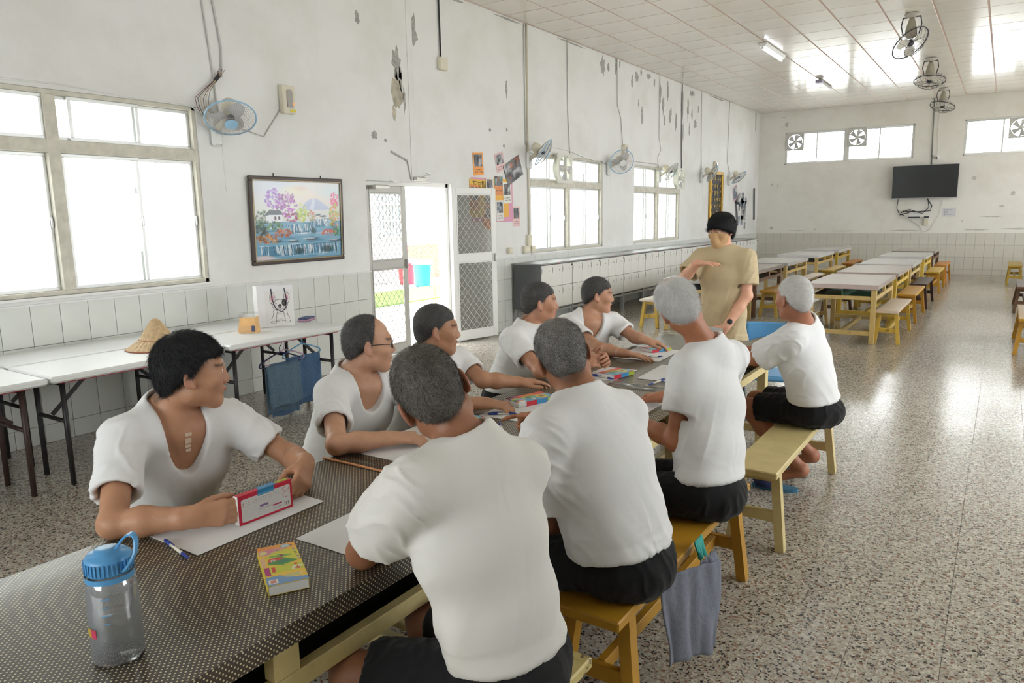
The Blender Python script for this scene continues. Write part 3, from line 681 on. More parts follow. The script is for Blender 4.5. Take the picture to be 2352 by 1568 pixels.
cable([(x1, 19.03, ZC), (x1, 19.0, 3.4), (x1, 18.95, 2.95), (x1, 19.2, 2.68)], .006, M_CABLE, 'thin cable dropping to the fan nearest the corner')
cable([(x1, 21.4, ZC-.02), (x1, 21.42, 3.9)], .009, mat('cable_dark_grey'), 'short dark conduit at the top of the far corner')
cable([(x1, 4.16, ZC), (x1, 4.19, 3.6), (x1, 4.25, 2.9), (x1, 4.27, 2.5)], .007, M_CABLE, 'left grey cable running up from the fan beside the big window'); cable([(x1, 4.25, ZC), (x1, 4.30, 3.6), (x1, 4.35, 3.2), (x1, 4.33, 2.95)], .009, M_CABLE, 'right grey cable running up from the taped wire bundle')
cable([(x1, 1.3, 2.69), (x1, 2.4, 2.685), (x1, 2.9, 2.70), (x1, 3.5, 2.67), (x1, 4.0, 2.66), (x1, 4.12, 2.58)], .006, M_WHITEP, 'white cable clipped along the top of the big window')
cable([(x1, 4.45, 2.52), (x1, 4.75, 2.46), (x1, 4.97, 2.73)], .006, M_CABLE, 'thin cable sagging from the fan to the emergency lamp')
cable([(x1, 9.55, 2.64), (x1, 10.2, 2.72), (x1, 10.75, 2.70), (x1, 11.3, 2.62), (x1, 12.1, 2.55)], .007, M_WHITEP, 'white cable looping over the second window'); cable([(x1, 12.25, 2.6), (x1, 13.2, 2.66), (x1, 14.4, 2.66)], .007, M_CABLE, 'grey cable running towards the third window')
t = thing('wire_bundle', 'taped bundle of loose brown and black wires above the fan', 'wires', (XW, 4.26, 2.82))
for k, (c, r0) in enumerate(((0, .004), (1, .004), (2, .005), (0, .0035), (2, .0045), (1, .003))):
    mm = [mat('wire_maroon', (.13, .03, .04), .5), M_BLK, mat('wire_tan', (.55, .48, .34), .5)][c]; o = (k-2.5)*.012
    MB().tube([(.03, -.10+o*3, -.20-.03*(k % 3)), (.04, -.16+o*2, -.16), (.045, -.17+o*2.2, -.09), (.045, -.12+o*1.2, -.02), (.045, -.05+o*.6, .05), (.043, .0+o*.25, .10), (.045, .03+o*.6, .145), (.05, .05+o*1.3, .17+.02*(k % 2))], r0*.7, 6).build('wire', mm, t)
MB().cyl((.043, -.02, .085), (.043, .02, .125), .018, 10).build('tape_wrap', M_BLK, t)
tag(MB().bar((XW+.012, 6.53, 2.43), (XW+.012, 6.80, 2.34), .012, .018).bar((XW+.012, 6.80, 2.34), (XW+.012, 6.86, 2.12), .008, .01).build('wall_hook', mat('hook_grey', (.42, .41, .39), .6, .4)), 'bent grey metal stay on the wall above the door', 'hook')
t = thing('plastered_ridge', 'plastered vertical ridge in the wall above the door', 'ridge', (XW, 6.93, 2.1)); 
MB().box((.004, 0, 1.15), (.008, .10, 2.3), bev=.003).build('ridge_band', M_WALL, t)
# ---- framed waterfall picture
def waterfall():
    p = Paint(190, 150, srgb(214, 216, 214), 3)
    p.ell(.25, .05, .5, .3, srgb(196, 205, 226), .7, .9); p.ell(.62, .2, .45, .2, srgb(226, 212, 202), .8, .9); p.ell(.45, .12, .2, .1, srgb(222, 220, 176), .6, .9); p.ell(.9, .12, .25, .14, srgb(196, 214, 222), .8, .9); p.ell(.52, .09, .12, .04, srgb(222, 186, 178), .6, .9)
    p.poly([(.50, .38), (.58, .26), (.64, .22), (.70, .215), (.76, .25), (.88, .36)], srgb(178, 188, 214)); p.poly([(.62, .36), (.66, .23), (.69, .22), (.67, .37)], srgb(214, 220, 234), .7)
    p.rect(0, .52, 1, 1, srgb(120, 168, 196))
    for k in range(90):
        y = .5+p.r.rand()*.48; x = p.r.rand(); p.ell(x, y, .05+.1*p.r.rand(), .006+.008*p.r.rand(), [srgb(238, 244, 248), srgb(60, 128, 170), srgb(160, 200, 222), srgb(38, 92, 128)][p.r.randint(4)], .6, .6)
    for (x0, x1, y0, y1) in ((.34, .66, .56, .68), (.62, .92, .5, .60), (.05, .95, .83, .96)):     # falls
        p.poly([(x0, y0), (x1, y0-.03), (x1, y1-.03), (x0+.03, y1)], srgb(58, 116, 150), .8)
        for k in range(int((x1-x0)*120)):
            x = x0+(x1-x0)*p.r.rand(); p.line([(x, y0-.01), (x+.02*p.r.rand(), y0+(y1-y0)*(.5+.5*p.r.rand()))], .004, [srgb(240, 246, 250), srgb(24, 60, 74), srgb(140, 190, 214), srgb(236, 244, 248)][p.r.randint(4)], .75)
    for (cx, cy, rx, ry) in ((.66, .64, .045, .05), (.9, .57, .05, .045), (.82, .89, .10, .06), (.48, .9, .08, .05)): p.ell(cx, cy, rx, ry, srgb(28, 62, 58), .8, .5)
    for (cx, cy, rx, ry) in ((.42, .77, .08, .022), (.64, .75, .10, .022), (.93, .78, .10, .025), (.22, .76, .09, .03), (.78, .45, .05, .02), (.72, .43, .04, .02)): p.ell(cx, cy, rx, ry, srgb(60, 76, 84), .85, .4); p.ell(cx-.02, cy-.012, rx*.7, ry*.5, srgb(210, 220, 228), .7, .5)
    p.blobs(.22, .22, .10, .13, [srgb(150, 92, 190), srgb(176, 120, 206), srgb(126, 70, 172)], 90, .014); p.blobs(.36, .30, .12, .17, [srgb(150, 60, 164), srgb(184, 92, 190), srgb(126, 36, 120)], 130, .014); p.blobs(.42, .46, .10, .06, [srgb(130, 20, 84), srgb(168, 36, 110)], 50, .012)
    p.blobs(.53, .40, .06, .12, [srgb(184, 200, 72), srgb(206, 214, 100), srgb(140, 172, 60)], 70, .013); p.blobs(.64, .44, .05, .07, [srgb(206, 110, 116), srgb(150, 164, 84)], 36, .011); p.blobs(.12, .47, .12, .1, [srgb(60, 104, 66), srgb(34, 66, 48), srgb(96, 140, 84)], 70, .014)
    p.poly([(.12, .44), (.17, .40), (.30, .42), (.30, .51), (.13, .53)], srgb(226, 230, 236)); p.poly([(.10, .44), (.17, .36), (.28, .37), (.32, .43), (.18, .425)], srgb(70, 78, 88)); p.rect(.215, .445, .235, .485, srgb(80, 48, 56)); p.rect(.26, .445, .28, .485, srgb(80, 48, 56))
    p.blobs(.17, .57, .14, .06, [srgb(60, 110, 66), srgb(30, 62, 44), srgb(110, 150, 84)], 70, .013); p.blobs(.06, .64, .07, .1, [srgb(26, 44, 36), srgb(40, 70, 50)], 40, .018); p.blobs(.30, .66, .10, .05, [srgb(186, 96, 52), srgb(206, 124, 66), srgb(150, 70, 44)], 70, .012); p.blobs(.13, .73, .12, .06, [srgb(206, 150, 74), srgb(184, 116, 60), srgb(150, 88, 48)], 80, .012)
    p.blobs(.93, .23, .05, .12, [srgb(206, 28, 110), srgb(226, 70, 140)], 55, .012); p.blobs(.92, .45, .06, .18, [srgb(206, 158, 52), srgb(170, 186, 70), srgb(130, 150, 56), srgb(214, 134, 50)], 90, .013); p.blobs(.85, .67, .1, .04, [srgb(190, 74, 50), srgb(206, 110, 66)], 50, .011); p.blobs(.95, .66, .05, .07, [srgb(84, 150, 66), srgb(46, 90, 50)], 36, .012); p.ell(.08, .97, .14, .04, srgb(222, 206, 206), .9, .5)
    return p.a
t = thing('picture', 'landscape picture of a blue waterfall and purple trees in a dark frame', 'picture', (XW+.012, 5.105, 1.66))
fr = MB(); fw_, fh_ = 1.19, .855; bw = .042
for (c, d) in (((.012, 0, fh_/2-bw/2), (.035, fw_, bw)), ((.012, 0, -fh_/2+bw/2), (.035, fw_, bw)), ((.012, fw_/2-bw/2, 0), (.035, bw, fh_-2*bw)), ((.012, -fw_/2+bw/2, 0), (.035, bw, fh_-2*bw))): fr.box(c, d, bev=.008)
fr.build('frame', mat('frame_dark_wood', (.055, .035, .028), .35), t)
ib = MB(); b2 = .014; w2, h2 = fw_-2*bw+.02, fh_-2*bw+.02
for (c, d) in (((.028, 0, h2/2-b2/2), (.012, w2, b2)), ((.028, 0, -h2/2+b2/2), (.012, w2, b2)), ((.028, w2/2-b2/2, 0), (.012, b2, h2-2*b2)), ((.028, -w2/2+b2/2, 0), (.012, b2, h2-2*b2))): ib.box(c, d, bev=.004)
ib.build('gilt_fillet', mat('frame_gilt', (.33, .27, .17), .35, .5), t)
color_mesh('painted_scene', waterfall(), fw_-2*bw, fh_-2*bw, .004, paint_mat('print_glossy', .18, .6), t, frame((.014, 0, 0), (0, 1, 0), (0, 0, 1)))
MB().tube([(.01, -.30, fh_/2), (.012, -.30, fh_/2+.03)], .006, 6).tube([(.01, .30, fh_/2), (.012, .30, fh_/2+.025)], .006, 6).build('hanging_nail', M_DARK, t)
t.rotation_euler = (0, math.radians(2.0), 0)
# ---- notices around the door leaf
def photo_arr(seed, nx=16, ny=16, tone=None):
    p = Paint(nx, ny, srgb(120, 120, 124), seed)
    cols = [srgb(60, 62, 66), srgb(170, 172, 176), srgb(96, 100, 110), srgb(140, 120, 110), srgb(200, 200, 204), srgb(40, 42, 46)]
    if tone: cols += tone
    for _ in range(30): p.ell(p.r.rand(), p.r.rand(), .05+.18*p.r.rand(), .05+.2*p.r.rand(), cols[p.r.randint(len(cols))], .75, .5)
    return p
def card(label, y, z, w, h, bg, seed, tilt=0.0, yaw=0.0, off=.004, tone=None, pic=(.10, .07, .90, .62), name='notice_card', cat='notice', nx=28, ny=36):
    p = Paint(nx, ny, bg, seed); q = photo_arr(seed, nx, ny, tone).a
    m = (p.X > pic[0]) & (p.X < pic[2]) & (p.Y > pic[1]) & (p.Y < pic[3]); p.a[m] = q[m]
    for r in range(2):
        y0 = pic[3]+.10+r*.12
        if y0 < .92:
            for k in range(7): p.rect(.14+.10*k+.05*r, y0, .14+.10*k+.055+.05*r, y0+.05, srgb(60, 50, 50), .8)
    ey = Vector((0, math.sin(tilt), math.cos(tilt))); ex = Vector((math.sin(yaw), math.cos(tilt), -math.sin(tilt)))
    o = color_mesh(name, p.a, w, h, .0012, paint_mat('print'), None, frame((XW+off, y, z), ex, ey)); return tag(o, label, cat, 'photo cards on the left wall')
ORG, PNK, PNK2 = srgb(240, 164, 84), srgb(222, 160, 186), srgb(232, 196, 196)
card('orange photo card alone on the wall above the yellow notice sheets', 8.245, 2.37, .235, .30, ORG, 11, -.06)
card('pale pink photo card tilted left of the large crumpled photograph', 8.77, 2.42, .22, .26, PNK2, 12, -.28)
card('large crumpled dark photograph pinned askew near the fan', 9.10, 2.32, .44, .30, srgb(110, 100, 96), 13, -.42, tone=[srgb(170, 96, 70), srgb(190, 120, 90), srgb(70, 66, 66)], pic=(0, 0, 1, 1), name='photograph', cat='photograph', off=.012)
def sheet(label, y0, y1, z0, z1, col, off, name='notice_sheet'):
    o = MB().box((XW+off, (y0+y1)/2, (z0+z1)/2), (.0012, y1-y0, z1-z0)).build(name, mat('paper_%d_%d' % (int(col[0]*99), int(col[2]*99)), col, .6)); return tag(o, label, 'notice', 'coloured sheets behind the door leaf')
sheet('pink backing sheet behind the yellow notices', 8.07, 9.08, 1.585, 2.19, PNK, .002); sheet('left yellow notice sheet with a handwritten heading', 8.03, 8.56, 1.66, 2.165, srgb(226, 186, 84), .004); sheet('right yellow notice sheet next to the white photo card', 8.545, 8.97, 1.655, 2.19, srgb(238, 184, 90), .0045)
card('teal and orange leaflet at the top of the yellow sheets', 8.72, 2.09, .20, .26, srgb(228, 148, 96), 14, 0, tone=[srgb(90, 170, 160), srgb(226, 130, 70), srgb(90, 170, 160)], pic=(0, 0, 1, .5), off=.008)
card('white instant photo right of the teal leaflet', 8.93, 2.00, .21, .30, srgb(232, 230, 222), 15, -.06, off=.009)
card('white photo card low on the yellow sheets', 8.74, 1.745, .19, .29, srgb(224, 222, 220), 16, -.03, off=.008, tone=[srgb(110, 150, 190)])
card('pale pink photo card at the lower right of the notices', 9.17, 1.66, .19, .29, PNK2, 17, 0)
card('white photo card half hidden behind the door leaf top', 8.50, 2.08, .18, .22, srgb(226, 222, 218), 18, 0, off=.008)
card('orange photo card seen through the door grille', 8.14, 1.92, .22, .34, srgb(220, 140, 80), 19, .05, off=.008); card('lower orange photo card tilted behind the door grille', 8.46, 1.66, .24, .32, srgb(224, 134, 70), 20, .25, off=.008); card('grey photo card beside the lower orange card', 8.47, 1.86, .19, .24, srgb(150, 150, 156), 21, .2, off=.007)
tx = bpy.data.curves.new('heading_text', 'FONT'); tx.body = '花立點北'; tx.size = .105; tx.extrude = .0006
to = bpy.data.objects.new('heading_text', tx); COL.objects.link(to); to.matrix_world = frame((XW+.0055, 8.10, 2.06), (0, 1, 0), (0, 0, 1)); tx.materials.append(mat('ink_black', (.03, .03, .03), .7)); 
bpy.context.view_layer.update(); _hm = bpy.data.meshes.new_from_object(to.evaluated_get(bpy.context.evaluated_depsgraph_get())); _mw = to.matrix_world.copy(); bpy.data.objects.remove(to); to = link('heading_text', _hm, None); to.matrix_world = _mw
tag(to, 'handwritten black heading on the left yellow sheet', 'lettering')
# ---- gold framed carved panel, photo display
t = thing('calligraphy_panel', 'tall gold framed black panel with golden characters', 'framed panel', (XW+.01, 18.12, 2.06))
gm = mat('frame_gold', (.55, .33, .05), .35, .4); fr = MB()
for (c, d) in (((.02, 0, .56), (.06, .95, .08)), ((.02, 0, -.56), (.06, .95, .08)), ((.02, .435, 0), (.06, .08, 1.04)), ((.02, -.435, 0), (.06, .08, 1.04))): fr.box(c, d, bev=.012)
fr.build('frame', gm, t)
p = Paint(40, 56, srgb(52, 50, 56), 5)
for _ in range(60): p.ell(p.r.rand(), p.r.rand(), .06, .02, srgb(110, 108, 118), .6, .5)
color_mesh('dark_ground', p.a, .80, 1.06, .004, None, t, frame((.006, 0, 0), (0, 1, 0), (0, 0, 1)))
rg = random.Random(3)
for r in range(6):
    for c in range(4):
        mb = MB(); yy, zz = -.3+c*.2, .42-r*.165
        for k in range(5):
            a = rg.random()*PI; L = .03+.03*rg.random(); oy, oz = (rg.random()-.5)*.07, (rg.random()-.5)*.07
            mb.bar((.018, yy+oy-math.cos(a)*L, zz+oz-math.sin(a)*L), (.018, yy+oy+math.cos(a)*L, zz+oz+math.sin(a)*L), .012, .014, up=(1, 0, 0))
        mb.build('gold_character', mat('gold_leaf', (.75, .58, .25), .35, .5), t)
sk = [srgb(120, 160, 206), srgb(200, 206, 216)]
pd = [(19.75, 2.17, .42, .40, 31, -.35, PNK2), (20.12, 2.06, .12, .24, 32, 0, srgb(150, 160, 150)), (20.45, 2.05, .3, .3, 33, -.1, srgb(200, 190, 210)), (20.3, 1.93, .26, .26, 34, .3, srgb(190, 180, 200)), (20.15, 1.80, .14, .2, 35, 0, srgb(190, 170, 180)), (20.75, 1.98, .16, .2, 36, -.5, srgb(170, 180, 190)), (20.55, 1.72, .42, .52, 37, .1, srgb(160, 172, 168)), (20.4, 1.45, .2, .26, 38, 0, srgb(150, 170, 190)), (20.15, 1.46, .16, .2, 39, 0, srgb(140, 170, 200)), (20.7, 1.30, .14, .2, 40, 0, srgb(160, 160, 160))]
LAB = ['pink sheet below the corner fan at the left of the photo display', 'small green-grey photo near the top of the photo display', 'lilac and blue photo at the top right of the display', 'lilac photo tilted in the middle of the display', 'small mauve photo left of the display centre', 'thin tilted print at the right of the display', 'largest grey-green print in the photo display', 'blue-grey print low in the display beside a smaller one', 'small blue print above the instructor', 'lowest tiny print of the display']
for (a, l) in zip(pd, LAB): card(l, a[0], a[1], a[2], a[3], a[6], a[4], a[5], tone=sk, pic=(.05, .05, .95, .95), nx=10, ny=10, name='photograph', cat='photograph')
for (y0, z0, y1, z1, lab, n) in ((21.5, 2.33, 21.6, 1.45, 'straight upright film-strip border near the far corner', 22), (19.8, 2.02, 20.05, 1.30, 'curved film-strip border hanging behind the instructor', 20)):
    t = thing('film_strip', lab, 'paper border', (XW, y0, z0)); mb = MB(); sq = MB()
    d = Vector((0, y1-y0, z1-z0)); L = d.length; mb.bar((.004, 0, 0), (.004, d.y, d.z), .20, .002, up=(1, 0, 0)); mb.build('strip_band', mat('film_black', (.07, .07, .075), .5), t)
    u = d.normalized(); w = Vector((0, -u.z, u.y))
    for k in range(n):
        for s in (-1, 1):
            c = u*(L*(k+.5)/n)+w*.08*s; sq.box((.0055, c.y, c.z), (.001, .022, .018))
    sq.build('sprocket_marks', mat('film_white', (.8, .8, .8), .5), t)['kind'] = 'stuff'
t = thing('curled_poster', 'curled silver paper tube at the top of the film strip', 'paper tube', (XW, 19.95, 2.02)); MB().cyl((.05, -.13, -.11), (.05, .10, .09), .055, 14, cap=False).cyl((.05, -.13, -.11), (.05, .10, .09), .052, 14, cap=False).build('tube_sheet', mat('foil_grey', (.55, .56, .58), .3, .6), t)
# ---- far wall: television, camera, cables, notice
t = thing('television', 'flat black television tilted forward on the far wall', 'television', (-1.79, YF-.16, 2.35))
MB().box((0, 0, 0), (1.46, .05, .83), bev=.008).build('tv_case', mat('tv_case_black', (.012, .012, .013), .3), t); MB().box((0, -.0265, .004), (1.435, .002, .80)).build('screen', mat('tv_screen', (.022, .026, .027), .16), t); MB().box((.1, .09, .05), (.5, .14, .3)).build('wall_mount', M_DARK, t); MB().box((0, -.024, -.405), (1.44, .006, .012)).build('bottom_trim', mat('tv_silver', (.5, .5, .5), .3, .7), t)
t.rotation_euler = (math.radians(5), 0, math.radians(2))
cable([(-1.72, YF-.015, ZC), (-1.70, YF-.015, 3.5), (-1.68, YF-.015, 2.78)], .014, mat('cable_dark_grey'), 'dark cable down the far wall to the television', group='cables on the far wall')
cable([(-1.58, YF-.012, 4.2), (-1.6, YF-.012, 3.5), (-1.55, YF-.012, 3.2), (-1.57, YF-.03, 3.0)], .006, M_WHITEP, 'thin white wire down to the small camera', group='cables on the far wall')
t = thing('security_camera', 'small white dome camera above the television', 'camera', (-1.57, YF, 2.95)); MB().lathe((0, 0, 0), [(.055, 0), (.055, .03), (.045, .05)], 16, (0, -1, 0)).build('camera_base', M_WHITEP, t); MB().sphere((0, -.06, -.005), .045, 14, 10).build('camera_ball', M_WHITEP, t); MB().lathe((0, -.095, -.01), [(.024, 0), (.02, .014), (0, .016)], 12, (0, -1, 0)).build('lens', M_DARK, t)
for k, (pts, r, l) in enumerate((([(-2.38, YF-.03, 1.93), (-2.40, YF-.03, 1.7), (-2.33, YF-.04, 1.55), (-2.2, YF-.05, 1.50)], .008, 'wire hanging at the left below the television'), ([(-1.72, YF-.05, 1.93), (-1.60, YF-.06, 1.75), (-1.62, YF-.06, 1.62), (-1.9, YF-.06, 1.60), (-2.25, YF-.05, 1.62), (-2.32, YF-.04, 1.52), (-2.1, YF-.04, 1.58)], .012, 'thick black loop of cable below the television'), ([(-1.70, YF-.04, 1.93), (-1.66, YF-.05, 1.7), (-1.8, YF-.05, 1.55), (-2.1, YF-.05, 1.66), (-2.3, YF-.05, 1.58)], .009, 'second black cable curling behind the set-top box'), ([(-2.1, YF-.02, 1.40), (-1.85, YF-.02, 1.25), (-1.78, YF-.02, 1.09)], .005, 'thin wire falling left towards the tiles'), ([(-1.38, YF-.02, 1.9), (-1.42, YF-.02, 1.55), (-1.6, YF-.02, 1.15), (-1.72, YF-.02, 1.08)], .005, 'thin wire falling right towards the tiles'))):
    cable(pts, r, M_BLK if r > .006 else M_CABLE, l, group='cables on the far wall')
t = thing('set_top_box', 'small set-top box on a bracket under the television', 'box', (-1.98, YF, 1.46)); MB().box((0, -.09, 0), (.26, .14, .03), bev=.004).build('box_case', M_DARK, t); MB().box((0, -.08, -.022), (.30, .16, .008)).build('bracket', M_WHITEP, t); MB().box((0, -.008, .06), (.28, .012, .14)).build('back_plate', M_WHITEP, t)
t = thing('wall_socket', 'cream socket strip low under the television', 'socket', (-1.70, YF, 1.33)); MB().box((0, -.03, 0), (.10, .06, .16), bev=.006).build('socket_case', M_IVORY, t); MB().box((.0, -.065, .13), (.11, .05, .05), bev=.008).build('plug', M_DARK, t)
p = Paint(30, 22, srgb(214, 214, 218), 2)
for r in range(4): p.rect(.25, .18+r*.18, .25+.5*(1 if r in (0, 3) else .35), .24+r*.18, srgb(120, 120, 126), .7)
p.rect(.16, .15, .19, .85, srgb(120, 120, 126), .7)
o = color_mesh('paper_notice', p.a, .30, .22, .001, None, None, frame((-1.21, YF-.003, 1.575), (1, 0, 0), (0, 0, 1))); tag(o, 'small printed notice right of the television cables', 'notice')
# ---- ceiling: tube lamps, orbit fans, detector
M_LAMPW = mat('lamp_body_white', (.78, .78, .76), .4)
def tube_lamp(x, y, on, label):
    t = thing('tube_light', label, 'ceiling lamp', (x, y, ZC), 0, 'fluorescent ceiling lamps')
    MB().prism([(-.07, 0), (.07, 0), (.045, -.055), (-.045, -.055)], 1.28, (0, .64, 0), (1, 0, 0), (0, 0, 1)).build('lamp_body', M_LAMPW, t)
    if on:
        MB().cyl((0, -.60, -.085), (0, .60, -.085), .015, 12).build('lamp_tube', mat('tube_lit', (.9, .9, 1), .3, emit=((.86, .88, 1.0), 14)), t)
    for s in (-1, 1): MB().box((0, s*.61, -.07), (.035, .03, .05), bev=.006).build('tube_holder', M_WHITEP, t)
tube_lamp(-3.55, 13.5, True, 'lit fluorescent tube on the ceiling'); 
t = thing('tube_light', 'dark empty lamp strip on the ceiling beyond the lit tube', 'ceiling lamp', (-3.5, 17.7, ZC), 0, 'fluorescent ceiling lamps'); MB().box((0, 0, -.02), (.05, 1.25, .035), bev=.006).build('lamp_body', mat('lamp_strip_grey', (.45, .42, .42), .5), t); MB().box((0, -.62, -.05), (.14, .16, .06), bev=.01).build('tube_holder', mat('holder_violet', (.35, .33, .45), .4), t)
def orbit_fan(x, y, tilt, az, label, R=.26):
    t = thing('orbit_fan', label, 'ceiling fan', (x, y, ZC), 0, 'orbit fans on the ceiling')
    MB().lathe((0, 0, 0), [(.09, 0), (.10, -.02), (.07, -.05), (.035, -.06)], 20).build('ceiling_cup', mat('cup_grey', (.45, .43, .38), .5), t)
    MB().tube([(-.11, 0, -.05), (-.13, 0, -.16), (-.10, 0, -.28)], .008, 6).tube([(.11, 0, -.05), (.13, 0, -.16), (.10, 0, -.28)], .008, 6).tube([(-.11, 0, -.05), (.11, 0, -.05)], .01, 6).build('yoke', M_DARK, t)
    MB().lathe((0, 0, -.06), [(.03, 0), (.05, -.06), (.075, -.16), (.08, -.24), (.05, -.27)], 18).build('motor_housing', mat('motor_cream', (.34, .31, .25), .5), t)
    h = bpy.data.objects.new('fan_head', None); COL.objects.link(h); h.parent = t; h.location = (0, 0, -.40); h.empty_display_size = .05
    d = Vector((math.cos(az)*math.sin(tilt), math.sin(az)*math.sin(tilt), -math.cos(tilt))); h.rotation_euler = d.to_track_quat('Y', 'Z').to_euler()
    MB().tube(arc((0, 0, 0), R, (0, 1, 0), 40), .008, 6, closed=True).build('cage_rim', M_DARK, h); MB().tube(arc((0, .10, 0), R*.55, (0, 1, 0), 32), .004, 5, closed=True).build('cage_ring', M_DARK, h)
    f = MB()
    for k in range(18):
        a = 2*PI*k/18; c, s = math.cos(a), math.sin(a)
        f.tube([(c*.03, .12, s*.03), (c*R*.6, .10, s*R*.6), (c*R*1.02, .02, s*R*1.02), (c*R, -.04, s*R), (c*R*.5, -.10, s*R*.5), (c*.06, -.11, s*.06)], .0022, 3, False, False)
    f.build('cage', M_DARK, h)['kind'] = 'stuff'
    for k in range(3):
        a = k*2*PI/3; e = Vector((math.cos(a), 0, math.sin(a))); s = Vector((-e.z, 0, e.x))
        pts = [e*.03-s*.02, e*R*.5-s*.10, e*R*.88-s*.08, e*R*.9+s*.02, e*R*.5+s*.06, e*.03+s*.02]; top = [Vector((q.x, .01+.02*(i in (1, 2)), q.z)) for i, q in enumerate(pts)]; bot = [q-Vector((0, .004, 0)) for q in top]
        MB().add(top+bot, [tuple(range(6)), tuple(reversed(range(6, 12)))]+[(i, 6+i, 6+(i+1) % 6, (i+1) % 6) for i in range(6)]).build('blade', mat('orbit_blade', (.62, .60, .54), .4), h)
    MB().sphere((0, 0, 0), .05, 12, 8).build('hub', M_DARK, h)
orbit_fan(-1.33, 12.35, .75, -.55, 'nearest orbit fan on the ceiling, tilted to the right'); orbit_fan(-1.37, 16.1, .25, -1.6, 'middle orbit fan on the ceiling facing down'); orbit_fan(-1.42, 20.2, .35, -2.2, 'farthest orbit fan on the ceiling by the far wall')
t = thing('smoke_detector', 'small round smoke detector on the ceiling between the orbit fans', 'smoke detector', (-1.69, 19.7, ZC)); MB().lathe((0, 0, 0), [(.06, 0), (.06, -.02), (.04, -.05), (.0, -.055)], 16).build('detector_body', M_IVORY, t)
# ------------------------------------------------------------------ people: smooth implicit bodies meshed as one surface each
V3 = lambda *a: np.array(a, float)
def nrm(v):
    v = np.asarray(v, float); return v/max(np.linalg.norm(v), 1e-9)
def cone(a, b, ra, rb, k=.02, lat=None, s=1.0, capa=False, capb=False, op='u'):
    return dict(t='c', a=np.asarray(a, float), b=np.asarray(b, float), ra=ra, rb=rb, k=k, lat=None if lat is None else nrm(lat), s=s, capa=capa, capb=capb, op=op)
def ell(c, r, R=None, k=.02, op='u'):
    return dict(t='e', c=np.asarray(c, float), r=np.asarray(r, float), R=np.eye(3) if R is None else R, k=k, op=op)
def _eval(p, X, Y, Z):
    if p['t'] == 'c':
        a, b = p['a'], p['b']; ab = b-a; L2 = max(ab@ab, 1e-12)
        px, py, pz = X-a[0], Y-a[1], Z-a[2]
        tt = (px*ab[0]+py*ab[1]+pz*ab[2])/L2; t = np.clip(tt, 0, 1)
        wx, wy, wz = px-t*ab[0], py-t*ab[1], pz-t*ab[2]
        if p['lat'] is not None:
            l = p['lat']; q = (wx*l[0]+wy*l[1]+wz*l[2])*(1/p['s']-1)
            wx, wy, wz = wx+l[0]*q, wy+l[1]*q, wz+l[2]*q
        d = np.sqrt(wx*wx+wy*wy+wz*wz)-(p['ra']+(p['rb']-p['ra'])*t)
        L = math.sqrt(L2)
        if p['capb']: d = np.maximum(d, (tt-1)*L)
        if p['capa']: d = np.maximum(d, -tt*L)
        return d
    if p['t'] == 'e':
        R = p['R']; px, py, pz = X-p['c'][0], Y-p['c'][1], Z-p['c'][2]; r = p['r']
        u = R[0, 0]*px+R[0, 1]*py+R[0, 2]*pz; v = R[1, 0]*px+R[1, 1]*py+R[1, 2]*pz; w = R[2, 0]*px+R[2, 1]*py+R[2, 2]*pz
        k0 = np.sqrt((u/r[0])**2+(v/r[1])**2+(w/r[2])**2); k1 = np.sqrt((u/r[0]**2)**2+(v/r[1]**2)**2+(w/r[2]**2)**2)
        return k0*(k0-1)/np.maximum(k1, 1e-6)
    if p['t'] == 'f':
        return p['fn'](X, Y, Z)
def _bounds(p):
    if p['t'] == 'c':
        m = max(p['ra'], p['rb'])*max(1.0, p['s'] if p['lat'] is not None else 1.0)
        return np.minimum(p['a'], p['b'])-m, np.maximum(p['a'], p['b'])+m
    if p['t'] == 'e':
        m = p['r'].max(); return p['c']-m, p['c']+m
    return p['lo'], p['hi']
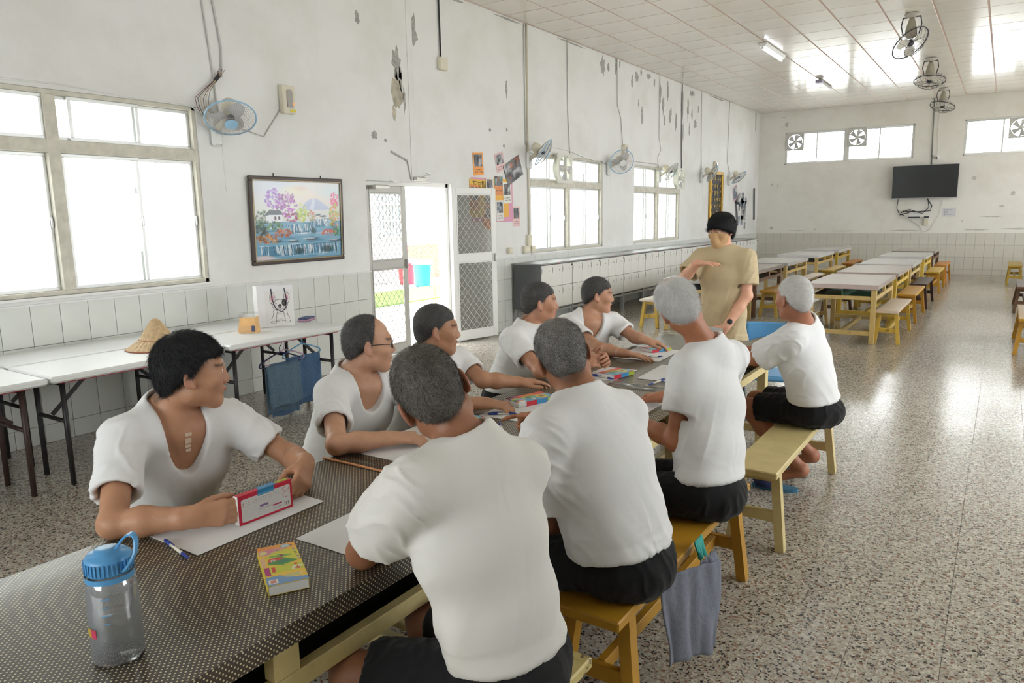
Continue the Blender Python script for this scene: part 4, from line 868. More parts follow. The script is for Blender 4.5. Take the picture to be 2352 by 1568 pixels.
def sdf_mesh(prims, h, smooth=2, grow=0.0, post=()):
    """union / carve the primitives on a grid of pitch h and return (verts, quads)"""
    lo = np.min([_bounds(p)[0] for p in prims if p['op'] == 'u'], 0)-3*h-.01-grow; hi = np.max([_bounds(p)[1] for p in prims if p['op'] == 'u'], 0)+3*h+.01+grow
    dim = np.ceil((hi-lo)/h).astype(int)+1
    F = np.full(dim, .2, np.float32); ax = [lo[i]+h*np.arange(dim[i]) for i in range(3)]
    for p in prims:
        a, b = _bounds(p); mg = p['k']+3*h+grow
        i0 = np.clip(np.floor((a-mg-lo)/h).astype(int), 0, dim); i1 = np.clip(np.ceil((b+mg-lo)/h).astype(int)+1, 0, dim)
        if (i1 <= i0).any(): continue
        sl = tuple(slice(i0[i], i1[i]) for i in range(3))
        X, Y, Z = np.meshgrid(*[ax[i][sl[i]].astype(np.float32) for i in range(3)], indexing='ij', sparse=True)
        d = _eval(p, X, Y, Z).astype(np.float32); B = F[sl]; k = p['k']
        if p['op'] == 'u':
            hh = np.maximum(k-np.abs(B-d), 0)/k if k > 1e-6 else 0
            F[sl] = np.minimum(B, d)-hh*hh*k*.25
        elif p['op'] == 's':
            d = -d; hh = np.maximum(k-np.abs(B-d), 0)/k if k > 1e-6 else 0
            F[sl] = np.maximum(B, d)+hh*hh*k*.25
        elif p['op'] == 'i':
            F[sl] = np.maximum(B, d)
    if grow: F -= grow
    if post:
        X, Y, Z = np.meshgrid(*ax, indexing='ij', sparse=True)
        for fn in post: F = np.maximum(F, fn(X, Y, Z)).astype(np.float32)
    S = F < 0
    C = np.zeros(tuple(dim-1), np.uint8)
    for i in (0, 1):
        for j in (0, 1):
            for k in (0, 1): C += S[i:dim[0]-1+i, j:dim[1]-1+j, k:dim[2]-1+k]
    act = np.argwhere((C > 0) & (C < 8)); n = len(act)
    idx = np.full(tuple(dim-1), -1, np.int32); idx[act[:, 0], act[:, 1], act[:, 2]] = np.arange(n)
    cor = np.array([(i, j, k) for i in (0, 1) for j in (0, 1) for k in (0, 1)])
    val = np.stack([F[act[:, 0]+c[0], act[:, 1]+c[1], act[:, 2]+c[2]] for c in cor], 1)
    pos = np.zeros((n, 3)); cnt = np.zeros(n)
    for a in range(8):
        for b in range(a+1, 8):
            if np.abs(cor[a]-cor[b]).sum() != 1: continue
            m = (val[:, a] < 0) != (val[:, b] < 0); t = val[m, a]/(val[m, a]-val[m, b])
            pos[m] += cor[a]+t[:, None]*(cor[b]-cor[a]); cnt[m] += 1
    V = (act+pos/np.maximum(cnt, 1)[:, None])*h+lo
    Q = []
    for axx in range(3):
        o = [i for i in range(3) if i != axx]
        s0 = [slice(1, dim[i]-1) for i in range(3)]; s0[axx] = slice(0, dim[axx]-1); s1 = list(s0); s1[axx] = slice(1, dim[axx])
        A, Bn = S[tuple(s0)], S[tuple(s1)]; e = np.argwhere(A != Bn)
        if len(e) == 0: continue
        inside = A[e[:, 0], e[:, 1], e[:, 2]]
        e = e+np.array([0 if i == axx else 1 for i in range(3)])
        def cell(d1, d2):
            c = e.copy(); c[:, o[0]] -= d1; c[:, o[1]] -= d2; return idx[c[:, 0], c[:, 1], c[:, 2]]
        q = np.stack([cell(1, 1), cell(0, 1), cell(0, 0), cell(1, 0)], 1)
        flip = inside if axx == 1 else ~inside
        q[flip] = q[flip][:, ::-1]; Q.append(q)
    Q = np.concatenate(Q); Q = Q[(Q >= 0).all(1)]
    if smooth:
        E = np.concatenate([Q[:, [0, 1]], Q[:, [1, 2]], Q[:, [2, 3]], Q[:, [3, 0]]]); E = np.concatenate([E, E[:, ::-1]])
        deg = np.bincount(E[:, 0], minlength=n).astype(float)
        for lam in ([.5, -.25]*smooth)[:-1] if smooth > 1 else [.5]:
            S_ = np.stack([np.bincount(E[:, 0], weights=V[E[:, 1], i], minlength=n) for i in range(3)], 1)/np.maximum(deg, 1)[:, None]
            V = V+(S_-V)*lam
    return V, Q
def np_mesh(name, V, Q, smooth=True):
    me = bpy.data.meshes.new(name); nv, nq = len(V), len(Q)
    me.vertices.add(nv); me.vertices.foreach_set('co', np.asarray(V, np.float32).ravel())
    me.loops.add(nq*Q.shape[1]); me.loops.foreach_set('vertex_index', np.asarray(Q, np.int32).ravel())
    me.polygons.add(nq); me.polygons.foreach_set('loop_start', np.arange(nq, dtype=np.int32)*Q.shape[1])
    if smooth: me.polygons.foreach_set('use_smooth', np.ones(nq, bool))
    me.update(calc_edges=True); me.validate(); return me
def vnormals(V, Q):
    a, b, c, d = (V[Q[:, i]] for i in range(4)); fn = np.cross(c-a, d-b); N = np.zeros_like(V)
    for i in range(4):
        for x in range(3): N[:, x] += np.bincount(Q[:, i], weights=fn[:, x], minlength=len(V))
    return N/np.maximum(np.linalg.norm(N, axis=1), 1e-9)[:, None]

def skin_mat(name, col, lip=(.45, .16, .13), brow=(.03, .028, .026)):
    m, nt, b = _nodes(name)
    a = nt.nodes.new('ShaderNodeAttribute'); a.attribute_name = 'mask'
    sp = nt.nodes.new('ShaderNodeSeparateColor'); nt.links.new(a.outputs['Color'], sp.inputs[0])
    tc = nt.nodes.new('ShaderNodeTexCoord')
    n = nt.nodes.new('ShaderNodeTexNoise'); n.inputs['Scale'].default_value = 24; n.inputs['Detail'].default_value = 6; nt.links.new(tc.outputs['Object'], n.inputs['Vector'])
    cr = nt.nodes.new('ShaderNodeMix'); cr.data_type = 'RGBA'
    nt.links.new(n.outputs['Fac'], cr.inputs['Factor']); cr.inputs['A'].default_value = (col[0]*.82, col[1]*.76, col[2]*.72, 1); cr.inputs['B'].default_value = (col[0]*1.14, col[1]*1.16, col[2]*1.18, 1)
    m1 = nt.nodes.new('ShaderNodeMix'); m1.data_type = 'RGBA'; nt.links.new(sp.outputs[0], m1.inputs['Factor']); nt.links.new(cr.outputs['Result'], m1.inputs['A']); m1.inputs['B'].default_value = (*lip, 1)
    m2 = nt.nodes.new('ShaderNodeMix'); m2.data_type = 'RGBA'; nt.links.new(sp.outputs[1], m2.inputs['Factor']); nt.links.new(m1.outputs['Result'], m2.inputs['A']); m2.inputs['B'].default_value = (*brow, 1)
    nt.links.new(m2.outputs['Result'], b.inputs['Base Color'])
    b.inputs['Roughness'].default_value = .48; b.inputs['Specular IOR Level'].default_value = .4
    b.inputs['Subsurface Weight'].default_value = .12; b.inputs['Subsurface Radius'].default_value = (.9, .35, .2); b.inputs['Subsurface Scale'].default_value = .012
    n2 = nt.nodes.new('ShaderNodeTexNoise'); n2.inputs['Scale'].default_value = 140; n2.inputs['Detail'].default_value = 3; nt.links.new(tc.outputs['Object'], n2.inputs['Vector'])
    bp = nt.nodes.new('ShaderNodeBump'); bp.inputs['Strength'].default_value = .18; bp.inputs['Distance'].default_value = .004
    nt.links.new(n2.outputs['Fac'], bp.inputs['Height']); nt.links.new(bp.outputs['Normal'], b.inputs['Normal'])
    return m
def cloth_mat(name, col, bump=.045, scale=40, sheen=.1):
    if name in _mats: return _mats[name]
    m, nt, b = _nodes(name); b.inputs['Base Color'].default_value = (*col, 1); b.inputs['Roughness'].default_value = .86
    b.inputs['Specular IOR Level'].default_value = .2; b.inputs['Sheen Weight'].default_value = sheen
    tc = nt.nodes.new('ShaderNodeTexCoord')
    n = nt.nodes.new('ShaderNodeTexNoise'); n.inputs['Scale'].default_value = scale*.35; n.inputs['Detail'].default_value = 5; n.inputs['Roughness'].default_value = .55
    nt.links.new(tc.outputs['Object'], n.inputs['Vector'])
    w = nt.nodes.new('ShaderNodeTexNoise'); w.inputs['Scale'].default_value = 900; nt.links.new(tc.outputs['Object'], w.inputs['Vector'])
    ad = nt.nodes.new('ShaderNodeMath'); ad.operation = 'MULTIPLY_ADD'; ad.inputs[1].default_value = .06; nt.links.new(w.outputs['Fac'], ad.inputs[0]); nt.links.new(n.outputs['Fac'], ad.inputs[2])
    bp = nt.nodes.new('ShaderNodeBump'); bp.inputs['Strength'].default_value = bump*2.2; bp.inputs['Distance'].default_value = .02
    nt.links.new(ad.outputs[0], bp.inputs['Height']); nt.links.new(bp.outputs['Normal'], b.inputs['Normal'])
    _mats[name] = m; return m
def hair_mat(name, dark, light, mix=.5, scale=420):
    if name in _mats: return _mats[name]
    m, nt, b = _nodes(name); tc = nt.nodes.new('ShaderNodeTexCoord')
    n = nt.nodes.new('ShaderNodeTexNoise'); n.inputs['Scale'].default_value = scale; n.inputs['Detail'].default_value = 2; nt.links.new(tc.outputs['Object'], n.inputs['Vector'])
    r = nt.nodes.new('ShaderNodeValToRGB'); r.color_ramp.elements[0].position = mix-.12; r.color_ramp.elements[1].position = mix+.12
    r.color_ramp.elements[0].color = (*dark, 1); r.color_ramp.elements[1].color = (*light, 1)
    n1 = nt.nodes.new('ShaderNodeTexNoise'); n1.inputs['Scale'].default_value = 26; n1.inputs['Detail'].default_value = 3; nt.links.new(tc.outputs['Object'], n1.inputs['Vector'])
    sm = nt.nodes.new('ShaderNodeMath'); sm.operation = 'MULTIPLY_ADD'; sm.inputs[1].default_value = .22; nt.links.new(n1.outputs['Fac'], sm.inputs[0])
    sm2 = nt.nodes.new('ShaderNodeMath'); sm2.operation = 'MULTIPLY'; sm2.inputs[1].default_value = .78; nt.links.new(n.outputs['Fac'], sm2.inputs[0]); nt.links.new(sm2.outputs[0], sm.inputs[2])
    nt.links.new(sm.outputs[0], r.inputs['Fac'])
    at = nt.nodes.new('ShaderNodeAttribute'); at.attribute_name = 'scalp'; sc = nt.nodes.new('ShaderNodeSeparateColor'); nt.links.new(at.outputs['Color'], sc.inputs[0])
    mk = nt.nodes.new('ShaderNodeMix'); mk.data_type = 'RGBA'; nt.links.new(sc.outputs[0], mk.inputs['Factor']); nt.links.new(r.outputs['Color'], mk.inputs['A']); mk.inputs['B'].default_value = (.40, .235, .165, 1); nt.links.new(mk.outputs['Result'], b.inputs['Base Color'])
    b.inputs['Roughness'].default_value = .55; b.inputs['Specular IOR Level'].default_value = .35
    bp = nt.nodes.new('ShaderNodeBump'); bp.inputs['Strength'].default_value = .5; bp.inputs['Distance'].default_value = .006
    nt.links.new(n.outputs['Fac'], bp.inputs['Height']); nt.links.new(bp.outputs['Normal'], b.inputs['Normal'])
    _mats[name] = m; return m

def hand_prims(W, d, n, t, curl=((15, 20, 12),)*4, spread=0.0, thumb=(.55, .75, -.15), thumb2=None, sc=1.0):
    """W wrist, d finger direction, n back of the hand, t thumb side; curl: per finger three bends in degrees"""
    d = nrm(d); n = nrm(n-d*(n@d)); t0 = np.cross(n, d); t = t0 if t0@np.asarray(t, float) > 0 else -t0
    P = []; off = (.029, .0095, -.0105, -.029); kl = (.088, .092, .087, .078); fl = (.97, 1.07, 1.0, .8)
    P.append(cone(W-d*.03, W+d*.02, .026*sc, .024*sc, .015, t, 1.22))
    for i in range(4):
        K = W+(d*kl[i]+t*off[i])*sc
        P.append(cone(W+(d*.015+t*off[i]*.62)*sc, K, .0145*sc, .0122*sc, .012))
        a = 0.0; dd = nrm(d+t*off[i]*spread*9); p = K; r = .0102*(1.0 if i < 3 else .88)*sc
        for j, L in enumerate((.043, .027, .022)):
            a += math.radians(curl[i][j]); v = dd*math.cos(a)-n*math.sin(a); q = p+v*L*fl[i]*sc
            P.append(cone(p, q, r, r*.9, .0055 if j else .007)); p = q; r *= .9
    tb = W+(d*.028+t*.024-n*.006)*sc; td = nrm(d*thumb[0]+t*thumb[1]+n*thumb[2])
    P.append(cone(W+(d*.012+t*.012-n*.004)*sc, tb+td*.022*sc, .018*sc, .0165*sc, .012))
    p1 = tb+td*.046*sc; t2 = nrm(td*.55+d*.75) if thumb2 is None else nrm(d*thumb2[0]+t*thumb2[1]+n*thumb2[2])
    P.append(cone(tb, p1, .0145*sc, .0122*sc, .008)); p2 = p1+t2*.032*sc; P.append(cone(p1, p2, .0118*sc, .011*sc, .005)); P.append(cone(p2, p2+t2*.022*sc, .011*sc, .0088*sc, .004))
    return P
def head_prims(c, Rh, sc=1.0, jaw=1.0, nose=1.0):
    """c head centre; Rh columns left, forward, up"""
    g = lambda x, y, z: c+Rh@(np.array([x, y, z])*sc); A = Rh.T
    P = [ell(g(0, -.014, .034), V3(.076, .096, .087)*sc, A, .03), ell(g(0, .03, -.03), V3(.062*jaw, .064, .08)*sc, A, .035),
         cone(g(-.048*jaw, .0, -.062), g(-.016, .064, -.096), .022*sc, .021*sc, .03), cone(g(.048*jaw, .0, -.062), g(.016, .064, -.096), .022*sc, .021*sc, .03),
         ell(g(0, .066, -.099), V3(.024, .02, .018)*sc, A, .025),
         ell(g(-.046, .062, -.022), V3(.022, .022, .02)*sc, A, .03), ell(g(.046, .062, -.022), V3(.022, .022, .02)*sc, A, .03),
         cone(g(-.036, .079, .026), g(.036, .079, .026), .013*sc, .013*sc, .025)]
    for s in (-1, 1):
        P.append(ell(g(s*.032, .1, .004), V3(.019, .016, .012)*sc, A, .016, 's'))
        P.append(ell(g(s*.032, .079, .005), V3(.0165, .011, .0115)*sc, A, .006))
        P.append(cone(g(s*.016, .0905, -.001), g(s*.047, .083, -.002), .0028*sc, .0028*sc, .006))
    P += [cone(g(0, .086, .016), g(0, .1035*nose, -.027), .0075*sc, .0125*sc, .016), ell(g(-.0135, .096, -.034), V3(.0085, .011, .008)*sc, A, .008), ell(g(.0135, .096, -.034), V3(.0085, .011, .008)*sc, A, .008),
          cone(g(-.02, .086, -.06), g(0, .0945, -.0595), .006*sc, .0072*sc, .008), cone(g(.02, .086, -.06), g(0, .0945, -.0595), .006*sc, .0072*sc, .008),
          cone(g(-.017, .086, -.0715), g(.017, .086, -.0715), .0075*sc, .0075*sc, .008), cone(g(-.024, .095, -.066), g(.024, .095, -.066), .0022*sc, .0022*sc, .004, op='s')]
    for s in (-1, 1):
        P.append(ell(g(s*.079, -.012, -.008), V3(.008, .019, .033)*sc, A@np.array([[math.cos(.35*s), math.sin(.35*s), 0], [-math.sin(.35*s), math.cos(.35*s), 0], [0, 0, 1]]).T if False else _earR(A, s), .008))
        P.append(ell(g(s*.088, -.004, -.004), V3(.008, .010, .018)*sc, A, .006, 's'))
        P.append(ell(g(s*.08, .0, -.034), V3(.007, .009, .01)*sc, A, .008))
    return P
def _earR(A, s):
    a = .45*s; return np.array([[math.cos(a), math.sin(a), 0], [-math.sin(a), math.cos(a), 0], [0, 0, 1.0]])@A
def _frame_head(look, up):
    f = nrm(look); u = np.asarray(up, float); u = nrm(u-f*(u@f)); l = np.cross(u, f); return np.stack([l, f, u], 1)
def fold_noise(P, sx, sy, sz, seed):
    o = np.empty(len(P))
    for i in range(len(P)):
        o[i] = mnoise.noise((P[i, 0]*sx+seed, P[i, 1]*sy+seed*1.7, P[i, 2]*sz-seed))
    return o
def person(label, J, look, up=(0, 0, 1), hair='black', neckline='v', skin=(.40, .235, .155), shirt=(.80, .80, .80), hands={}, h=.0048, seed=1,
           bulk=1.0, hairlen=.006, hairfrac=1.0, seated=True, sleeve=.6, sleeve_r=.074, shoes=None, hem=None, mask=None, glasses=None, hairfn=None, scoop=None, headsc=1.0, strand=.010, strands=5200, lift=.5, flow=.8, crown=None):
    """J: joint positions; builds body (one surface) with hair, eyes, shirt, shorts as children"""
    J = {k: np.asarray(v, float) for k, v in J.items()}
    P0, N, SL, SR, Hc = J['P'], J['N'], J['SL'], J['SR'], J['H']
    lat = nrm(SL-SR); upv = nrm(N-P0); lat = nrm(lat-upv*(lat@upv)); fw = np.cross(lat, upv)
    Smid = (SL+SR)/2; chest = P0+(Smid-P0)*.68+fw*.006; waist = P0+(Smid-P0)*.33-fw*.0
    if 'belly' in J: waist = waist+fw*J['belly'][0]
    b = bulk
    root = thing('person', label, 'person', tuple(P0*[1, 1, 0]))
    inv = Matrix.Translation(-Vector(P0*[1, 1, 0]))
    Rh = _frame_head(look, up)
    hw = nrm(lat*[1, 1, 0]) if True else lat
    # ---- body: head, neck, chest, arms, legs in one surface (slim where clothes hide it)
    B = []
    neck_top = Hc+Rh@V3(0, -.028, -.06)*headsc; neck_low = N-upv*.03-fw*.0
    B += [cone(chest, Smid+fw*.005, .088*b, .074*b, .03, lat, 1.5), cone(P0, chest, .05, .07, .05)]
    B += [cone(SL-lat*.03, SR+lat*.03, .046, .046, .04)]
    B += [cone(N-upv*.0+lat*.03, SL-lat*.02, .04, .044, .05), cone(N+lat*-.03, SR+lat*.02, .04, .044, .05)]
    B += [cone(neck_low, neck_top, .060*b, .054*b, .035)]
    for a, e, w in (('SL', 'EL', 'WL'), ('SR', 'ER', 'WR')):
        S_, E_, W_ = J[a], J[e], J[w]; fm = E_+(W_-E_)*.38; hd = hands.get(a[1], {})
        tv = hd.get('t', lat)
        B += [cone(S_, E_, .047*b, .039, .03), cone(E_, fm, .040, .0405, .02), cone(fm, W_, .0405, .0265, .02, tv, 1.12), ell(E_, V3(.038, .038, .038), None, .02)]
        if hd: B += hand_prims(W_, np.asarray(hd['d'], float), np.asarray(hd['n'], float), np.asarray(hd['t'], float), hd.get('curl', ((14, 22, 14), (16, 24, 14), (18, 26, 16), (20, 28, 16))), hd.get('spread', .0), hd.get('thumb', (.55, .75, -.15)), hd.get('thumb2'), hd.get('sc', 1.0))
    hipL, hipR = P0+hw*.085, P0-hw*.085
    for hip, kn, an, to in ((hipL, 'KL', 'AL', 'TL'), (hipR, 'KR', 'AR', 'TR')):
        K_, A_, T_ = J[kn], J[an], J[to]; cf = K_+(A_-K_)*.33
        B += [cone(hip, K_, .062, .054, .04), cone(K_, cf, .052, .056, .03), cone(cf, A_, .056, .034, .03)]
        fd = nrm(T_-A_); B += [ell(A_-fd*.02+V3(0, 0, -.02), V3(.034, .034, .04), None, .03), cone(A_+V3(0, 0, -.02), T_, .033, .024, .025, np.cross(fd, V3(0, 0, 1)), 1.35)]
    B += head_prims(Hc, Rh, headsc)
    V, Q = sdf_mesh(B, h, 2)
    me = np_mesh('body', V@np.eye(3)-P0*[1, 1, 0], Q)
    loc = (V-Hc)@Rh/headsc
    mk = np.zeros((len(V), 4), np.float32); mk[:, 3] = 1
    lipd = np.sqrt((loc[:, 0]/.022)**2+((loc[:, 1]-.093)/.02)**2+((loc[:, 2]+.066)/.0125)**2); mk[:, 0] = np.clip((1.15-lipd)*3, 0, .75)
    ears = np.clip((np.abs(loc[:, 0])-.076)/.012, 0, 1)*(np.abs(loc[:, 2]+.01) < .05)*(np.abs(loc[:, 1]+.01) < .05); mk[:, 0] = np.maximum(mk[:, 0], ears*.35)
    bz = .0295-.10*np.clip(np.abs(loc[:, 0])-.03, 0, 1)-.0; br = np.clip(1-np.abs(loc[:, 2]-bz)/.0058, 0, 1)*((np.abs(loc[:, 0]) > .012) & (np.abs(loc[:, 0]) < .054) & (loc[:, 1] > .05)); mk[:, 1] = np.clip(br*1.6, 0, .85)
    near = np.linalg.norm(V-Hc, axis=1) < .16
    if hair:
        hl0 = hairfn or HAIRLINE; hv0 = hl0(loc[:, 0], loc[:, 1], loc[:, 2])
        fade = np.clip(1+hv0/.02, 0, 1)*np.clip((.045-loc[:, 1])/.03, 0, 1)*(np.abs(loc[:, 0]) < .079); mk[:, 1] = np.maximum(mk[:, 1], fade*.55)
    mk[~near, :2] = 0
    at = me.color_attributes.new('mask', 'FLOAT_COLOR', 'POINT'); at.data.foreach_set('color', mk.ravel())
    key = 'skin_%d' % seed
    body = link('body', me, skin_mat(key, skin), root)
    # ---- eyes
    if near.any():
        for s in (-1, 1):
            ec = Hc+Rh@(V3(s*.032, .0805, .0045)*headsc)-P0*[1, 1, 0]
            e = MB().sphere(ec, .0118*headsc, 14, 10).build('eye', mat('eye_white', (.75, .73, .70), .2), root)
            ic = Hc+Rh@(V3(s*.032-.002*0, .0905, .0045)*headsc)-P0*[1, 1, 0]
            MB().lathe(ic, [(.0, .0022), (.004, .0018), (.0056, 0)], 12, Rh[:, 1]).build('iris', mat('iris_dark', (.02, .012, .008), .15), e)
    # ---- hair
    if hair:
        g = lambda x, y, z: Hc+Rh@(np.array([x, y, z])*headsc); A = Rh.T; t = hairlen
        Hp = [ell(g(0, -.014, .034), (V3(.076, .096, .087)+t)*headsc, A, .02), ell(g(0, -.06, -.02), (V3(.056, .044, .055)+t*.6)*headsc, A, .03)]
        hl = hairfn or HAIRLINE
        def fn(X, Y, Z):
            px, py, pz = X-Hc[0], Y-Hc[1], Z-Hc[2]; q = [(Rh[0, i]*px+Rh[1, i]*py+Rh[2, i]*pz)/headsc for i in range(3)]
            return -hl(*q)*.8
        Hp.append(dict(t='f', fn=fn, lo=Hc-.2, hi=Hc+.2, k=.001, op='i'))
        hv, hq = sdf_mesh(Hp, .0042, 2); hn = vnormals(hv, hq)
        hm = HAIR[hair]
        hme = np_mesh('hair', hv-P0*[1, 1, 0], hq); ho = link('hair', hme, hm, root)
        thin = np.zeros(len(hv))
        if crown: thin = np.clip(1.25-np.linalg.norm(hv-g(*crown[:3]), axis=1)/crown[3], 0, 1)*crown[4]
        ca = np.ones((len(hv), 4), np.float32); ca[:, 0] = thin; hme.color_attributes.new('scalp', 'FLOAT_COLOR', 'POINT').data.foreach_set('color', ca.ravel())
        rs = np.random.RandomState(seed); out = ((hv-g(0, -.01, .0))*hn).sum(1) > 0
        lx = (hv-Hc)@Rh
        cand = np.where(out & (np.linalg.norm(hv-g(0, -.014, .034), axis=1) > .07*headsc))[0]
        pick = rs.choice(cand, strands); base = hv[pick]+rs.randn(strands, 3)*.0022-hn[pick]*.002
        back = Rh@V3(0, -.5, -.6); crown = g(0, -.06, .12)
        fl = base-crown; fl -= hn[pick]*(fl*hn[pick]).sum(1)[:, None]; fl /= np.maximum(np.linalg.norm(fl, axis=1), 1e-6)[:, None]
        sd = hn[pick]*lift+fl*flow+rs.randn(strands, 3)*.14; sd /= np.linalg.norm(sd, axis=1)[:, None]
        ln = strand*(.7+.8*rs.rand(strands)); side = np.cross(sd, rs.randn(strands, 3)); side /= np.maximum(np.linalg.norm(side, axis=1), 1e-6)[:, None]
        wd = .00055
        sv = np.stack([base-side*wd, base+side*wd, base+sd*ln[:, None]], 1).reshape(-1, 3)-P0*[1, 1, 0]
        keep = rs.rand(strands) > thin[pick]*1.1; sv = sv.reshape(-1, 3, 3)[keep].reshape(-1, 3); strands = int(keep.sum())
        so = link('hair_strands', np_mesh('hair_strands', sv, np.arange(3*strands).reshape(-1, 3), False), hm, ho); so['kind'] = 'stuff'
    # ---- shirt
    Sh = []; pad = .012; sc_ = b
    hipw = P0+upv*.03
    if not seated: Sh.append(cone(hipw, np.array([P0[0], P0[1], hem-.1]), .112*b+pad, .128*b+pad, .05, lat, 1.42))
    Sh += [cone(hipw, waist, .112*sc_+pad, .108*sc_+pad, .05, lat, 1.38), cone(waist, chest, .108*sc_+pad, .110*sc_+pad, .05, lat, 1.42),
           cone(chest, Smid+fw*.004-upv*.03, .110*sc_+pad, .082*sc_+pad, .06, lat, 1.55), cone(SL-lat*.03, SR+lat*.03, .053+pad, .053+pad, .075)]
    Sh += [cone(N+lat*.035-upv*.008, SL-lat*.02, .040+pad, .046+pad, .05), cone(N-lat*.035-upv*.008, SR+lat*.02, .040+pad, .046+pad, .05)]
    cuts = []
    for a, e in (('SL', 'EL'), ('SR', 'ER')):
        S_, E_ = J[a], J[e]; ad = nrm(E_-S_); L = np.linalg.norm(E_-S_); fr = sleeve[a[1]] if isinstance(sleeve, dict) else sleeve
        end = S_+ad*L*fr; drop = V3(0, 0, -.008)
        Sh.append(cone(S_-ad*.0, end+drop, .060+pad, sleeve_r, .03, capb=True))
        cuts.append(cone(end+drop-ad*.055, end+drop+ad*.03, sleeve_r-.020, sleeve_r-.014, .004, capb=True, op='s'))
    tail = hipw-V3(0, 0, .0)
    Sh += cuts
    # neckline
    nd = nrm(neck_top-N); nd = nrm(nd*.8+upv*.35); nl = nrm(lat-nd*(lat@nd))
    Sh.insert(len(Sh)-2, cone(N-nd*.05, N+nd*.020, .084, .073, .03, nl, 1.14, capb=True))
    if neckline == 'crew':
        Sh.append(cone(N-nd*.012, N+nd*.25, .0605, .0655, .004, nl, 1.14, capa=True, op='s'))
    else:
        dep, wid = scoop or (.15, .085)
        o = N+fw*.06
        def fnn(X, Y, Z):
            px, py, pz = X-o[0], Y-o[1], Z-o[2]
            u_ = px*lat[0]+py*lat[1]+pz*lat[2]; v_ = px*upv[0]+py*upv[1]+pz*upv[2]; w_ = px*fw[0]+py*fw[1]+pz*fw[2]
            vv = np.where(v_ < .0, v_/dep, v_/.5); wu = wid
            dd = (np.sqrt((u_/wu)**2+vv**2)-1)*wid*.8
            return np.maximum(dd, -.045-w_)
        Sh.append(dict(t='f', fn=fnn, lo=o-.28, hi=o+.28, k=.005, op='s'))
        Sh.append(cone(N-nd*.004, N+nd*.25, .064, .07, .004, nl, 1.2, capa=True, op='s'))
    hemz = hem if hem is not None else P0[2]+.055
    hn_ = nrm(V3(0, 0, 1)*.75+upv*.25); hp = np.array([P0[0], P0[1], hemz])
    def fnh(X, Y, Z): return -((X-hp[0])*hn_[0]+(Y-hp[1])*hn_[1]+(Z-hp[2])*hn_[2])
    Sh.append(dict(t='f', fn=fnh, lo=P0-1.2, hi=P0+1.2, k=.001, op='i'))
    sv, sq = sdf_mesh(Sh, .0062, 2); sn = vnormals(sv, sq)
    rel = sv-P0; a_ = rel@lat; u_ = rel@upv; w_ = rel@fw; Lt = np.linalg.norm(N-P0)
    low = np.clip(1-u_/(Lt*.62), 0, 1)
    rs = seed*3.1; sk = .45*(1 if seed % 2 else -1)
    ang = np.arctan2(a_, w_)*.17
    f1 = fold_noise(np.stack([ang+u_*sk, u_, 0*u_], 1), 12.5, 2.2, 1, rs); am = np.clip(.35+1.3*fold_noise(np.stack([a_, u_, w_], 1), 3.5, 3.5, 3.5, rs+20), 0, 1.1); f2 = fold_noise(np.stack([ang-u_*.3, u_, 0*u_], 1), 7, 21, 1, rs+9)
    f3 = fold_noise(np.stack([a_-u_*.7, u_, w_], 1), 24, 4.5, 14, rs+4)
    arm = np.clip((np.abs(a_)-.17)/.05, 0, 1)
    ridge = lambda f: (1-np.minimum(np.abs(f)*2.2, 1))**1.4
    hemd = np.clip(1-np.abs((sv-hp)@hn_)/.05, 0, 1)
    disp = .0115*(ridge(f1)-.25)*(.15+.8*low)*(1-arm)*am+.0075*(ridge(f2)-.25)*low**3*am+.0085*(ridge(f3)-.3)*arm*.9+.010*hemd
    disp = np.maximum(disp, -.0035+.003*arm)
    sv = sv+sn*disp[:, None]
    so = link('shirt', np_mesh('shirt', sv-P0*[1, 1, 0], sq), cloth_mat('cloth_%.2f_%.2f' % (shirt[0], shirt[2]), shirt), root)
    # ---- shorts / trousers
    Tr = []
    Tr += [cone(P0+upv*.09, P0-V3(0, 0, .0), .094*b, .112*b, .05, hw, 1.40)]
    if seated: Tr += [ell(P0-fw*.03*V3(1, 1, 0)-V3(0, 0, .02), V3(.125, .128, .10)*b, None, .05)]
    for hip, kn, an in ((hipL, 'KL', 'AL'), (hipR, 'KR', 'AR')):
        K_ = J[kn]; A_ = J[an]
        if seated:
            e = hip+(K_-hip)*.80; d_ = nrm(K_-hip)
            Tr.append(cone(hip, e, .092, .088, .04, capb=True)); Tr.append(cone(e-d_*.04, e+d_*.03, .074, .079, .003, capb=True, op='s'))
        else:
            Tr.append(cone(hip, K_, .080, .068, .04)); Tr.append(cone(K_, A_+V3(0, 0, .02), .075, .065, .03))
    if seated:
        seat = J['seat'][2] if 'seat' in J else .432
        def fnf(X, Y, Z): return seat+.001-Z+0*X+0*Y
        Tr.append(dict(t='f', fn=fnf, lo=P0-V3(.3, .3, .3), hi=P0+V3(.3, .3, .1), k=.001, op='i'))
    tv, tq = sdf_mesh(Tr, .0075, 2); tn = vnormals(tv, tq)
    f = fold_noise(tv-P0, 22, 22, 9, rs+2); tv = tv+tn*(.006*(ridge(f)-.3))[:, None]
    if seated: tv[:, 2] = np.maximum(tv[:, 2], seat+.0005)
    link('shorts' if seated else 'trousers', np_mesh('shorts', tv-P0*[1, 1, 0], tq), cloth_mat('cloth_black', (.012, .012, .013), .1), root)
    return root, dict(Hc=Hc, Rh=Rh, N=N, lat=lat, upv=upv, fw=fw, base=P0*[1, 1, 0], V=V, Q=Q)
HAIRLINE = lambda x, y, z: z-(.004+.72*y+3.2*np.clip(np.abs(x)-.045, 0, 1)*np.clip(y*6, 0, 1)-np.clip(-.03-y, 0, 1)*.25)
HAIR = {}
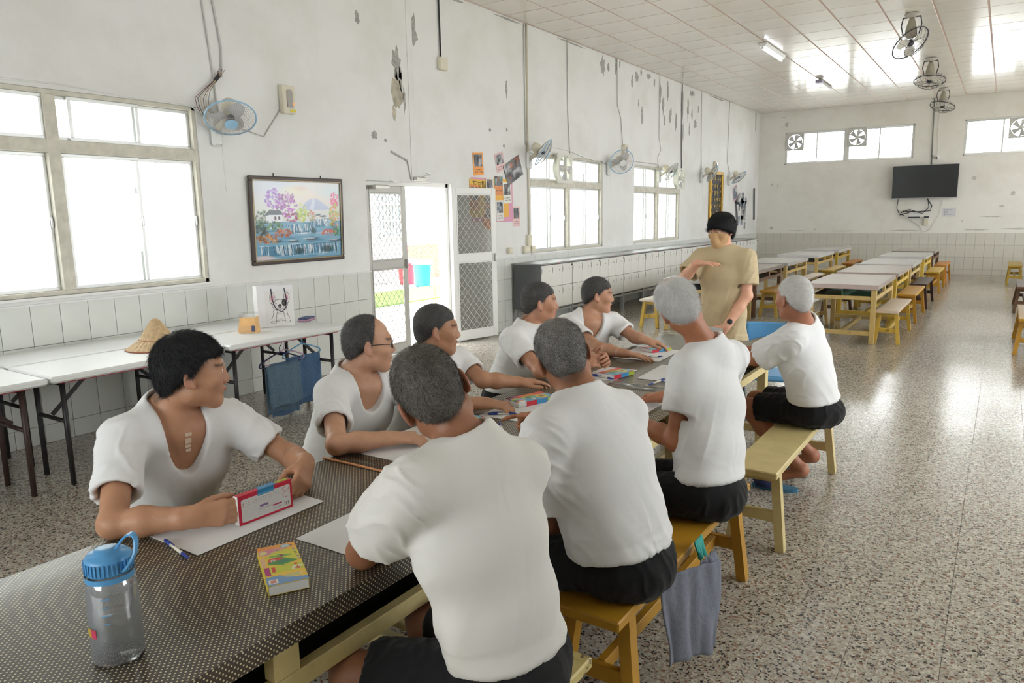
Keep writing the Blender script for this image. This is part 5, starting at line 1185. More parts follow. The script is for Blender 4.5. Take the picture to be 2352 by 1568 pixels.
def init_hair():
    HAIR['black'] = hair_mat('hair_black', (.012, .012, .014), (.03, .03, .032), .6)
    HAIR['jet'] = hair_mat('hair_jet', (.006, .006, .008), (.015, .014, .016), .6)
    HAIR['dark_grey'] = hair_mat('hair_dark_grey', (.035, .033, .032), (.16, .155, .15), .58)
    HAIR['brown_grey'] = hair_mat('hair_brown_grey', (.06, .052, .044), (.17, .152, .135), .55)
    HAIR['pepper'] = hair_mat('hair_pepper', (.085, .08, .075), (.34, .33, .315), .52)
    HAIR['white'] = hair_mat('hair_white', (.56, .545, .53), (.82, .81, .795), .45)
    HAIR['white2'] = hair_mat('hair_white_two', (.43, .415, .40), (.74, .73, .71), .45)
# ------------------------------------------------------------------ the people around the table
init_hair()
FLAT = ((6, 10, 6), (7, 10, 6), (8, 12, 7), (9, 13, 8)); REST = ((18, 26, 16), (20, 30, 18), (22, 32, 20), (24, 34, 20)); GRIP = ((28, 38, 22), (30, 42, 24), (32, 44, 26), (34, 46, 26)); POINT = ((6, 8, 6), (62, 80, 45), (68, 85, 48), (72, 88, 50))
def legs(P, side, spl=.10, kx=.40, spread=None):
    d = {}; s = side
    for n, q in (('L', s), ('R', -s)):
        y = P[1]+q*spl
        d['K'+n] = (P[0]+s*kx, y+q*.03, .475); d['A'+n] = (P[0]+s*(kx-.03), y+q*.03, .085); d['T'+n] = (P[0]+s*(kx+.13), y+q*.045, .032)
    return d
zx = lambda dx, dy: (-dy, dx, 0)      # z cross d: thumb side of a right hand lying palm down
wx = lambda dx, dy: (dy, -dx, 0)
CAST = {}
def cast(key, label, J, look, up=(0, 0, 1), **kw):
    CAST[key] = person(label, J, look, up, **kw)
# left side of the table, facing the table
P = (-2.53, 1.40, .53)
cast('p1', 'man in a scooped white T-shirt holding up a red crayon box in both hands', dict(P=P, N=(-2.37, 1.39, 1.035), H=(-2.265, 1.425, 1.158), SR=(-2.345, 1.205, .965), SL=(-2.31, 1.585, .945), ER=(-2.115, 1.035, .79), WR=(-1.935, 1.175, .80), EL=(-2.12, 1.70, .80), WL=(-1.945, 1.612, .825), **legs(P, 1)),
     (.52, .85, -.06), (.05, .06, 1), hair='black', hairlen=.014, strand=.022, strands=16000, lift=.16, flow=1.0, neckline='v', scoop=(.18, .074), skin=srgb(184, 138, 108), h=.0044, seed=1, headsc=1.05, bulk=1.04, sleeve=.64, sleeve_r=.072,
     hands=dict(R=dict(d=(.58, .81, .0), n=(.80, -.55, .2), t=(0, 0, 1), curl=((14, 16, 10), (15, 18, 10), (16, 20, 10), (18, 22, 12)), spread=.1, thumb=(.75, .35, -.75), thumb2=(.95, .05, -.3)),
                L=dict(d=(.55, -.62, -.28), n=(.55, .6, .5), t=(-.2, -.2, .9), curl=((34, 30, 20), (36, 34, 20), (38, 36, 20), (40, 36, 20)), thumb=(.6, .4, -.6))))
P = (-2.56, 2.30, .53)
cast('p2', 'balding man with dark spectacles in a white T-shirt, forearm laid on the paper', dict(P=P, N=(-2.43, 2.32, .975), H=(-2.335, 2.335, 1.108), SR=(-2.40, 2.155, .91), SL=(-2.37, 2.52, .905), ER=(-2.115, 1.915, .79), WR=(-1.985, 2.09, .79), EL=(-2.14, 2.50, .79), WL=(-1.93, 2.42, .79), **legs(P, 1)),
     (.62, .78, -.04), hair='dark_grey', hairlen=.006, strand=.009, neckline='v', scoop=(.13, .07), skin=srgb(196, 152, 124), h=.0046, seed=2, headsc=1.05, bulk=1.05,
     hairfn=lambda x, y, z: z-(.0+.62*y+6*np.clip(y-.005, 0, 1)*np.clip(1-np.abs(x)*0, 0, 1)-np.clip(-.03-y, 0, 1)*.2),
     hands=dict(R=dict(d=(.62, .76, -.1), n=(.1, -.15, 1), t=zx(.62, .76), curl=REST), L=dict(d=(.9, -.35, -.1), n=(0, 0, 1), t=wx(.9, -.35), curl=REST)))
P = (-2.57, 2.84, .53)
cast('p3', 'stocky man in white reaching one hand past an open crayon box', dict(P=P, N=(-2.44, 2.85, .975), H=(-2.365, 2.85, 1.10), SR=(-2.40, 2.68, .915), SL=(-2.37, 3.03, .905), ER=(-2.15, 2.60, .79), WR=(-1.97, 2.715, .795), EL=(-2.185, 2.99, .83), WL=(-2.075, 3.15, .80), **legs(P, 1)),
     (.72, .68, -.05), hair='dark_grey', hairlen=.005, strand=.007, neckline='crew', skin=srgb(178, 132, 102), h=.005, seed=3, bulk=1.05, headsc=1.06,
     hands=dict(R=dict(d=(.86, .5, -.12), n=(.05, -.1, 1), t=zx(.86, .5), curl=GRIP), L=dict(d=(.66, .75, -.02), n=(.05, 0, 1), t=wx(.66, .75), curl=((10, 14, 8), (14, 20, 12), (18, 26, 14), (20, 28, 14)), thumb=(.75, .6, -.2))))
P = (-2.58, 3.80, .53)
cast('p4', 'man in a white T-shirt with fingers interlaced over a sheet of paper', dict(P=P, N=(-2.44, 3.83, .985), H=(-2.375, 3.87, 1.128), SR=(-2.44, 3.645, .925), SL=(-2.32, 3.995, .915), ER=(-2.13, 3.47, .79), WR=(-1.95, 3.59, .83), EL=(-2.08, 3.90, .80), WL=(-1.915, 3.76, .83), **legs(P, 1)),
     (.76, .64, -.02), hair='dark_grey', hairlen=.006, strand=.008, neckline='crew', skin=srgb(186, 136, 108), h=.005, seed=4, headsc=1.05, bulk=1.06,
     hands=dict(R=dict(d=(.85, .45, .22), n=(.3, -.75, .5), t=(0, .2, 1), curl=((30, 50, 20),)*4, spread=.35), L=dict(d=(.85, -.42, .22), n=(.5, .8, .4), t=(0, .1, 1), curl=((30, 50, 20),)*4, spread=.35)))
P = (-2.60, 4.62, .53)
cast('p5', 'man in a deep-necked white T-shirt with one hand resting on a crayon box', dict(P=P, N=(-2.45, 4.66, .955), H=(-2.40, 4.71, 1.092), SR=(-2.545, 4.50, .895), SL=(-2.31, 4.79, .885), ER=(-2.17, 4.28, .79), WR=(-1.95, 4.20, .79), EL=(-2.13, 4.75, .80), WL=(-1.965, 4.58, .815), **legs(P, 1)),
     (.84, .5, -.08), hair='dark_grey', hairlen=.007, strand=.010, neckline='v', scoop=(.15, .075), skin=srgb(190, 144, 116), h=.005, seed=5, headsc=1.04,
     hands=dict(R=dict(d=(.97, .18, -.1), n=(0, 0, 1), t=zx(.97, .18), curl=FLAT, spread=.2), L=dict(d=(.9, .38, -.2), n=(.1, 0, 1), t=wx(.9, .38), curl=REST, spread=.2)))
# right side of the table, backs to the camera
P = (-.955, 1.40, .54)
J6 = legs(P, -1); J6.update(KL=(-1.34, 1.215, .485), AL=(-1.36, 1.2, .09), TL=(-1.5, 1.17, .03))
cast('p6', 'man in a loose white T-shirt seen from behind, elbow near the yellow crayon box', dict(P=P, N=(-1.07, 1.385, 1.115), H=(-1.165, 1.378, 1.225), SL=(-1.09, 1.196, 1.045), SR=(-1.01, 1.545, 1.01), EL=(-1.35, 1.29, .79), WL=(-1.37, 1.52, .785), ER=(-1.24, 1.70, .80), WR=(-1.42, 1.56, .785), **J6),
     (-.66, .72, -.26), (-.36, -.30, .9), hair='brown_grey', hairlen=.004, strand=.010, lift=.2, strands=14000, crown=(.0, .03, .125, .075, .6), neckline='crew', skin=srgb(150, 103, 76), h=.0044, seed=6, bulk=.96, sleeve={'L': .54, 'R': .7}, sleeve_r=.092, headsc=1.05, shirt=(.72, .70, .66),
     hands=dict(L=dict(d=(-.3, .95, -.05), n=(0, 0, 1), t=(-1, 0, 0), curl=REST), R=dict(d=(-.8, -.4, 0), n=(0, 0, 1), t=(0, -1, 0), curl=REST)))
P = (-.965, 2.10, .54)
J7 = legs(P, -1); J7.update(KL=(-1.34, 1.97, .485), AL=(-1.34, 1.96, .09), TL=(-1.48, 1.95, .03))
cast('p7', 'grey-haired man in white seen from behind, pointing across the table with one finger', dict(P=P, N=(-1.10, 2.025, 1.09), H=(-1.18, 2.065, 1.205), SL=(-1.12, 1.845, 1.005), SR=(-1.02, 2.20, 1.0), EL=(-1.185, 1.87, .715), WL=(-1.22, 2.06, .60), ER=(-1.30, 2.36, .85), WR=(-1.54, 2.51, .83), **J7),
     (-.56, .80, -.22), (-.26, -.16, .94), hair='pepper', hairlen=.005, strand=.012, lift=.22, strands=14000, crown=(.0, .0, .128, .06, .45), neckline='crew', skin=srgb(160, 108, 78), h=.0044, seed=7, bulk=1.12, sleeve=.80, sleeve_r=.092, shirt=(.79, .785, .78),
     hands=dict(R=dict(d=(-.62, -.78, .04), n=(-.6, .5, .45), t=(.1, .1, 1), curl=POINT, thumb=(.8, .45, -.2), thumb2=(.95, .1, -.2)), L=dict(d=(-.5, .8, -.2), n=(-.2, -.1, 1), t=(-.8, -.5, 0), curl=REST)))
P = (-.93, 2.83, .54)
cast('p8', 'white-haired man in white seen from behind with his head tilted towards the table', dict(P=P, N=(-1.02, 3.02, 1.112), H=(-1.125, 2.965, 1.272), SL=(-1.055, 2.875, 1.025), SR=(-.97, 3.215, 1.02), EL=(-1.06, 2.785, .735), WL=(-1.28, 2.90, .765), ER=(-1.07, 3.33, .86), WR=(-1.295, 3.215, .80), **legs(P, -1)),
     (-.50, .83, -.18), (-.44, -.16, .85), hair='white', hairlen=.008, strand=.02, lift=.22, strands=16000, crown=(0, -.02, .125, .05, .75), neckline='crew', skin=srgb(172, 114, 82), h=.0046, seed=8, bulk=.98, sleeve=.58, sleeve_r=.078, headsc=1.0,
     hands=dict(L=dict(d=(-.8, .4, -.05), n=(0, -.2, 1), t=(0, 1, 0), curl=REST), R=dict(d=(-.8, .5, -.1), n=(0, 0, 1), t=(-.5, -.8, 0), curl=GRIP)))
P = (-.83, 4.40, .545)
J9 = legs(P, -1); J9.update(KL=(-1.225, 4.40, .49), KR=(-1.225, 4.60, .49), AL=(-.91, 4.45, .14), AR=(-.91, 4.76, .14), TL=(-1.08, 4.40, .055), TR=(-1.08, 4.72, .055))
cast('p9', 'white-haired man in white and black shorts sitting sideways on the cream bench', dict(P=P, N=(-.90, 4.30, 1.04), H=(-.935, 4.20, 1.19), SL=(-.925, 4.13, .975), SR=(-.90, 4.47, .97), EL=(-1.13, 4.20, .835), WL=(-1.36, 4.28, .795), ER=(-1.12, 4.52, .83), WR=(-1.36, 4.50, .795), **J9),
     (-.80, .58, -.04), (-.05, 0, 1), hair='white2', crown=(.0, .05, .115, .055, .7), hairlen=.006, strand=.014, lift=.2, strands=6000, neckline='crew', skin=srgb(168, 112, 84), h=.005, seed=9, bulk=1.02, sleeve=.80, sleeve_r=.090,
     hands=dict(L=dict(d=(-.95, .2, 0), n=(0, 0, 1), t=(0, 1, 0), curl=REST), R=dict(d=(-.95, 0, 0), n=(0, 0, 1), t=(0, -1, 0), curl=REST)))
# the standing instructor
P = (-1.775, 5.64, .86)
JX = dict(KL=(-1.68, 5.63, .47), KR=(-1.87, 5.63, .47), AL=(-1.67, 5.66, .09), AR=(-1.88, 5.66, .09), TL=(-1.66, 5.50, .035), TR=(-1.90, 5.50, .035))
def bowl(x, y, z): return z-(-.030+.52*np.clip(y+.02, 0, 1)-np.clip(-.02-y, 0, 1)*.7-.12*np.clip(np.abs(x)-.05, 0, 1)*10*np.clip(y*10, 0, 1)*.2)
cast('p10', 'instructor in a khaki T-shirt and tan face mask standing with one hand raised', dict(P=P, N=(-1.785, 5.62, 1.385), H=(-1.802, 5.595, 1.525), SR=(-1.965, 5.62, 1.315), SL=(-1.605, 5.62, 1.315), ER=(-2.045, 5.44, 1.155), WR=(-1.885, 5.33, 1.292), EL=(-1.585, 5.58, 1.035), WL=(-1.69, 5.44, .815), **JX),
     (-.26, -.95, -.16), (-.03, 0, 1), hair='jet', hairlen=.026, strand=.03, lift=.02, flow=1.0, strands=14000, neckline='crew', skin=srgb(222, 170, 142), h=.005, seed=10, bulk=.92, seated=False, sleeve=.66, sleeve_r=.084, shirt=srgb(196, 178, 144), hem=.685, hairfn=bowl, headsc=.97,
     hands=dict(R=dict(d=(.94, -.2, .06), n=(-.05, -.1, 1), t=(.1, .9, -.2), curl=FLAT, sc=.94), L=dict(d=(-.55, -.25, -.75), n=(.55, -.7, .2), t=(-.5, -.6, .4), curl=REST, sc=.94)))
# ------------------------------------------------------------------ tables, benches, lockers
def dotted_cloth():
    m, nt, b = _nodes('dotted_tablecloth'); g = nt.nodes.new('ShaderNodeNewGeometry'); sx = nt.nodes.new('ShaderNodeSeparateXYZ'); nt.links.new(g.outputs['Position'], sx.inputs[0])
    ad = nt.nodes.new('ShaderNodeMath'); ad.operation = 'ADD'; nt.links.new(sx.outputs['X'], ad.inputs[0]); nt.links.new(sx.outputs['Z'], ad.inputs[1])
    cb = nt.nodes.new('ShaderNodeCombineXYZ'); nt.links.new(ad.outputs[0], cb.inputs['X']); nt.links.new(sx.outputs['Y'], cb.inputs['Y'])
    mp = nt.nodes.new('ShaderNodeMapping'); mp.inputs['Rotation'].default_value = (0, 0, PI/4); nt.links.new(cb.outputs[0], mp.inputs['Vector'])
    v = nt.nodes.new('ShaderNodeTexVoronoi'); v.voronoi_dimensions = '2D'; v.inputs['Scale'].default_value = 1/.0102; v.inputs['Randomness'].default_value = 0; nt.links.new(mp.outputs[0], v.inputs['Vector'])
    lt = nt.nodes.new('ShaderNodeMath'); lt.operation = 'LESS_THAN'; lt.inputs[1].default_value = .22; nt.links.new(v.outputs['Distance'], lt.inputs[0])
    mx = nt.nodes.new('ShaderNodeMix'); mx.data_type = 'RGBA'; nt.links.new(lt.outputs[0], mx.inputs['Factor']); mx.inputs['A'].default_value = (.042, .027, .020, 1); mx.inputs['B'].default_value = (.62, .58, .36, 1)
    nt.links.new(mx.outputs['Result'], b.inputs['Base Color']); b.inputs['Roughness'].default_value = .5; b.inputs['Coat Weight'].default_value = .4; b.inputs['Coat Roughness'].default_value = .12
    n = nt.nodes.new('ShaderNodeTexNoise'); n.inputs['Scale'].default_value = 6; n.inputs['Detail'].default_value = 3; nt.links.new(g.outputs['Position'], n.inputs['Vector'])
    bp = nt.nodes.new('ShaderNodeBump'); bp.inputs['Strength'].default_value = .12; bp.inputs['Distance'].default_value = .01; nt.links.new(n.outputs['Fac'], bp.inputs['Height']); nt.links.new(bp.outputs['Normal'], b.inputs['Coat Normal'])
    return m
def coated(name, col):
    if name in _mats: return _mats[name]
    m, nt, b = _nodes(name); b.inputs['Base Color'].default_value = (*col, 1); b.inputs['Roughness'].default_value = .45; b.inputs['Coat Weight'].default_value = .9; b.inputs['Coat Roughness'].default_value = .12
    tc = nt.nodes.new('ShaderNodeTexCoord'); n = nt.nodes.new('ShaderNodeTexNoise'); n.inputs['Scale'].default_value = 5; n.inputs['Detail'].default_value = 3; nt.links.new(tc.outputs['Object'], n.inputs['Vector'])
    bp = nt.nodes.new('ShaderNodeBump'); bp.inputs['Strength'].default_value = .25; bp.inputs['Distance'].default_value = .012; nt.links.new(n.outputs['Fac'], bp.inputs['Height']); nt.links.new(bp.outputs['Normal'], b.inputs['Coat Normal'])
    _mats[name] = m; return m
def worn_paint(name, col, under=(.16, .10, .06), amt=.40, scale=9):
    """painted wood chipped through to bare timber"""
    if name in _mats: return _mats[name]
    m, nt, b = _nodes(name); tc = nt.nodes.new('ShaderNodeTexCoord'); n = nt.nodes.new('ShaderNodeTexNoise'); n.inputs['Scale'].default_value = scale; n.inputs['Detail'].default_value = 9; n.inputs['Roughness'].default_value = .7; nt.links.new(tc.outputs['Object'], n.inputs['Vector'])
    r = nt.nodes.new('ShaderNodeValToRGB'); e = r.color_ramp.elements; e[0].position = amt-.02; e[0].color = (*under, 1); e[1].position = amt; e[1].color = (col[0]*.86, col[1]*.84, col[2]*.8, 1); x = e.new(.62); x.color = (*col, 1)
    nt.links.new(n.outputs['Fac'], r.inputs['Fac']); nt.links.new(r.outputs['Color'], b.inputs['Base Color']); b.inputs['Roughness'].default_value = .42
    bp = nt.nodes.new('ShaderNodeBump'); bp.inputs['Strength'].default_value = .25; bp.inputs['Distance'].default_value = .004; nt.links.new(n.outputs['Fac'], bp.inputs['Height']); nt.links.new(bp.outputs['Normal'], b.inputs['Normal'])
    _mats[name] = m; return m
M_CREAM = worn_paint('cream_paint', srgb(214, 196, 140), amt=.33); M_CHIP = worn_paint('chipped_cream_paint', srgb(216, 196, 130), amt=.43, scale=16); M_MUST = worn_paint('mustard_paint', srgb(188, 140, 40), (.2, .12, .05), .28); M_YEL = worn_paint('yellow_paint', srgb(206, 172, 70), amt=.30); M_BROWN = mat('brown_wood', (.16, .085, .045), .5, var=(9, .35)); M_DKBR = mat('dark_brown_wood', (.055, .028, .022), .4, var=(9, .3)); M_ORW = mat('orange_wood', srgb(206, 140, 60), .45, var=(8, .2)); M_GREEN = mat('green_board', (.035, .10, .055), .5); M_BLKB = mat('black_board', (.012, .011, .010), .6); M_TAN = worn_paint('tan_paint', srgb(200, 172, 110), amt=.36); M_PINKW = worn_paint('pale_seat_paint', srgb(206, 186, 164), amt=.3); M_WSEAT = worn_paint('white_seat_paint', srgb(226, 216, 198), amt=.3)
M_DOT = dotted_cloth()
def table(label, x, y, frame_m, cloth_m, shelf_m, W_=.82, L_=1.70, H_=.745, rz=0.0, group='wooden dining tables'):
    """x centre, y near end"""
    t = thing('dining_table', label, 'table', (x, y+L_/2, 0), rz, group)
    MB().box((0, 0, H_-.018), (W_-.004, L_-.004, .03), bev=.006).build('tabletop', frame_m, t)
    c = MB(); r = .006; hz = .055
    c.box((0, 0, H_-.0015), (W_+.004, L_+.004, .003), bev=.001)
    for s in (-1, 1): c.box((s*(W_/2+.0015), 0, H_-hz/2), (.003, L_+.004, hz)); c.box((0, s*(L_/2+.0015), H_-hz/2), (W_+.004, .003, hz))
    c.build('tablecloth', cloth_m, t)
    lx, ly = W_/2-.05, L_/2-.06
    for sx in (-1, 1):
        for sy in (-1, 1): MB().box((sx*lx, sy*ly, (H_-.033)/2), (.06, .07, H_-.033), bev=.004).build('leg', frame_m, t)
        MB().box((sx*(lx+.012), 0, .575), (.035, 2*ly-.07, .05), bev=.003).build('shelf_rail', frame_m, t)
        MB().box((sx*(lx+.008), 0, .655), (.04, .075, .11), bev=.003).build('mid_post', frame_m, t)
    for sy in (-1, 1):
        MB().box((0, sy*(ly+.01), .575), (2*lx-.06, .03, .05), bev=.003).build('end_rail', frame_m, t); MB().box((0, sy*ly, .13), (2*lx-.06, .045, .055), bev=.003).build('end_stretcher', frame_m, t)
    MB().box((0, 0, .553), (2*lx+.02, 2*ly+.02, .012)).build('shelf_board', shelf_m, t); MB().box((0, 0, .64), (.012, 2*ly, .15)).build('shelf_divider', shelf_m, t)
    MB().bar((0, -ly, .13), (0, ly, .13), .045, .05).build('long_stretcher', frame_m, t)
    return t
table('nearest dotted-cloth table with the blue-capped bottle on it', -1.71, .155, M_CREAM, M_DOT, M_BLKB)
table('middle dotted-cloth table where the pointing man sits', -1.71, 1.865, M_CREAM, M_DOT, M_BLKB)
table('far dotted-cloth table in front of the instructor', -1.71, 3.575, M_CREAM, M_DOT, M_BLKB)
CL = [coated('cover_grey', (.42, .40, .38)), coated('cover_white', (.55, .54, .54)), coated('cover_pink', (.50, .40, .37)), coated('cover_brown', (.25, .21, .19))]
ordn = ['first', 'second', 'third', 'fourth', 'last']
for k, (y, fm, cm) in enumerate(((9.95, M_TAN, 0), (11.78, M_BROWN, 3), (13.75, M_TAN, 0), (16.4, M_TAN, 1), (18.65, M_YEL, 1))): table('%s table of the row next to the lockers, counted from the instructor' % ordn[k], -3.62, y, fm, CL[cm], M_BLKB, .84, 1.68)
for k, (y, fm, cm) in enumerate(((9.98, M_TAN, 2), (12.02, M_YEL, 2), (13.97, M_TAN, 1), (16.42, M_YEL, 1), (18.6, M_BROWN, 3))): table('%s table of the middle row running to the television wall' % ordn[k], -1.655, y, fm, CL[cm], M_GREEN if k == 0 else M_BLKB, .84, 1.70)
for k, (y, fm, cm) in enumerate(((10.0, M_TAN, 0), (14.0, M_YEL, 1), (18.9, M_TAN, 0))): table('%s table of the row cut by the right picture edge' % ('nearest', 'middle', 'far')[k], .95, y, fm, CL[cm], M_BLKB, .84, 1.7)
def bench(label, x, y, m, L_=1.5, W_=.24, H_=.43, seat_m=None, number=None, rz=0.0, rail=True):
    """x centre, y near end"""
    t = thing('bench', label, 'bench', (x, y+L_/2, 0), rz, 'wooden benches')
    MB().box((0, 0, H_-.0175), (W_, L_, .035), bev=.005).build('seat', seat_m or m, t)
    lt = H_-.035; a = W_/2-.035; b_ = L_/2-.13; so = .045
    for sx in (-1, 1):
        for sy in (-1, 1): MB().bar((sx*(a+so), sy*(b_+.03), .0), (sx*a, sy*b_, lt), .052, .042, up=(1, 0, 0)).build('leg', m, t)
    for sy in (-1, 1): MB().box((0, sy*(b_+.018), .17), (2*a+.055, .028, .055), bev=.002).build('cross_rail', m, t); MB().box((0, sy*b_, lt-.025), (2*a+.02, .035, .05)).build('head_rail', m, t)
    if rail: MB().box((0, 0, .17), (.03, 2*b_, .05), bev=.002).build('long_rail', m, t)
    if number:
        c = bpy.data.curves.new('n', 'FONT'); c.body = number; c.size = .05; c.extrude = .0004; c.align_x = 'CENTER'; o = bpy.data.objects.new('n', c); COL.objects.link(o)
        bpy.context.view_layer.update(); me = bpy.data.meshes.new_from_object(o.evaluated_get(bpy.context.evaluated_depsgraph_get())); bpy.data.objects.remove(o)
        n = link('painted_number', me, None, t); me.materials.clear(); me.materials.append(mat('ink_brown', (.10, .06, .03), .7)); n.matrix_local = frame((0, -b_-.018-.0155, .152), (1, 0, 0), (0, 0, 1))
    return t
bench('chipped cream bench under the nearest man with his back turned', -1.005, .22, M_CHIP, 1.47, .26)
bench('mustard yellow bench shared by the grey-haired and white-haired men', -1.01, 1.88, M_MUST, 1.40, .25)
bench('cream bench with the man in black shorts sitting on its far end', -.925, 3.46, M_CREAM, 1.52, .23, rail=False)
for k, (y, l) in enumerate(((.55, 'bench under the man holding the crayon box'), (2.02, 'bench under the spectacled man and his neighbour'), (3.55, 'bench under the two men farthest along the window side'))): bench(l, -2.58, y, M_CREAM, 1.42, .24)
for k, (y, m, sm, num) in enumerate(((10.05, M_YEL, M_PINKW, '30'), (12.15, M_MUST, None, None), (13.93, M_DKBR, None, None), (16.8, M_MUST, M_YEL, None), (18.87, M_ORW, None, None))): bench(('pale-seated yellow', 'mustard', 'dark brown', 'yellow', 'orange-brown')[k]+' bench on the aisle side of the middle row, '+ordn[k]+' from the camera', -1.13, y, m, 1.5, .25, seat_m=sm, number=num)
for k, (y, m, sm) in enumerate(((10.2, M_TAN, M_WSEAT), (12.2, M_BROWN, None), (14.3, M_YEL, None), (17.0, M_BROWN, None))): bench(('white-seated', 'brown', 'yellow', 'dark')[k]+' bench on the locker side of the middle row, '+ordn[k]+' from the camera', -2.20, y, m, 1.4, .22, seat_m=sm)
for k, (y, m, sm) in enumerate(((11.85, M_YEL, M_MUST), (14.2, M_BROWN, M_PINKW), (16.6, M_YEL, None), (18.95, M_ORW, None))): bench(('mustard-seated', 'pink-seated brown', 'yellow', 'orange')[k]+' bench on the aisle side of the locker row, '+ordn[k]+' from the camera', -3.05, y, m, 1.5, .24, seat_m=sm)
bench('white-seated cream bench beside the first table near the lockers', -4.28, 9.97, M_YEL, 1.4, .24, seat_m=M_WSEAT, number='22')
for k, (y, m) in enumerate(((9.93, M_MUST), (14.0, M_BROWN), (19.15, M_YEL))): bench(('yellow bench cut by the right edge, nearest', 'brown bench cut by the right edge, middle', 'sunlit yellow bench by the far wall at the right edge')[k], (.34, .36, .26)[k], y, m, 1.5, .25)
# ---- row of locker cabinets
M_LKR = mat('locker_white', (.74, .73, .69), .4, var=(3, .03)); M_LKD = mat('locker_dark_grey', (.10, .105, .105), .45); M_STEEL = mat('angle_steel', (.42, .43, .43), .4, .5, bump=(60, .2))
LKX = -5.50
_ldm = MB().box((0, 0, 0), (.016, .300, .316), bev=.003).mesh('locker_door'); _ldm.materials.append(M_LKR)
_lvm = MB().lathe((.009, 0, 0), [(.0, .0), (.012, .0), (.012, .004), (0, .005)], 10, (1, 0, 0)).mesh('lock'); _lvm.materials.append(mat('lock_chrome', (.5, .5, .5), .3, .8))
_lhm = MB().prism([(-.004, -.05), (.010, -.022), (.010, .022), (-.004, .05)], .003, (.007, 0, 0), (0, 1, 0), (0, 0, 1)).mesh('pull_recess'); _lhm.materials.append(mat('recess_dark', (.20, .20, .19), .7))
_lrd = mat('tag_red', (.70, .33, .33), .6)
def locker(i, y):
    t = thing('locker_cabinet', ('%s six-door locker of the row under the windows, counted from the door' % ['first', 'second', 'third', 'fourth', 'fifth', 'sixth', 'seventh', 'eighth', 'ninth', 'tenth', 'eleventh', 'twelfth'][i]), 'locker', (LKX, y, 0), 0, 'white locker cabinets')
    w = .926
    MB().box((-.235, w/2, .634), (.455, w-.004, .665), bev=.002).build('locker_body', M_LKD, t)
    MB().box((-.23, w/2, .972), (.49, w-.002, .02), bev=.003).build('locker_top', mat('locker_top_grey', (.34, .345, .34), .35, .2), t)
    for r in range(2):
        for c in range(3):
            d = link('locker_door', _ldm, None, t, (.002, .012+.151+c*.3025, .468+r*.322)); link('lock', _lvm, None, d, (0, .06, .075)); link('pull_recess', _lhm, None, d, (.0, -.142, .085))
    st = MB()
    for yy in (.03, w-.03):
        for xx in (-.02, -.44): st.box((xx, yy, .15), (.035, .035, .30))
    st.box((-.02, w/2, .265), (.032, w-.01, .035)).box((-.44, w/2, .265), (.032, w-.01, .035)); st.build('steel_stand', M_STEEL, t)
    for (a, l) in ((.50, .10), (.86, .03)): MB().box((.0165, a, .973), (.002, l, .014)).build('tag_strip', _lrd, t)
    MB().lathe((.01, w-.02, .92), [(.012, 0), (.012, .01)], 10, (1, 0, 0)).build('lock_knob', M_DARK, t)
for i in range(12): locker(i, 8.99+i*.926)
# ---- white folding tables along the wall
M_HDPE = mat('blow_moulded_white', (.77, .78, .77), .42, var=(4, .02)); M_LEGB = mat('leg_black', (.022, .020, .020), .4); M_REDR = mat('rail_red', (.45, .03, .06), .45)
def fold_table(label, x0, y0, w=.60, l=1.22, H_=.74, leg=M_LEGB):
    t = thing('folding_table', label, 'table', (x0-w/2, y0+l/2, 0), 0, 'white folding tables')
    MB().box((0, 0, H_-.022), (w, l, .044), bev=.012).build('tabletop', M_HDPE, t)
    for s in (-1, 1):
        MB().box((s*(w/2-.075), 0, H_-.052), (.022, l-.16, .016)).build('apron_rail', M_REDR, t); yy = s*(l/2-.11); lg = MB()
        for q in (-1, 1): MB().tube([(q*(w/2-.12), yy, .0), (q*(w/2-.12), yy, H_-.06)], .0165, 10).build('leg', leg, t)
        MB().tube([(-(w/2-.12), yy, .42), (w/2-.12, yy, .42)], .014, 8).build('cross_bar', leg, t); MB().tube([(-(w/2-.12), yy, H_-.075), (w/2-.12, yy, H_-.075)], .014, 8).build('cross_bar', leg, t)
        MB().bar((0, yy, .44), (0, yy-s*.26, H_-.06), .026, .008, up=(1, 0, 0)).build('folding_brace', leg, t)
M_LEGBR = mat('leg_brown', (.05, .028, .024), .45)
for (x0, y0, lab, lg) in ((-4.76, .83, 'front white folding table at the left picture edge', M_LEGBR), (-4.77, 2.07, 'front white folding table carrying the conical hat', M_LEGB), (-4.77, 3.325, 'front white folding table with towels hung under it', M_LEGB), (-5.385, .85, 'rear white folding table at the left picture edge', M_LEGB), (-5.39, 2.09, 'rear white folding table in the middle of the wall', M_LEGB), (-5.39, 3.33, 'rear white folding table behind the paper bag', M_LEGB)): fold_table(lab, x0, y0, leg=lg)
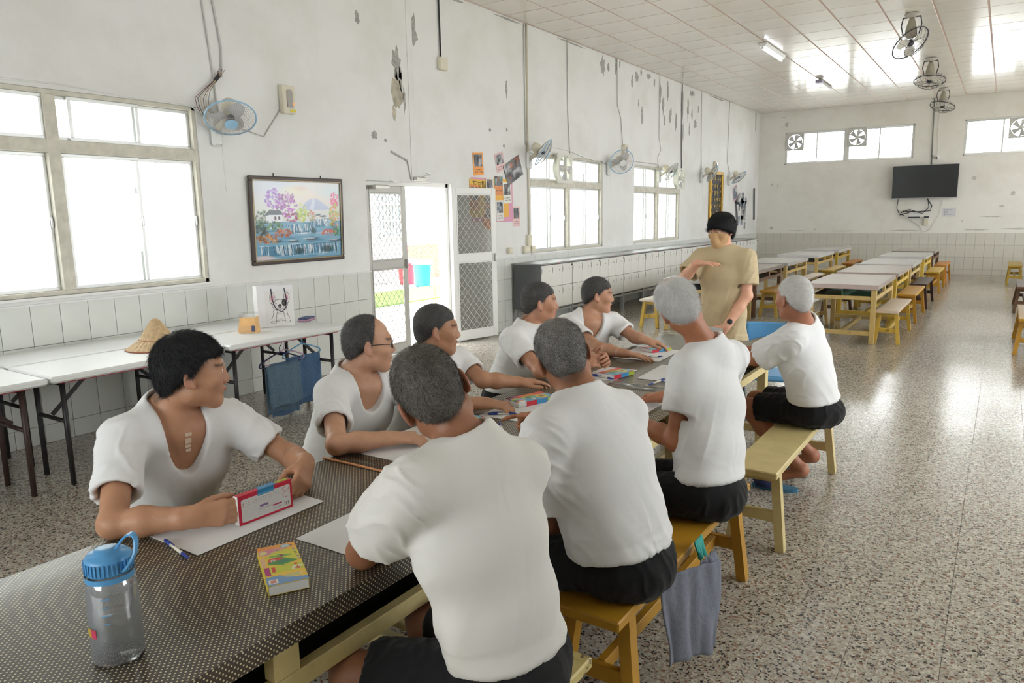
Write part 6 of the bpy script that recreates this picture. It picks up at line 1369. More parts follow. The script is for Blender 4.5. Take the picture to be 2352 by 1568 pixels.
# ---- blue folding chair
t = thing('folding_chair', 'blue plastic folding chair with grey legs behind the table end', 'chair', (-1.45, 5.66, 0), math.radians(8)); M_CHB = mat('chair_blue', (.12, .36, .68), .38); M_CHG = mat('chair_tube_grey', (.42, .44, .47), .35, .6)
def shell(w, h, n=10, m=8, curve=.05, thick=.012, tiltf=lambda u, v: 0):
    vs = []; fs = []
    for lay in (0, 1):
        for j in range(m+1):
            for i in range(n+1):
                u, v = i/n*2-1, j/m; ww = w/2*(1-.10*max(0, abs(v-.5)*2-.6)); vs.append((u*ww, curve*u*u+lay*thick+tiltf(u, v), v*h-(.04*(1-u*u))*(1-v)*-1 if False else v*h+.05*(1-u*u)*(1-v)))
    K = (n+1)*(m+1)
    for j in range(m):
        for i in range(n):
            a = j*(n+1)+i; fs.append((a, a+1, a+n+2, a+n+1)); fs.append((K+a, K+a+n+1, K+a+n+2, K+a+1))
    for j in range(m):
        for i in (0, n):
            a = j*(n+1)+i; b = a+n+1; fs.append((a, b, K+b, K+a) if i == 0 else (b, a, K+a, K+b))
    for i in range(n):
        for j in (0, m):
            a = j*(n+1)+i; fs.append((a+1, a, K+a, K+a+1) if j == 0 else (a, a+1, K+a+1, K+a))
    return vs, fs
vs, fs = shell(.37, .17, curve=-.05); b = MB(); b.add([(x, y+.20-.06*z, z+.64) for x, y, z in vs], fs, True); b.build('backrest', M_CHB, t)
s = MB(); s.box((0, -.02, .445), (.37, .36, .028), bev=.012); s.box((0, -.20, .435), (.35, .03, .03), bev=.012); s.build('seat', M_CHB, t)
for q in (-1, 1):
    MB().tube([(q*.175, -.22, .0), (q*.18, .0, .42), (q*.185, .19, .78)], .012, 8).build('front_leg', M_CHG, t); MB().tube([(q*.155, .24, .0), (q*.16, .02, .43)], .012, 8).build('rear_leg', M_CHG, t)
MB().tube([(-.175, -.17, .10), (.175, -.17, .10)], .009, 8).build('stretcher', M_CHG, t)
# ------------------------------------------------------------------ things on the tables
ZT = .7465
M_PAPER = mat('drawing_paper', (.80, .80, .81), .7)
def paper(label, c, ex, w, l, z=ZT, group='sheets of drawing paper'):
    o = MB().box((0, 0, .0006), (w, l, .0012)).build('paper_sheet', M_PAPER, None, (c[0], c[1], z), (0, 0, ex)); return tag(o, label, 'paper', group)
paper('sheet of paper under the hands of the man with the crayon box', (-1.94, 1.325), 0, .29, .46); paper('blank sheet by the left elbow of the nearest man', (-1.50, 1.53), .015, .30, .43)
paper('sheet under the forearm of the spectacled man', (-1.965, 2.19), .01, .29, .43); paper('sheet with the open crayon box beside the stocky man', (-1.83, 2.885), .01, .30, .43); paper('sheet under the interlaced hands', (-1.855, 3.74), .0, .21, .43); paper('sheet under the hand resting on a crayon box', (-1.905, 4.46), .05, .31, .44); paper('blank sheet beside the white-haired man', (-1.53, 3.97), .05, .29, .43); paper('small corner of paper under the far forearm of the white-haired man', (-1.40, 3.18), 0, .16, .30); paper('white sheet near the table end in front of the instructor', (-1.56, 4.75), .2, .21, .29)
# crayon boxes: printed sleeve around a white tray
def crayon_art(seed, kind):
    p = Paint(44, 64, srgb(240, 200, 60), seed)
    if kind == 'yellow':
        p.rect(0, 0, 1, .10, srgb(232, 150, 60)); p.ell(.85, .02, .5, .2, srgb(240, 170, 70), .9, .6); p.ell(.3, .17, .45, .09, srgb(214, 120, 170), .9, .3); p.ell(.12, .17, .12, .05, srgb(230, 226, 150), .9, .3); p.ell(.5, .17, .06, .035, srgb(120, 70, 160), 1, .4); p.ell(.6, .33, .5, .2, srgb(212, 216, 60), .9, .3); p.rect(0, .3, .12, .55, srgb(232, 190, 150))
        p.poly([(.15, .50), (.2, .36), (.45, .33), (.72, .42), (.95, .50), (.5, .56)], srgb(70, 150, 60)); p.poly([(.16, .44), (.22, .35), (.5, .35), (.62, .39), (.3, .44)], srgb(220, 70, 50)); p.ell(.3, .41, .07, .03, srgb(240, 240, 230), 1, .3); p.ell(.3, .415, .035, .02, srgb(30, 30, 40), 1, .3); p.ell(.55, .47, .2, .04, srgb(60, 130, 110), .9, .4); p.poly([(.1, .3), (.5, .27), (.85, .33), (.6, .36)], srgb(110, 170, 80), .9); p.ell(.55, .31, .06, .03, srgb(140, 60, 80))
        p.rect(0, .56, 1, .74, srgb(206, 210, 60)); p.rect(.02, .57, .16, .77, srgb(176, 40, 120)); p.rect(.2, .58, .29, .70, srgb(220, 80, 60))
        for k in range(6): p.ell(.72+.2*p.r.rand(), .58+.14*p.r.rand(), .06, .03, [srgb(240, 236, 220), srgb(200, 60, 60)][k % 2], .9, .3)
        p.poly([(0, .80), (.3, .79), (.7, .90), (1, .93), (1, 1), (0, 1)], srgb(120, 160, 206)); p.ell(.7, .84, .3, .06, srgb(236, 206, 150), .8, .6); p.rect(.04, .87, .28, .97, srgb(240, 236, 228)); p.rect(.1, .89, .22, .95, srgb(206, 90, 80), .8); p.rect(.5, .80, .85, .87, srgb(200, 200, 130), .8)
        for k in range(11): p.ell(.88+.008*k, .08+k*.04, .035, .014, [srgb(40, 40, 50), srgb(170, 60, 50), srgb(226, 180, 170), srgb(80, 60, 120), srgb(150, 200, 210)][k % 5], 1, .4)
        p.ell(.72, .07, .14, .05, srgb(190, 206, 214), 1, .3); p.ring(.72, .07, .13, .045, srgb(110, 130, 140), .12)
    else:
        p.rect(0, 0, 1, 1, srgb(96, 170, 206)); p.rect(0, 0, .34, 1, srgb(214, 56, 60)); p.ell(.2, .55, .22, .35, srgb(232, 150, 60), .9, .5); p.ell(.62, .30, .34, .2, srgb(226, 206, 80), .95, .3); p.ell(.62, .30, .14, .09, srgb(130, 60, 40), 1, .3); p.ell(.5, .62, .3, .14, srgb(120, 180, 70), .9, .4); p.ell(.75, .66, .14, .08, srgb(236, 232, 226), 1, .3); p.poly([(.3, .72), (.8, .66), (.8, .70), (.3, .78)], srgb(90, 96, 140)); p.ell(.45, .82, .2, .06, srgb(206, 210, 80), .9, .4); p.rect(.34, .92, 1, 1, srgb(150, 206, 226)); p.rect(.8, 0, 1, .1, srgb(206, 40, 56)); p.rect(.03, .1, .14, .9, srgb(240, 120, 100), .6)
    return p.a
def back_art():
    p = Paint(76, 40, srgb(206, 36, 66), 4); W_ = srgb(224, 222, 220); p.rect(.05, .16, .96, .93, W_)
    for (x, y) in ((.05, .16), (.96, .16), (.05, .93), (.96, .93)): p.ell(x, y, .02, .035, srgb(206, 36, 66), 1, .2)
    p.rect(.36, 0, .66, .20, srgb(40, 130, 184)); p.rect(.36, .12, .66, .19, srgb(120, 180, 214), .5)
    cs = [srgb(180, 50, 60), srgb(196, 80, 80), srgb(220, 130, 100), srgb(230, 190, 170), srgb(226, 206, 120), srgb(60, 80, 150), srgb(150, 190, 214), srgb(160, 180, 160), srgb(70, 140, 90), srgb(150, 40, 60), srgb(60, 60, 100), srgb(220, 170, 180), srgb(190, 200, 120), srgb(90, 90, 150), srgb(90, 50, 90)]
    for k, c in enumerate(cs): p.ell(.09+k*.046, .29, .012, .022, c, 1, .4); p.rect(.08+k*.046, .35, .10+k*.046, .365, srgb(150, 150, 150), .6)
    for r in range(8): p.rect(.08, .44+r*.05, .08+.26*(1-.25*(r % 3)), .455+r*.05, srgb(140, 140, 142), .6)
    p.rect(.38, .52, .54, .60, srgb(112, 60, 140), .85); p.rect(.36, .66, .60, .675, srgb(150, 150, 150), .6); p.rect(.62, .68, .79, .73, srgb(184, 50, 90)); p.rect(.62, .80, .8, .815, srgb(150, 150, 150), .6)
    for k in range(12): p.rect(.83+k*.009, .72, .834+k*.009, .86, srgb(60, 60, 60), .8)
    for (y0, y1) in ((.20, .34), (.38, .56)): p.ring(.88, (y0+y1)/2, .06, (y1-y0)/2, srgb(206, 90, 110), .08); 
    for r in range(3): p.rect(.08, .84+r*.03, .36, .85+r*.03, srgb(150, 150, 150), .5)
    return p.a
def crayon_box(label, o, rot, size=(.118, .185, .024), kind='red', seed=1, opened=0.0):
    """lying box; local x width, y length"""
    t = thing('crayon_box', label, 'crayon box', o, rot, 'boxes of crayons'); w, l, h = size
    cm = {'yellow': mat('box_edge_yellow', srgb(226, 200, 70), .45), 'red': mat('box_edge_red', srgb(206, 44, 60), .4)}[kind]
    MB().box((0, -opened*.5 if opened else 0, h*.5), (w-.004, l+.002+opened, h-.004)).build('inner_tray', mat('tray_white', (.74, .73, .70), .6), t)
    s = MB()
    for q in (-1, 1): s.box((q*(w/2-.0006), 0, h/2), (.0012, l, h)); s.box((0, 0, h/2+q*(h/2-.0006)), (w, l, .0012))
    sl = s.build('printed_sleeve', cm, t)
    color_mesh('cover_print', crayon_art(seed, kind), w, l, .0006, paint_mat('print_card', .35, .5), sl, frame((0, 0, h), (1, 0, 0), (0, 1, 0)))
    if kind == 'red':
        for (y0, y1, c) in ((-.5, -.16, None), (-.16, .22, 'blue'), (.22, .5, 'lime')):
            if c: MB().box((w/2+.0004, (y0+y1)/2*l, h/2), (.0008, (y1-y0)*l, h*.9)).build('edge_band', mat('edge_'+c, srgb(60, 140, 190) if c == 'blue' else srgb(170, 190, 60), .4), sl)
    if opened:
        cols = [(.04, .04, .05), (.75, .12, .1), (.1, .3, .7), (.85, .7, .1), (.1, .5, .2), (.5, .2, .5), (.85, .4, .1), (.8, .8, .8)]
        for k in range(8): MB().cyl((-w/2+.012+k*(w-.024)/7, -l/2-opened+.006, h+.0005), (-w/2+.012+k*(w-.024)/7, -l/2-.002, h+.0005), .0045, 8).build('crayon', mat('crayon_%d' % k, cols[k], .5), t)
    return t
crayon_box('yellow crayon box with a green fish lying near the table edge', (-1.515, 1.157, ZT), math.radians(59), (.10, .235, .026), 'yellow', 7)
bx = thing('crayon_box', 'red crayon box held upright with its printed back to the camera', 'crayon box', (-1.865, 1.375, ZT+.0015), math.radians(87), 'boxes of crayons')
MB().box((0, 0, .047), (.195, .0205, .092)).build('inner_tray', mat('tray_white'), bx); s = MB(); s.box((0, 0, .047), (.194, .022, .093), bev=.0015); sl = s.build('printed_sleeve', mat('box_edge_red', srgb(206, 44, 60), .4), bx)
color_mesh('back_print', back_art(), .194, .093, .0006, paint_mat('print_card', .35, .5), sl, frame((0, -.0112, .047), (1, 0, 0), (0, 0, 1)))
MB().box((.01, 0, .0942), (.06, .0224, .0012)).build('edge_band', mat('edge_blue', srgb(60, 140, 190), .4), sl); MB().box((.065, 0, .0942), (.045, .012, .0012)).build('edge_band', mat('edge_lime', srgb(170, 190, 60), .4), sl)
crayon_box('open crayon box with loose crayons by the stocky man', (-1.895, 3.02, ZT+.0012), math.radians(-18), kind='red', seed=8, opened=.05)
crayon_box('closed crayon box on the sheet under the interlaced hands', (-1.795, 3.755, ZT+.0012), math.radians(-12), kind='red', seed=9); crayon_box('crayon box under the resting hand at the far table', (-1.90, 4.60, ZT+.0012), math.radians(-25), kind='red', seed=10, size=(.11, .17, .022)); crayon_box('crayon box half hidden behind the nearest mans neck', (-1.925, 2.50, ZT), math.radians(10), kind='red', seed=11); crayon_box('crayon box peeping out behind the white-haired mans shoulder', (-1.46, 4.33, ZT), math.radians(20), kind='red', seed=12)
M_PENW = mat('pen_barrel_white', (.74, .70, .60), .35); M_PENB = mat('pen_blue', (.02, .05, .28), .35)
def pen(label, a, b, z=ZT, m1=None, m2=None):
    a, b = Vector((*a, 0)), Vector((*b, 0)); d = (b-a); L = d.length; t = thing('pen', label, 'pen', (a.x, a.y, z+.0052), math.atan2(d.y, d.x), 'ballpoint pens'); m1 = m1 or M_PENW; m2 = m2 or M_PENB
    MB().cyl((.02*L/.14, 0, 0), (.70*L, 0, 0), .005, 10).build('barrel', m1, t); MB().lathe((.70*L, 0, 0), [(.0052, 0), (.0052, .10*L), (.0035, .22*L), (.001, .30*L)], 10, (1, 0, 0)).build('grip_tip', m2, t); MB().lathe((0, 0, 0), [(.0052, -.012), (.0055, .0), (.0055, .03)], 10, (1, 0, 0)).build('end_cap', m2, t); MB().box((.03, 0, .0062), (.05, .003, .002)).build('clip', m2, t)
pen('blue and white pen at the corner of the crayon box mans paper', (-1.945, 1.096), (-1.79, 1.066)); pen('pen resting in front of the crayon box at the interlaced hands', (-1.90, 3.685), (-1.755, 3.645), ZT+.0015); pen('blue and white pen in front of the white-haired man', (-1.515, 3.775), (-1.535, 3.61)); pen('black pen sticking out beside the nearest mans shoulder', (-1.66, 1.76), (-1.74, 1.69), m1=M_DARK, m2=M_DARK); pen('pen lying behind the nearest mans shoulder near the pointing hand', (-1.805, 2.59), (-1.70, 2.47)); pen('blue pen under the hand of the stocky man', (-1.93, 2.70), (-1.83, 2.765), ZT+.0015); pen('blue pen under the flat hand at the far table', (-1.86, 4.33), (-1.775, 4.41), ZT+.0015)
o = MB().box((-1.955, 1.861, ZT+.003), (.36, .010, .006), Matrix.Rotation(.02, 3, 'Z'), .001).build('wooden_strip', mat('strip_wood', srgb(222, 160, 112), .6)); tag(o, 'thin orange-brown wooden strip across the table joint', 'strip')
# clear plastic sheet wrinkled at the joint of the tables
M_FILM = clear_mat('clear_film', (.96, .96, .95), .35, .08)
def film(label, x0, x1, y0, y1, seed, amp=.006):
    nx, ny = 40, 14; vs = []; fs = []
    for j in range(ny+1):
        for i in range(nx+1):
            x = x0+(x1-x0)*i/nx; y = y0+(y1-y0)*j/ny; e = min(1, min(j, ny-j)/2); z = ZT+.0008+amp*e*max(0, mnoise.noise((x*9+seed, y*38, seed))+.35); vs.append((x, y, z))
    for j in range(ny):
        for i in range(nx): a = j*(nx+1)+i; fs.append((a, a+1, a+nx+2, a+nx+1))
    mb = MB(); mb.add(vs, fs, True); return tag(mb.build('plastic_film', M_FILM), label, 'plastic film')
film('wrinkled clear plastic cover end by the blue and white pen', -2.1, -1.32, 3.50, 3.63, 3); film('wrinkled clear plastic cover beside the wooden strip', -2.1, -1.5, 1.875, 1.96, 8)
o = MB().box((-2.07, 5.235, ZT+.012), (.10, .05, .03), bev=.01).build('plastic_fold', M_FILM)
tag(o, 'crumpled end of clear plastic at the far table end', 'plastic film')
# ---- water bottle
t = thing('water_bottle', 'clear plastic water bottle with a blue cap and loop', 'bottle', (-1.512, .722, ZT)); R = .051
def hazy_mat():
    m = clear_mat('bottle_plastic_clear', (.95, .96, .97), .5, .06); nt = m.node_tree; out = nt.nodes['Material Output']; sh = out.inputs['Surface'].links[0].from_socket
    d = nt.nodes.new('ShaderNodeBsdfDiffuse'); d.inputs['Color'].default_value = (.72, .75, .80, 1); mx = nt.nodes.new('ShaderNodeMixShader'); mx.inputs['Fac'].default_value = .13
    nt.links.new(sh, mx.inputs[1]); nt.links.new(d.outputs[0], mx.inputs[2]); nt.links.new(mx.outputs[0], out.inputs['Surface']); return m
def glassy():
    m, nt, b = _nodes('bottle_plastic'); b.inputs['Base Color'].default_value = (.93, .95, .96, 1); b.inputs['Transmission Weight'].default_value = 1; b.inputs['Roughness'].default_value = .06; b.inputs['IOR'].default_value = 1.30; return m
pr = [(0, .004), (R*.5, .002), (R*.9, .0), (R, .008), (R*1.0, .10), (R*.97, .155), (R*.93, .175), (R*.78, .190), (R*.74, .20), (R*.74, .215)]
MB().lathe((0, 0, 0), pr+[(r-.002, z) for r, z in reversed(pr[:]) if z > .003]+[(0, .006)], 40, cap=False).build('bottle_body', hazy_mat(), t)
wm = clear_mat('water', (.84, .845, .79), .25, .01)
MB().lathe((0, 0, 0), [(0, .008), (R*.9-.003, .008), (R-.0034, .014), (R-.0034, .092), (0, .092)], 40, cap=False).build('water', wm, t)
M_CAP = mat('cap_blue', (.10, .33, .62), .32); c = MB(); n = 48; prof = [(.0, .243), (R*.5, .243), (R*.52, .236), (R*.80, .234), (R*.88, .226), (R*.90, .20), (R*.86, .196)]
c.lathe((0, 0, 0), list(reversed(prof)), 48)
for k in range(36):
    a = 2*PI*k/36; c.box((math.cos(a)*R*.91, math.sin(a)*R*.91, .213), (.0025, .0028, .024), Matrix.Rotation(a, 3, 'Z'))
c.build('bottle_cap', M_CAP, t)
lp = [(R*.2, R*.25, .240), (R*.45, R*.45, .262), (R*.85, R*.6, .275), (R*1.25, R*.55, .268), (R*1.4, R*.4, .245), (R*1.25, R*.2, .222), (R*.98, R*.1, .206)]
lv = MB(); lq = []
for i in range(len(lp)-1):
    p0, p1, p2, p3 = (Vector(lp[max(0, min(len(lp)-1, i+q))]) for q in (-1, 0, 1, 2))
    for q in range(6):
        u = q/6; lq.append(.5*((2*p1)+(p2-p0)*u+(2*p0-5*p1+4*p2-p3)*u*u+(3*p1-p0-3*p2+p3)*u**3))
lq.append(Vector(lp[-1])); wv = Vector((-.45, .85, .1)).normalized(); vv = []; ff = []
for i, q in enumerate(lq):
    tg = (lq[min(i+1, len(lq)-1)]-lq[max(i-1, 0)]).normalized(); nn = tg.cross(wv).normalized()
    for (sa, sb) in ((-1, -1), (1, -1), (1, 1), (-1, 1)): vv.append(q+wv*sa*.0065+nn*sb*.002)
for i in range(len(lq)-1):
    for k in range(4): ff.append((i*4+k, i*4+(k+1) % 4, i*4+4+(k+1) % 4, i*4+4+k))
lv.add(vv, ff, False)
lv.build('carry_loop', M_CAP, t); MB().lathe((0, 0, 0), [(R*.93, .182), (R*.935, .194)], 32, cap=False).build('cap_band', M_CAP, t)
vs = []; fs = []
for i in range(9):
    a = math.radians(-112+i*5); vs += [(math.cos(a)*(R+.0006), math.sin(a)*(R+.0006), .066), (math.cos(a)*(R+.0006), math.sin(a)*(R+.0006), .086)]
for i in range(8): fs.append((2*i, 2*i+2, 2*i+3, 2*i+1))
mb = MB(); mb.add(vs[:12], fs[:5], True); mb.build('price_sticker', mat('sticker_yellow', srgb(176, 150, 60), .5), t); mb = MB(); mb.add(vs[10:], [tuple(q-10 for q in f) for f in fs[5:]], True); mb.build('price_sticker', mat('sticker_red', srgb(196, 60, 90), .5), t)
mk = MB()
for i, z in enumerate((.10, .118, .136, .154)): 
    a = math.radians(-42); mk.box((math.cos(a)*(R+.0003), math.sin(a)*(R+.0003), z), (.0006, .012+.006*(i % 2), .0015), Matrix.Rotation(a, 3, 'Z'))
mk.build('measure_marks', mat('mark_blue', (.15, .4, .7), .5), t)
# ---- on the folding tables by the wall
t = thing('conical_hat', 'woven conical bamboo hat lying on the white table', 'hat', (-5.18, 3.0, .7405)); hm = mat('bamboo_leaf', srgb(206, 178, 138), .7, var=(40, .25)); vs = []; fs = []; n = 64; prof = [(.215, .004), (.20, .012), (.13, .062), (.115, .075), (.07, .15), (.03, .205), (.012, .222), (0, .226)]
for (r, z) in prof:
    for k in range(n): q = 1+.012*(k % 2)*(1 if r > .02 else 0); a = 2*PI*k/n; vs.append((math.cos(a)*r*q, math.sin(a)*r*q, z+.0035*(k % 2)*(r > .02)))
for i in range(len(prof)-1):
    for k in range(n): fs.append((i*n+k, i*n+(k+1) % n, (i+1)*n+(k+1) % n, (i+1)*n+k))
K = len(vs); vs += [(x, y, z-.003) for x, y, z in vs]; fs += [tuple(K+q for q in reversed(f)) for f in fs]
mb = MB(); mb.add(vs, fs, False); mb.build('leaf_cone', hm, t); MB().tube(arc((0, 0, .005), .216, (0, 0, 1), 48), .0045, 6, closed=True).build('rim_hoop', mat('hoop_reed', srgb(150, 84, 56), .6), t); MB().tube(arc((0, 0, .072), .122, (0, 0, 1), 40), .0028, 5, closed=True).build('inner_hoop', mat('hoop_reed'), t); MB().sphere((0, 0, .226), .008, 10, 6).build('tip_knot', mat('knot_white', (.75, .7, .6), .7), t)
def dog():
    Wc, K = srgb(226, 224, 222), srgb(30, 28, 30); p = Paint(80, 104, Wc, 1); L = lambda pts, w=.010: p.line(pts, w, K)
    for s in (-1, 1):
        X = lambda x: .5+s*x*1.0+.02; p.ell(X(.26), .22, .075, .13, srgb(210, 160, 176), 1, .3); p.ring(X(.26), .22, .10, .17, K, .07); L([(X(.18), .32), (X(.13), .27), (X(.0), .265)])
        L([(X(.30), .36), (X(.27), .46), (X(.22), .54), (X(.1), .60)]); L([(X(.24), .56), (X(.26), .72), (X(.34), .84)]); L([(X(.12), .62), (X(.15), .80), (X(.16), .88)]); p.ring(X(.25), .915, .10, .03, K, .16); L([(X(.05), .90), (X(.16), .88)])
    p.ell(.68, .36, .10, .12, srgb(56, 54, 54), 1, .2); p.ell(.52, .46, .075, .075, srgb(110, 106, 106), 1, .25); p.ell(.52, .43, .06, .035, K, 1, .3); L([(.52, .50), (.52, .55)], .007); L([(.36, .56), (.46, .54), (.52, .56), (.58, .54), (.68, .56)], .007); p.ell(.38, .37, .035, .02, K, .8, .4); p.ell(.66, .37, .025, .02, srgb(180, 178, 170), 1, .3); p.ell(.52, .86, .12, .05, srgb(200, 198, 198), .7, .4); L([(.40, .66), (.56, .665), (.56, .69), (.44, .69)], .006)
    return p.a
t = thing('paper_bag', 'white paper bag printed with a sitting bulldog', 'bag', (-5.33, 4.19, .7405), math.radians(68)); w, h, d = .315, .36, .12
MB().box((0, .0, h/2), (w, d, h), bev=.002).build('bag_body', mat('bag_white', (.80, .79, .80), .55), t); color_mesh('dog_print', dog(), .24, .30, .0004, paint_mat('print'), t, frame((.03, -d/2-.0006, .165), (1, 0, 0), (0, 0, 1))); MB().tube([(-.035, -d/2-.004, .335), (-.03, -d/2-.006, .24), (-.005, -d/2-.008, .16), (.045, -d/2-.008, .125), (.085, -d/2-.008, .16), (.095, -d/2-.006, .24), (.08, -d/2-.004, .335)], .0035, 6).build('cord_handle', mat('cord_navy', (.02, .018, .045), .7), t)
t = thing('juice_carton', 'orange cardboard cup holder in clear wrap on the white table', 'carton', (-5.22, 3.84, .7405), math.radians(40)); MB().prism([(-.075, 0), (.075, 0), (.062, .13), (-.062, .13)], .12, (0, .06, 0), (1, 0, 0), (0, 0, 1)).build('carton_body', mat('carton_orange', srgb(240, 192, 128), .55, var=(20, .08)), t); MB().box((0, -.0625, .035), (.152, .004, .05)).build('lower_band', mat('carton_tan', srgb(226, 182, 130), .5), t); MB().box((.045, -.0655, .036), (.028, .003, .05)).build('label', mat('label_navy', srgb(80, 84, 110), .5), t); MB().prism([(-.064, .131), (.064, .131), (.062, .165), (-.062, .165)], .12, (0, .06, 0), (1, 0, 0), (0, 0, 1)).build('clear_wrap', M_FILM, t)
paper('folded white sheet lying in front of the paper bag', (-5.02, 4.05), .5, .15, .30, .7405)
t = thing('coin_purse', 'small patterned blue and pink fabric pouch beside the bag', 'pouch', (-5.31, 4.53, .7405), .4); pm = mat('pouch_pattern', (.10, .13, .26), .7, var=(90, .9)); b = MB(); b.box((0, 0, .012), (.10, .18, .022), bev=.010); b.build('pouch_body', mat('pouch_pink', srgb(176, 140, 160), .7), t); MB().box((0, 0, .030), (.09, .17, .018), bev=.008).build('pouch_flap', pm, t)
# towels on hangers below the table
def hanger(label, y, x, col, hook_z=.68, rz=0.0, width=.40):
    t = thing('clothes_hanger', label, 'hanger', (x, y, hook_z), rz, 'clothes hangers under the table'); m = mat('hanger_%d' % int(col[2]*999+col[0]*77), col, .4); h = width/2
    MB().tube([(0, 0, -.10), (0, 0, -.055), (0, .022, -.035), (0, .024, -.012), (0, .004, .002), (0, -.018, -.010)], .0035, 6).build('hook', m, t)
    MB().tube([(0, 0, -.095), (0, -h*.5, -.125), (0, -h, -.165), (0, -h-.012, -.19), (0, -h+.02, -.205)], .0065, 6).tube([(0, 0, -.095), (0, h*.5, -.125), (0, h, -.165), (0, h+.012, -.19), (0, h-.02, -.205)], .0065, 6).tube([(0, -h+.02, -.205), (0, h-.02, -.205)], .005, 6).build('shoulders', m, t)
    return t
def towel(label, y, x, z, col, w=.34, drop=.40, seed=1, rz=0.0):
    nx, nz = 22, 30; vs = []; fs = []
    for side in (-1, 1):
        for j in range(nz+1):
            for i in range(nx+1):
                u = i/nx-.5; v = j/nz; dd = drop if side < 0 else drop*.86
                off = side*(.008+.014*v)+.010*mnoise.noise((u*6+seed, v*1.2, seed+side)); vs.append((off, u*w*(1-.05*v), -v*dd+.006*math.sin(u*9+seed)*v))
    K = (nx+1)*(nz+1)
    for s in (0, 1):
        for j in range(nz):
            for i in range(nx):
                a = s*K+j*(nx+1)+i; q = (a, a+1, a+nx+2, a+nx+1); fs.append(q if s else tuple(reversed(q)))
    for i in range(nx): fs.append((i, i+1, K+i+1, K+i))
    mb = MB(); mb.add(vs, fs, True); o = mb.build('towel', cloth_mat('towel_%d' % seed, col, .5, 260, .3), None, (x, y, z), (0, 0, rz)); md = o.modifiers.new('thickness', 'SOLIDIFY'); md.thickness = .004
    return tag(o, label, 'towel', 'towels hung under the table')
hanger('dark blue hanger nearest the camera under the table', 3.90, -4.93, (.02, .02, .07)); towel('grey-blue towel on the dark hanger', 3.92, -4.93, .478, (.12, .22, .32), .34, .40, 3)
hanger('pink hanger in the middle under the table', 4.0, -5.00, (.60, .42, .55)); towel('blue towel mostly hidden behind the grey-blue one', 4.0, -5.00, .478, (.10, .22, .42), .30, .46, 5)
hanger('light blue hanger farthest along under the table', 4.24, -5.06, (.18, .45, .70), .69); towel('bright blue towel at the right under the table', 4.25, -5.06, .488, (.09, .22, .44), .36, .44, 7)
# ---- clothes over the bench, small things on the floor
def drape(label, name, cat, c, w, top, bot, col, seed, rz, amp=.02, nx=26, nz=24):
    vs = []; fs = []
    for j in range(nz+1):
        for i in range(nx+1):
            u = i/nx-.5; v = j/nz; vs.append((amp*(1.2*mnoise.noise((u*7+seed, v*1.5, seed))+.4*math.sin(u*16+seed))*(.3+.7*v)+.02*v, u*w*(1-.10*v+.06*math.sin(v*5)), top-(top-bot)*v))
    for j in range(nz):
        for i in range(nx): a = j*(nx+1)+i; fs.append((a, a+1, a+nx+2, a+nx+1))
    mb = MB(); mb.add(vs, fs, True); o = mb.build(name, cloth_mat('drape_%d' % seed, col, .3, 60), None, c, (0, 0, rz)); md = o.modifiers.new('thickness', 'SOLIDIFY'); md.thickness = .005; return tag(o, label, cat)
drape('grey-blue trousers hanging over the edge of the mustard bench', 'trousers', 'clothing', (-.815, 2.315, 0), .27, .445, .12, srgb(130, 134, 148), 4, -.5); drape('folded grey-blue trouser leg over the bench edge', 'trouser_fold', 'clothing', (-.80, 2.44, 0), .13, .44, .34, srgb(130, 134, 148), 6, -.1)
drape('small turquoise cloth tucked between the men on the bench', 'cloth', 'cloth', (-.86, 2.50, 0), .08, .47, .40, srgb(70, 170, 160), 9, 0, .008)
t = thing('round_tin', 'small round teal container on the floor under the benches', 'container', (-.93, 1.93, 0)); MB().lathe((0, 0, 0), [(.0, 0), (.045, 0), (.047, .05), (.047, .052)], 24).build('tin_body', mat('tin_teal', srgb(90, 150, 160), .4), t); MB().lathe((0, 0, .052), [(.049, -.006), (.049, .006), (.044, .010), (0, .010)], 24).build('tin_lid', mat('tin_lid_grey', (.55, .58, .58), .4), t)
def slipper(label, x, y, rz):
    t = thing('slipper', label, 'slipper', (x, y, 0), rz, 'blue slippers'); pts = []
    for k in range(20):
        a = 2*PI*k/20; pts.append((math.cos(a)*.135, math.sin(a)*(.046+.006*math.cos(a))))
    MB().prism(pts, .022, (0, 0, 0), (1, 0, 0), (0, 1, 0)).build('sole', mat('slipper_teal', srgb(70, 120, 150), .5), t)
    vs = []; fs = []
    for i in range(9):
        a = PI*i/8
        for q, xx in ((0, -.10), (1, .02)): vs.append((xx-.03*math.sin(a), math.cos(a)*.052, .02+math.sin(a)*(.045+.012*q)))
    for i in range(8): fs.append((2*i, 2*i+1, 2*i+3, 2*i+2))
    mb = MB(); mb.add(vs, fs, True); o = mb.build('strap', mat('slipper_navy', srgb(44, 52, 96), .6), t); md = o.modifiers.new('t', 'SOLIDIFY'); md.thickness = .005
slipper('near blue slipper under the cream bench', -1.04, 4.40, .1); slipper('far blue slipper under the cream bench', -1.06, 4.72, .05)
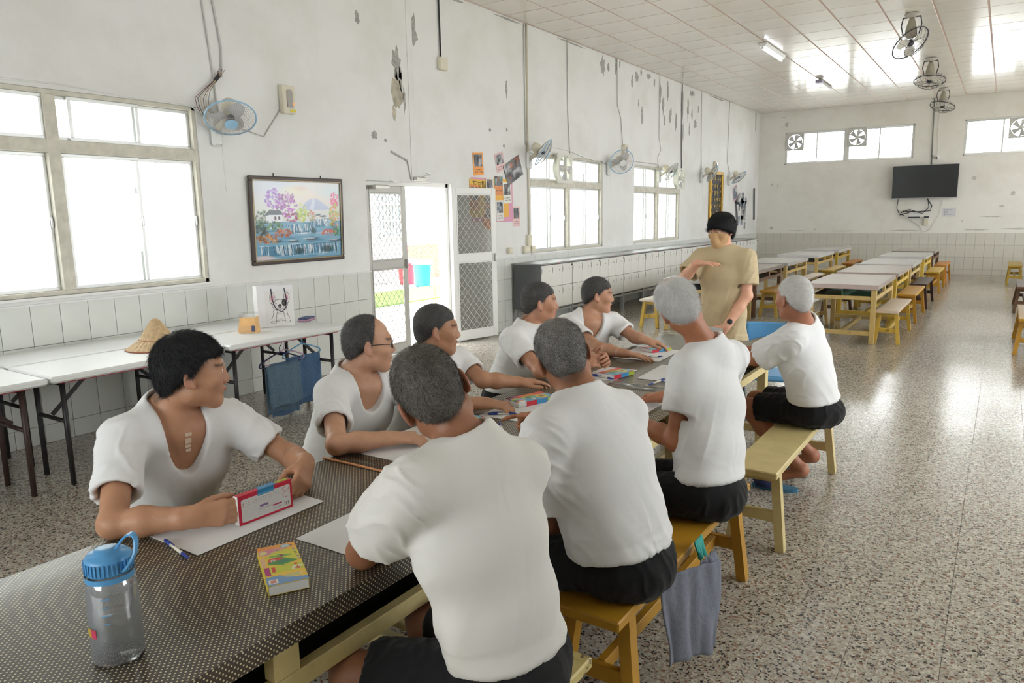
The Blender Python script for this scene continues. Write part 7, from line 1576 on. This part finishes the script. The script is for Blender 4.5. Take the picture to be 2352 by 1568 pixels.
# ---- what the people wear and hold
def on_head(key): r, d = CAST[key]; return r, d, (lambda x, y, z: d['Hc']+d['Rh']@V3(x, y, z)-d['base'])
r, d, g = on_head('p10'); hs = .97
g2 = lambda x, y, z: g(x*hs, y*hs, z*hs)
_hl = lambda X, Y, Z: [((X-d['Hc'][0])*d['Rh'][0, i]+(Y-d['Hc'][1])*d['Rh'][1, i]+(Z-d['Hc'][2])*d['Rh'][2, i])/hs for i in range(3)]
def _mask_region(X, Y, Z):
    x, y, z = _hl(X, Y, Z); ax_ = np.abs(x)
    return np.maximum(np.maximum(.016-y, z-(.006-.35*np.clip(ax_-.012, 0, 1))), -.122-z)*hs
hg = lambda x, y, z: d['Hc']+d['Rh']@(V3(x, y, z)*hs)
mv, mq = sdf_mesh([q for q in head_prims(d['Hc'], d['Rh'], hs) if q['op'] == 'u']+[cone(hg(0, .104, -.02), hg(0, .108, -.06), .010, .012, .03), cone(hg(0, .108, -.06), hg(0, .078, -.108), .012, .012, .035)], .003, 2, .0045, (_mask_region,))
link('face_mask', np_mesh('face_mask', mv-d['base'], mq), cloth_mat('mask_tan', srgb(188, 152, 110), .05, 80), r)
def specs(r, g, m, rx=.024, rz=.02, wire=.0012, y=.100):
    f = MB()
    for s in (-1, 1):
        f.tube([g(s*.032+math.cos(2*PI*k/20)*rx, y-.012*abs(math.cos(2*PI*k/20))*(1 if s*math.cos(2*PI*k/20) > 0 else 0), .002+math.sin(2*PI*k/20)*rz) for k in range(20)], wire, 5, closed=True); f.tube([g(s*(.032+rx), y-.012, .004), g(s*.075, .06, .008), g(s*.082, .0, .006)], wire, 5)
    f.tube([g(-.010, y, .004), g(0, y+.003, .007), g(.010, y, .004)], wire, 5); f.build('spectacles', m, r)
specs(r, g2, mat('wire_gold', (.45, .36, .22), .3, .8))
rw = [np.array((-1.69, 5.44, .815)), nrm(np.array((-1.69, 5.44, .815))-np.array((-1.585, 5.58, 1.035)))]
wc = rw[0]-rw[1]*.035-d['base']; MB().lathe(wc-rw[1]*.012, [(.031, 0), (.0325, .004), (.0325, .020), (.031, .024)], 20, rw[1]).build('watch_strap', mat('watch_black', (.015, .015, .016), .5), r)
sd = nrm(np.cross(rw[1], V3(-.3, .3, 1))); fv = nrm(V3(.35, -.9, .15)-rw[1]*(V3(.35, -.9, .15)@rw[1])); MB().lathe(wc+fv*.029, [(.021, 0), (.021, .009), (.017, .011), (0, .011)], 20, fv).build('watch_case', mat('watch_face', (.03, .03, .032), .25), r)
o = MB().box((0, 0, 0), (.21, .0012, .15)).build('paper_sheet', M_PAPER, None, (-1.80, 5.37, .755), (.5, .1, .1)); tag(o, 'white sheet held low in the instructors left hand', 'paper', 'sheets of drawing paper')
r, d, g = on_head('p2'); specs(r, lambda x, y, z: g(x*1.05, y*1.05, z*1.05), mat('spec_black', (.02, .02, .02), .35), .024, .017, .0018)
r, d = CAST['p1']; ch = d['N']+d['fw']*.0
V_, base = d['V'], d['base']
for k in range(5):      # strips of surgical tape on the chest, laid on the skin
    zc = .955-k*.0165; best = None; row = np.where((np.abs(V_[:, 2]-zc) < .006))[0]; rel = (V_[row]-d['N']); lat_ = rel@d['lat']; fwd = rel@d['fw']; m_ = np.abs(lat_) < .006
    if m_.any():
        q = V_[row][m_][np.argmax(fwd[m_])]; n_ = nrm(d['fw']*.9+d['upv']*.35); rot = Matrix((Vector(d['lat']), Vector(np.cross(n_, d['lat'])), Vector(n_))).transposed(); MB().box(Vector(q+n_*.0012-base), (.022-.001*k, .012, .0012), rot).build('tape_strip', mat('tape_pale', srgb(208, 186, 164), .5), r)
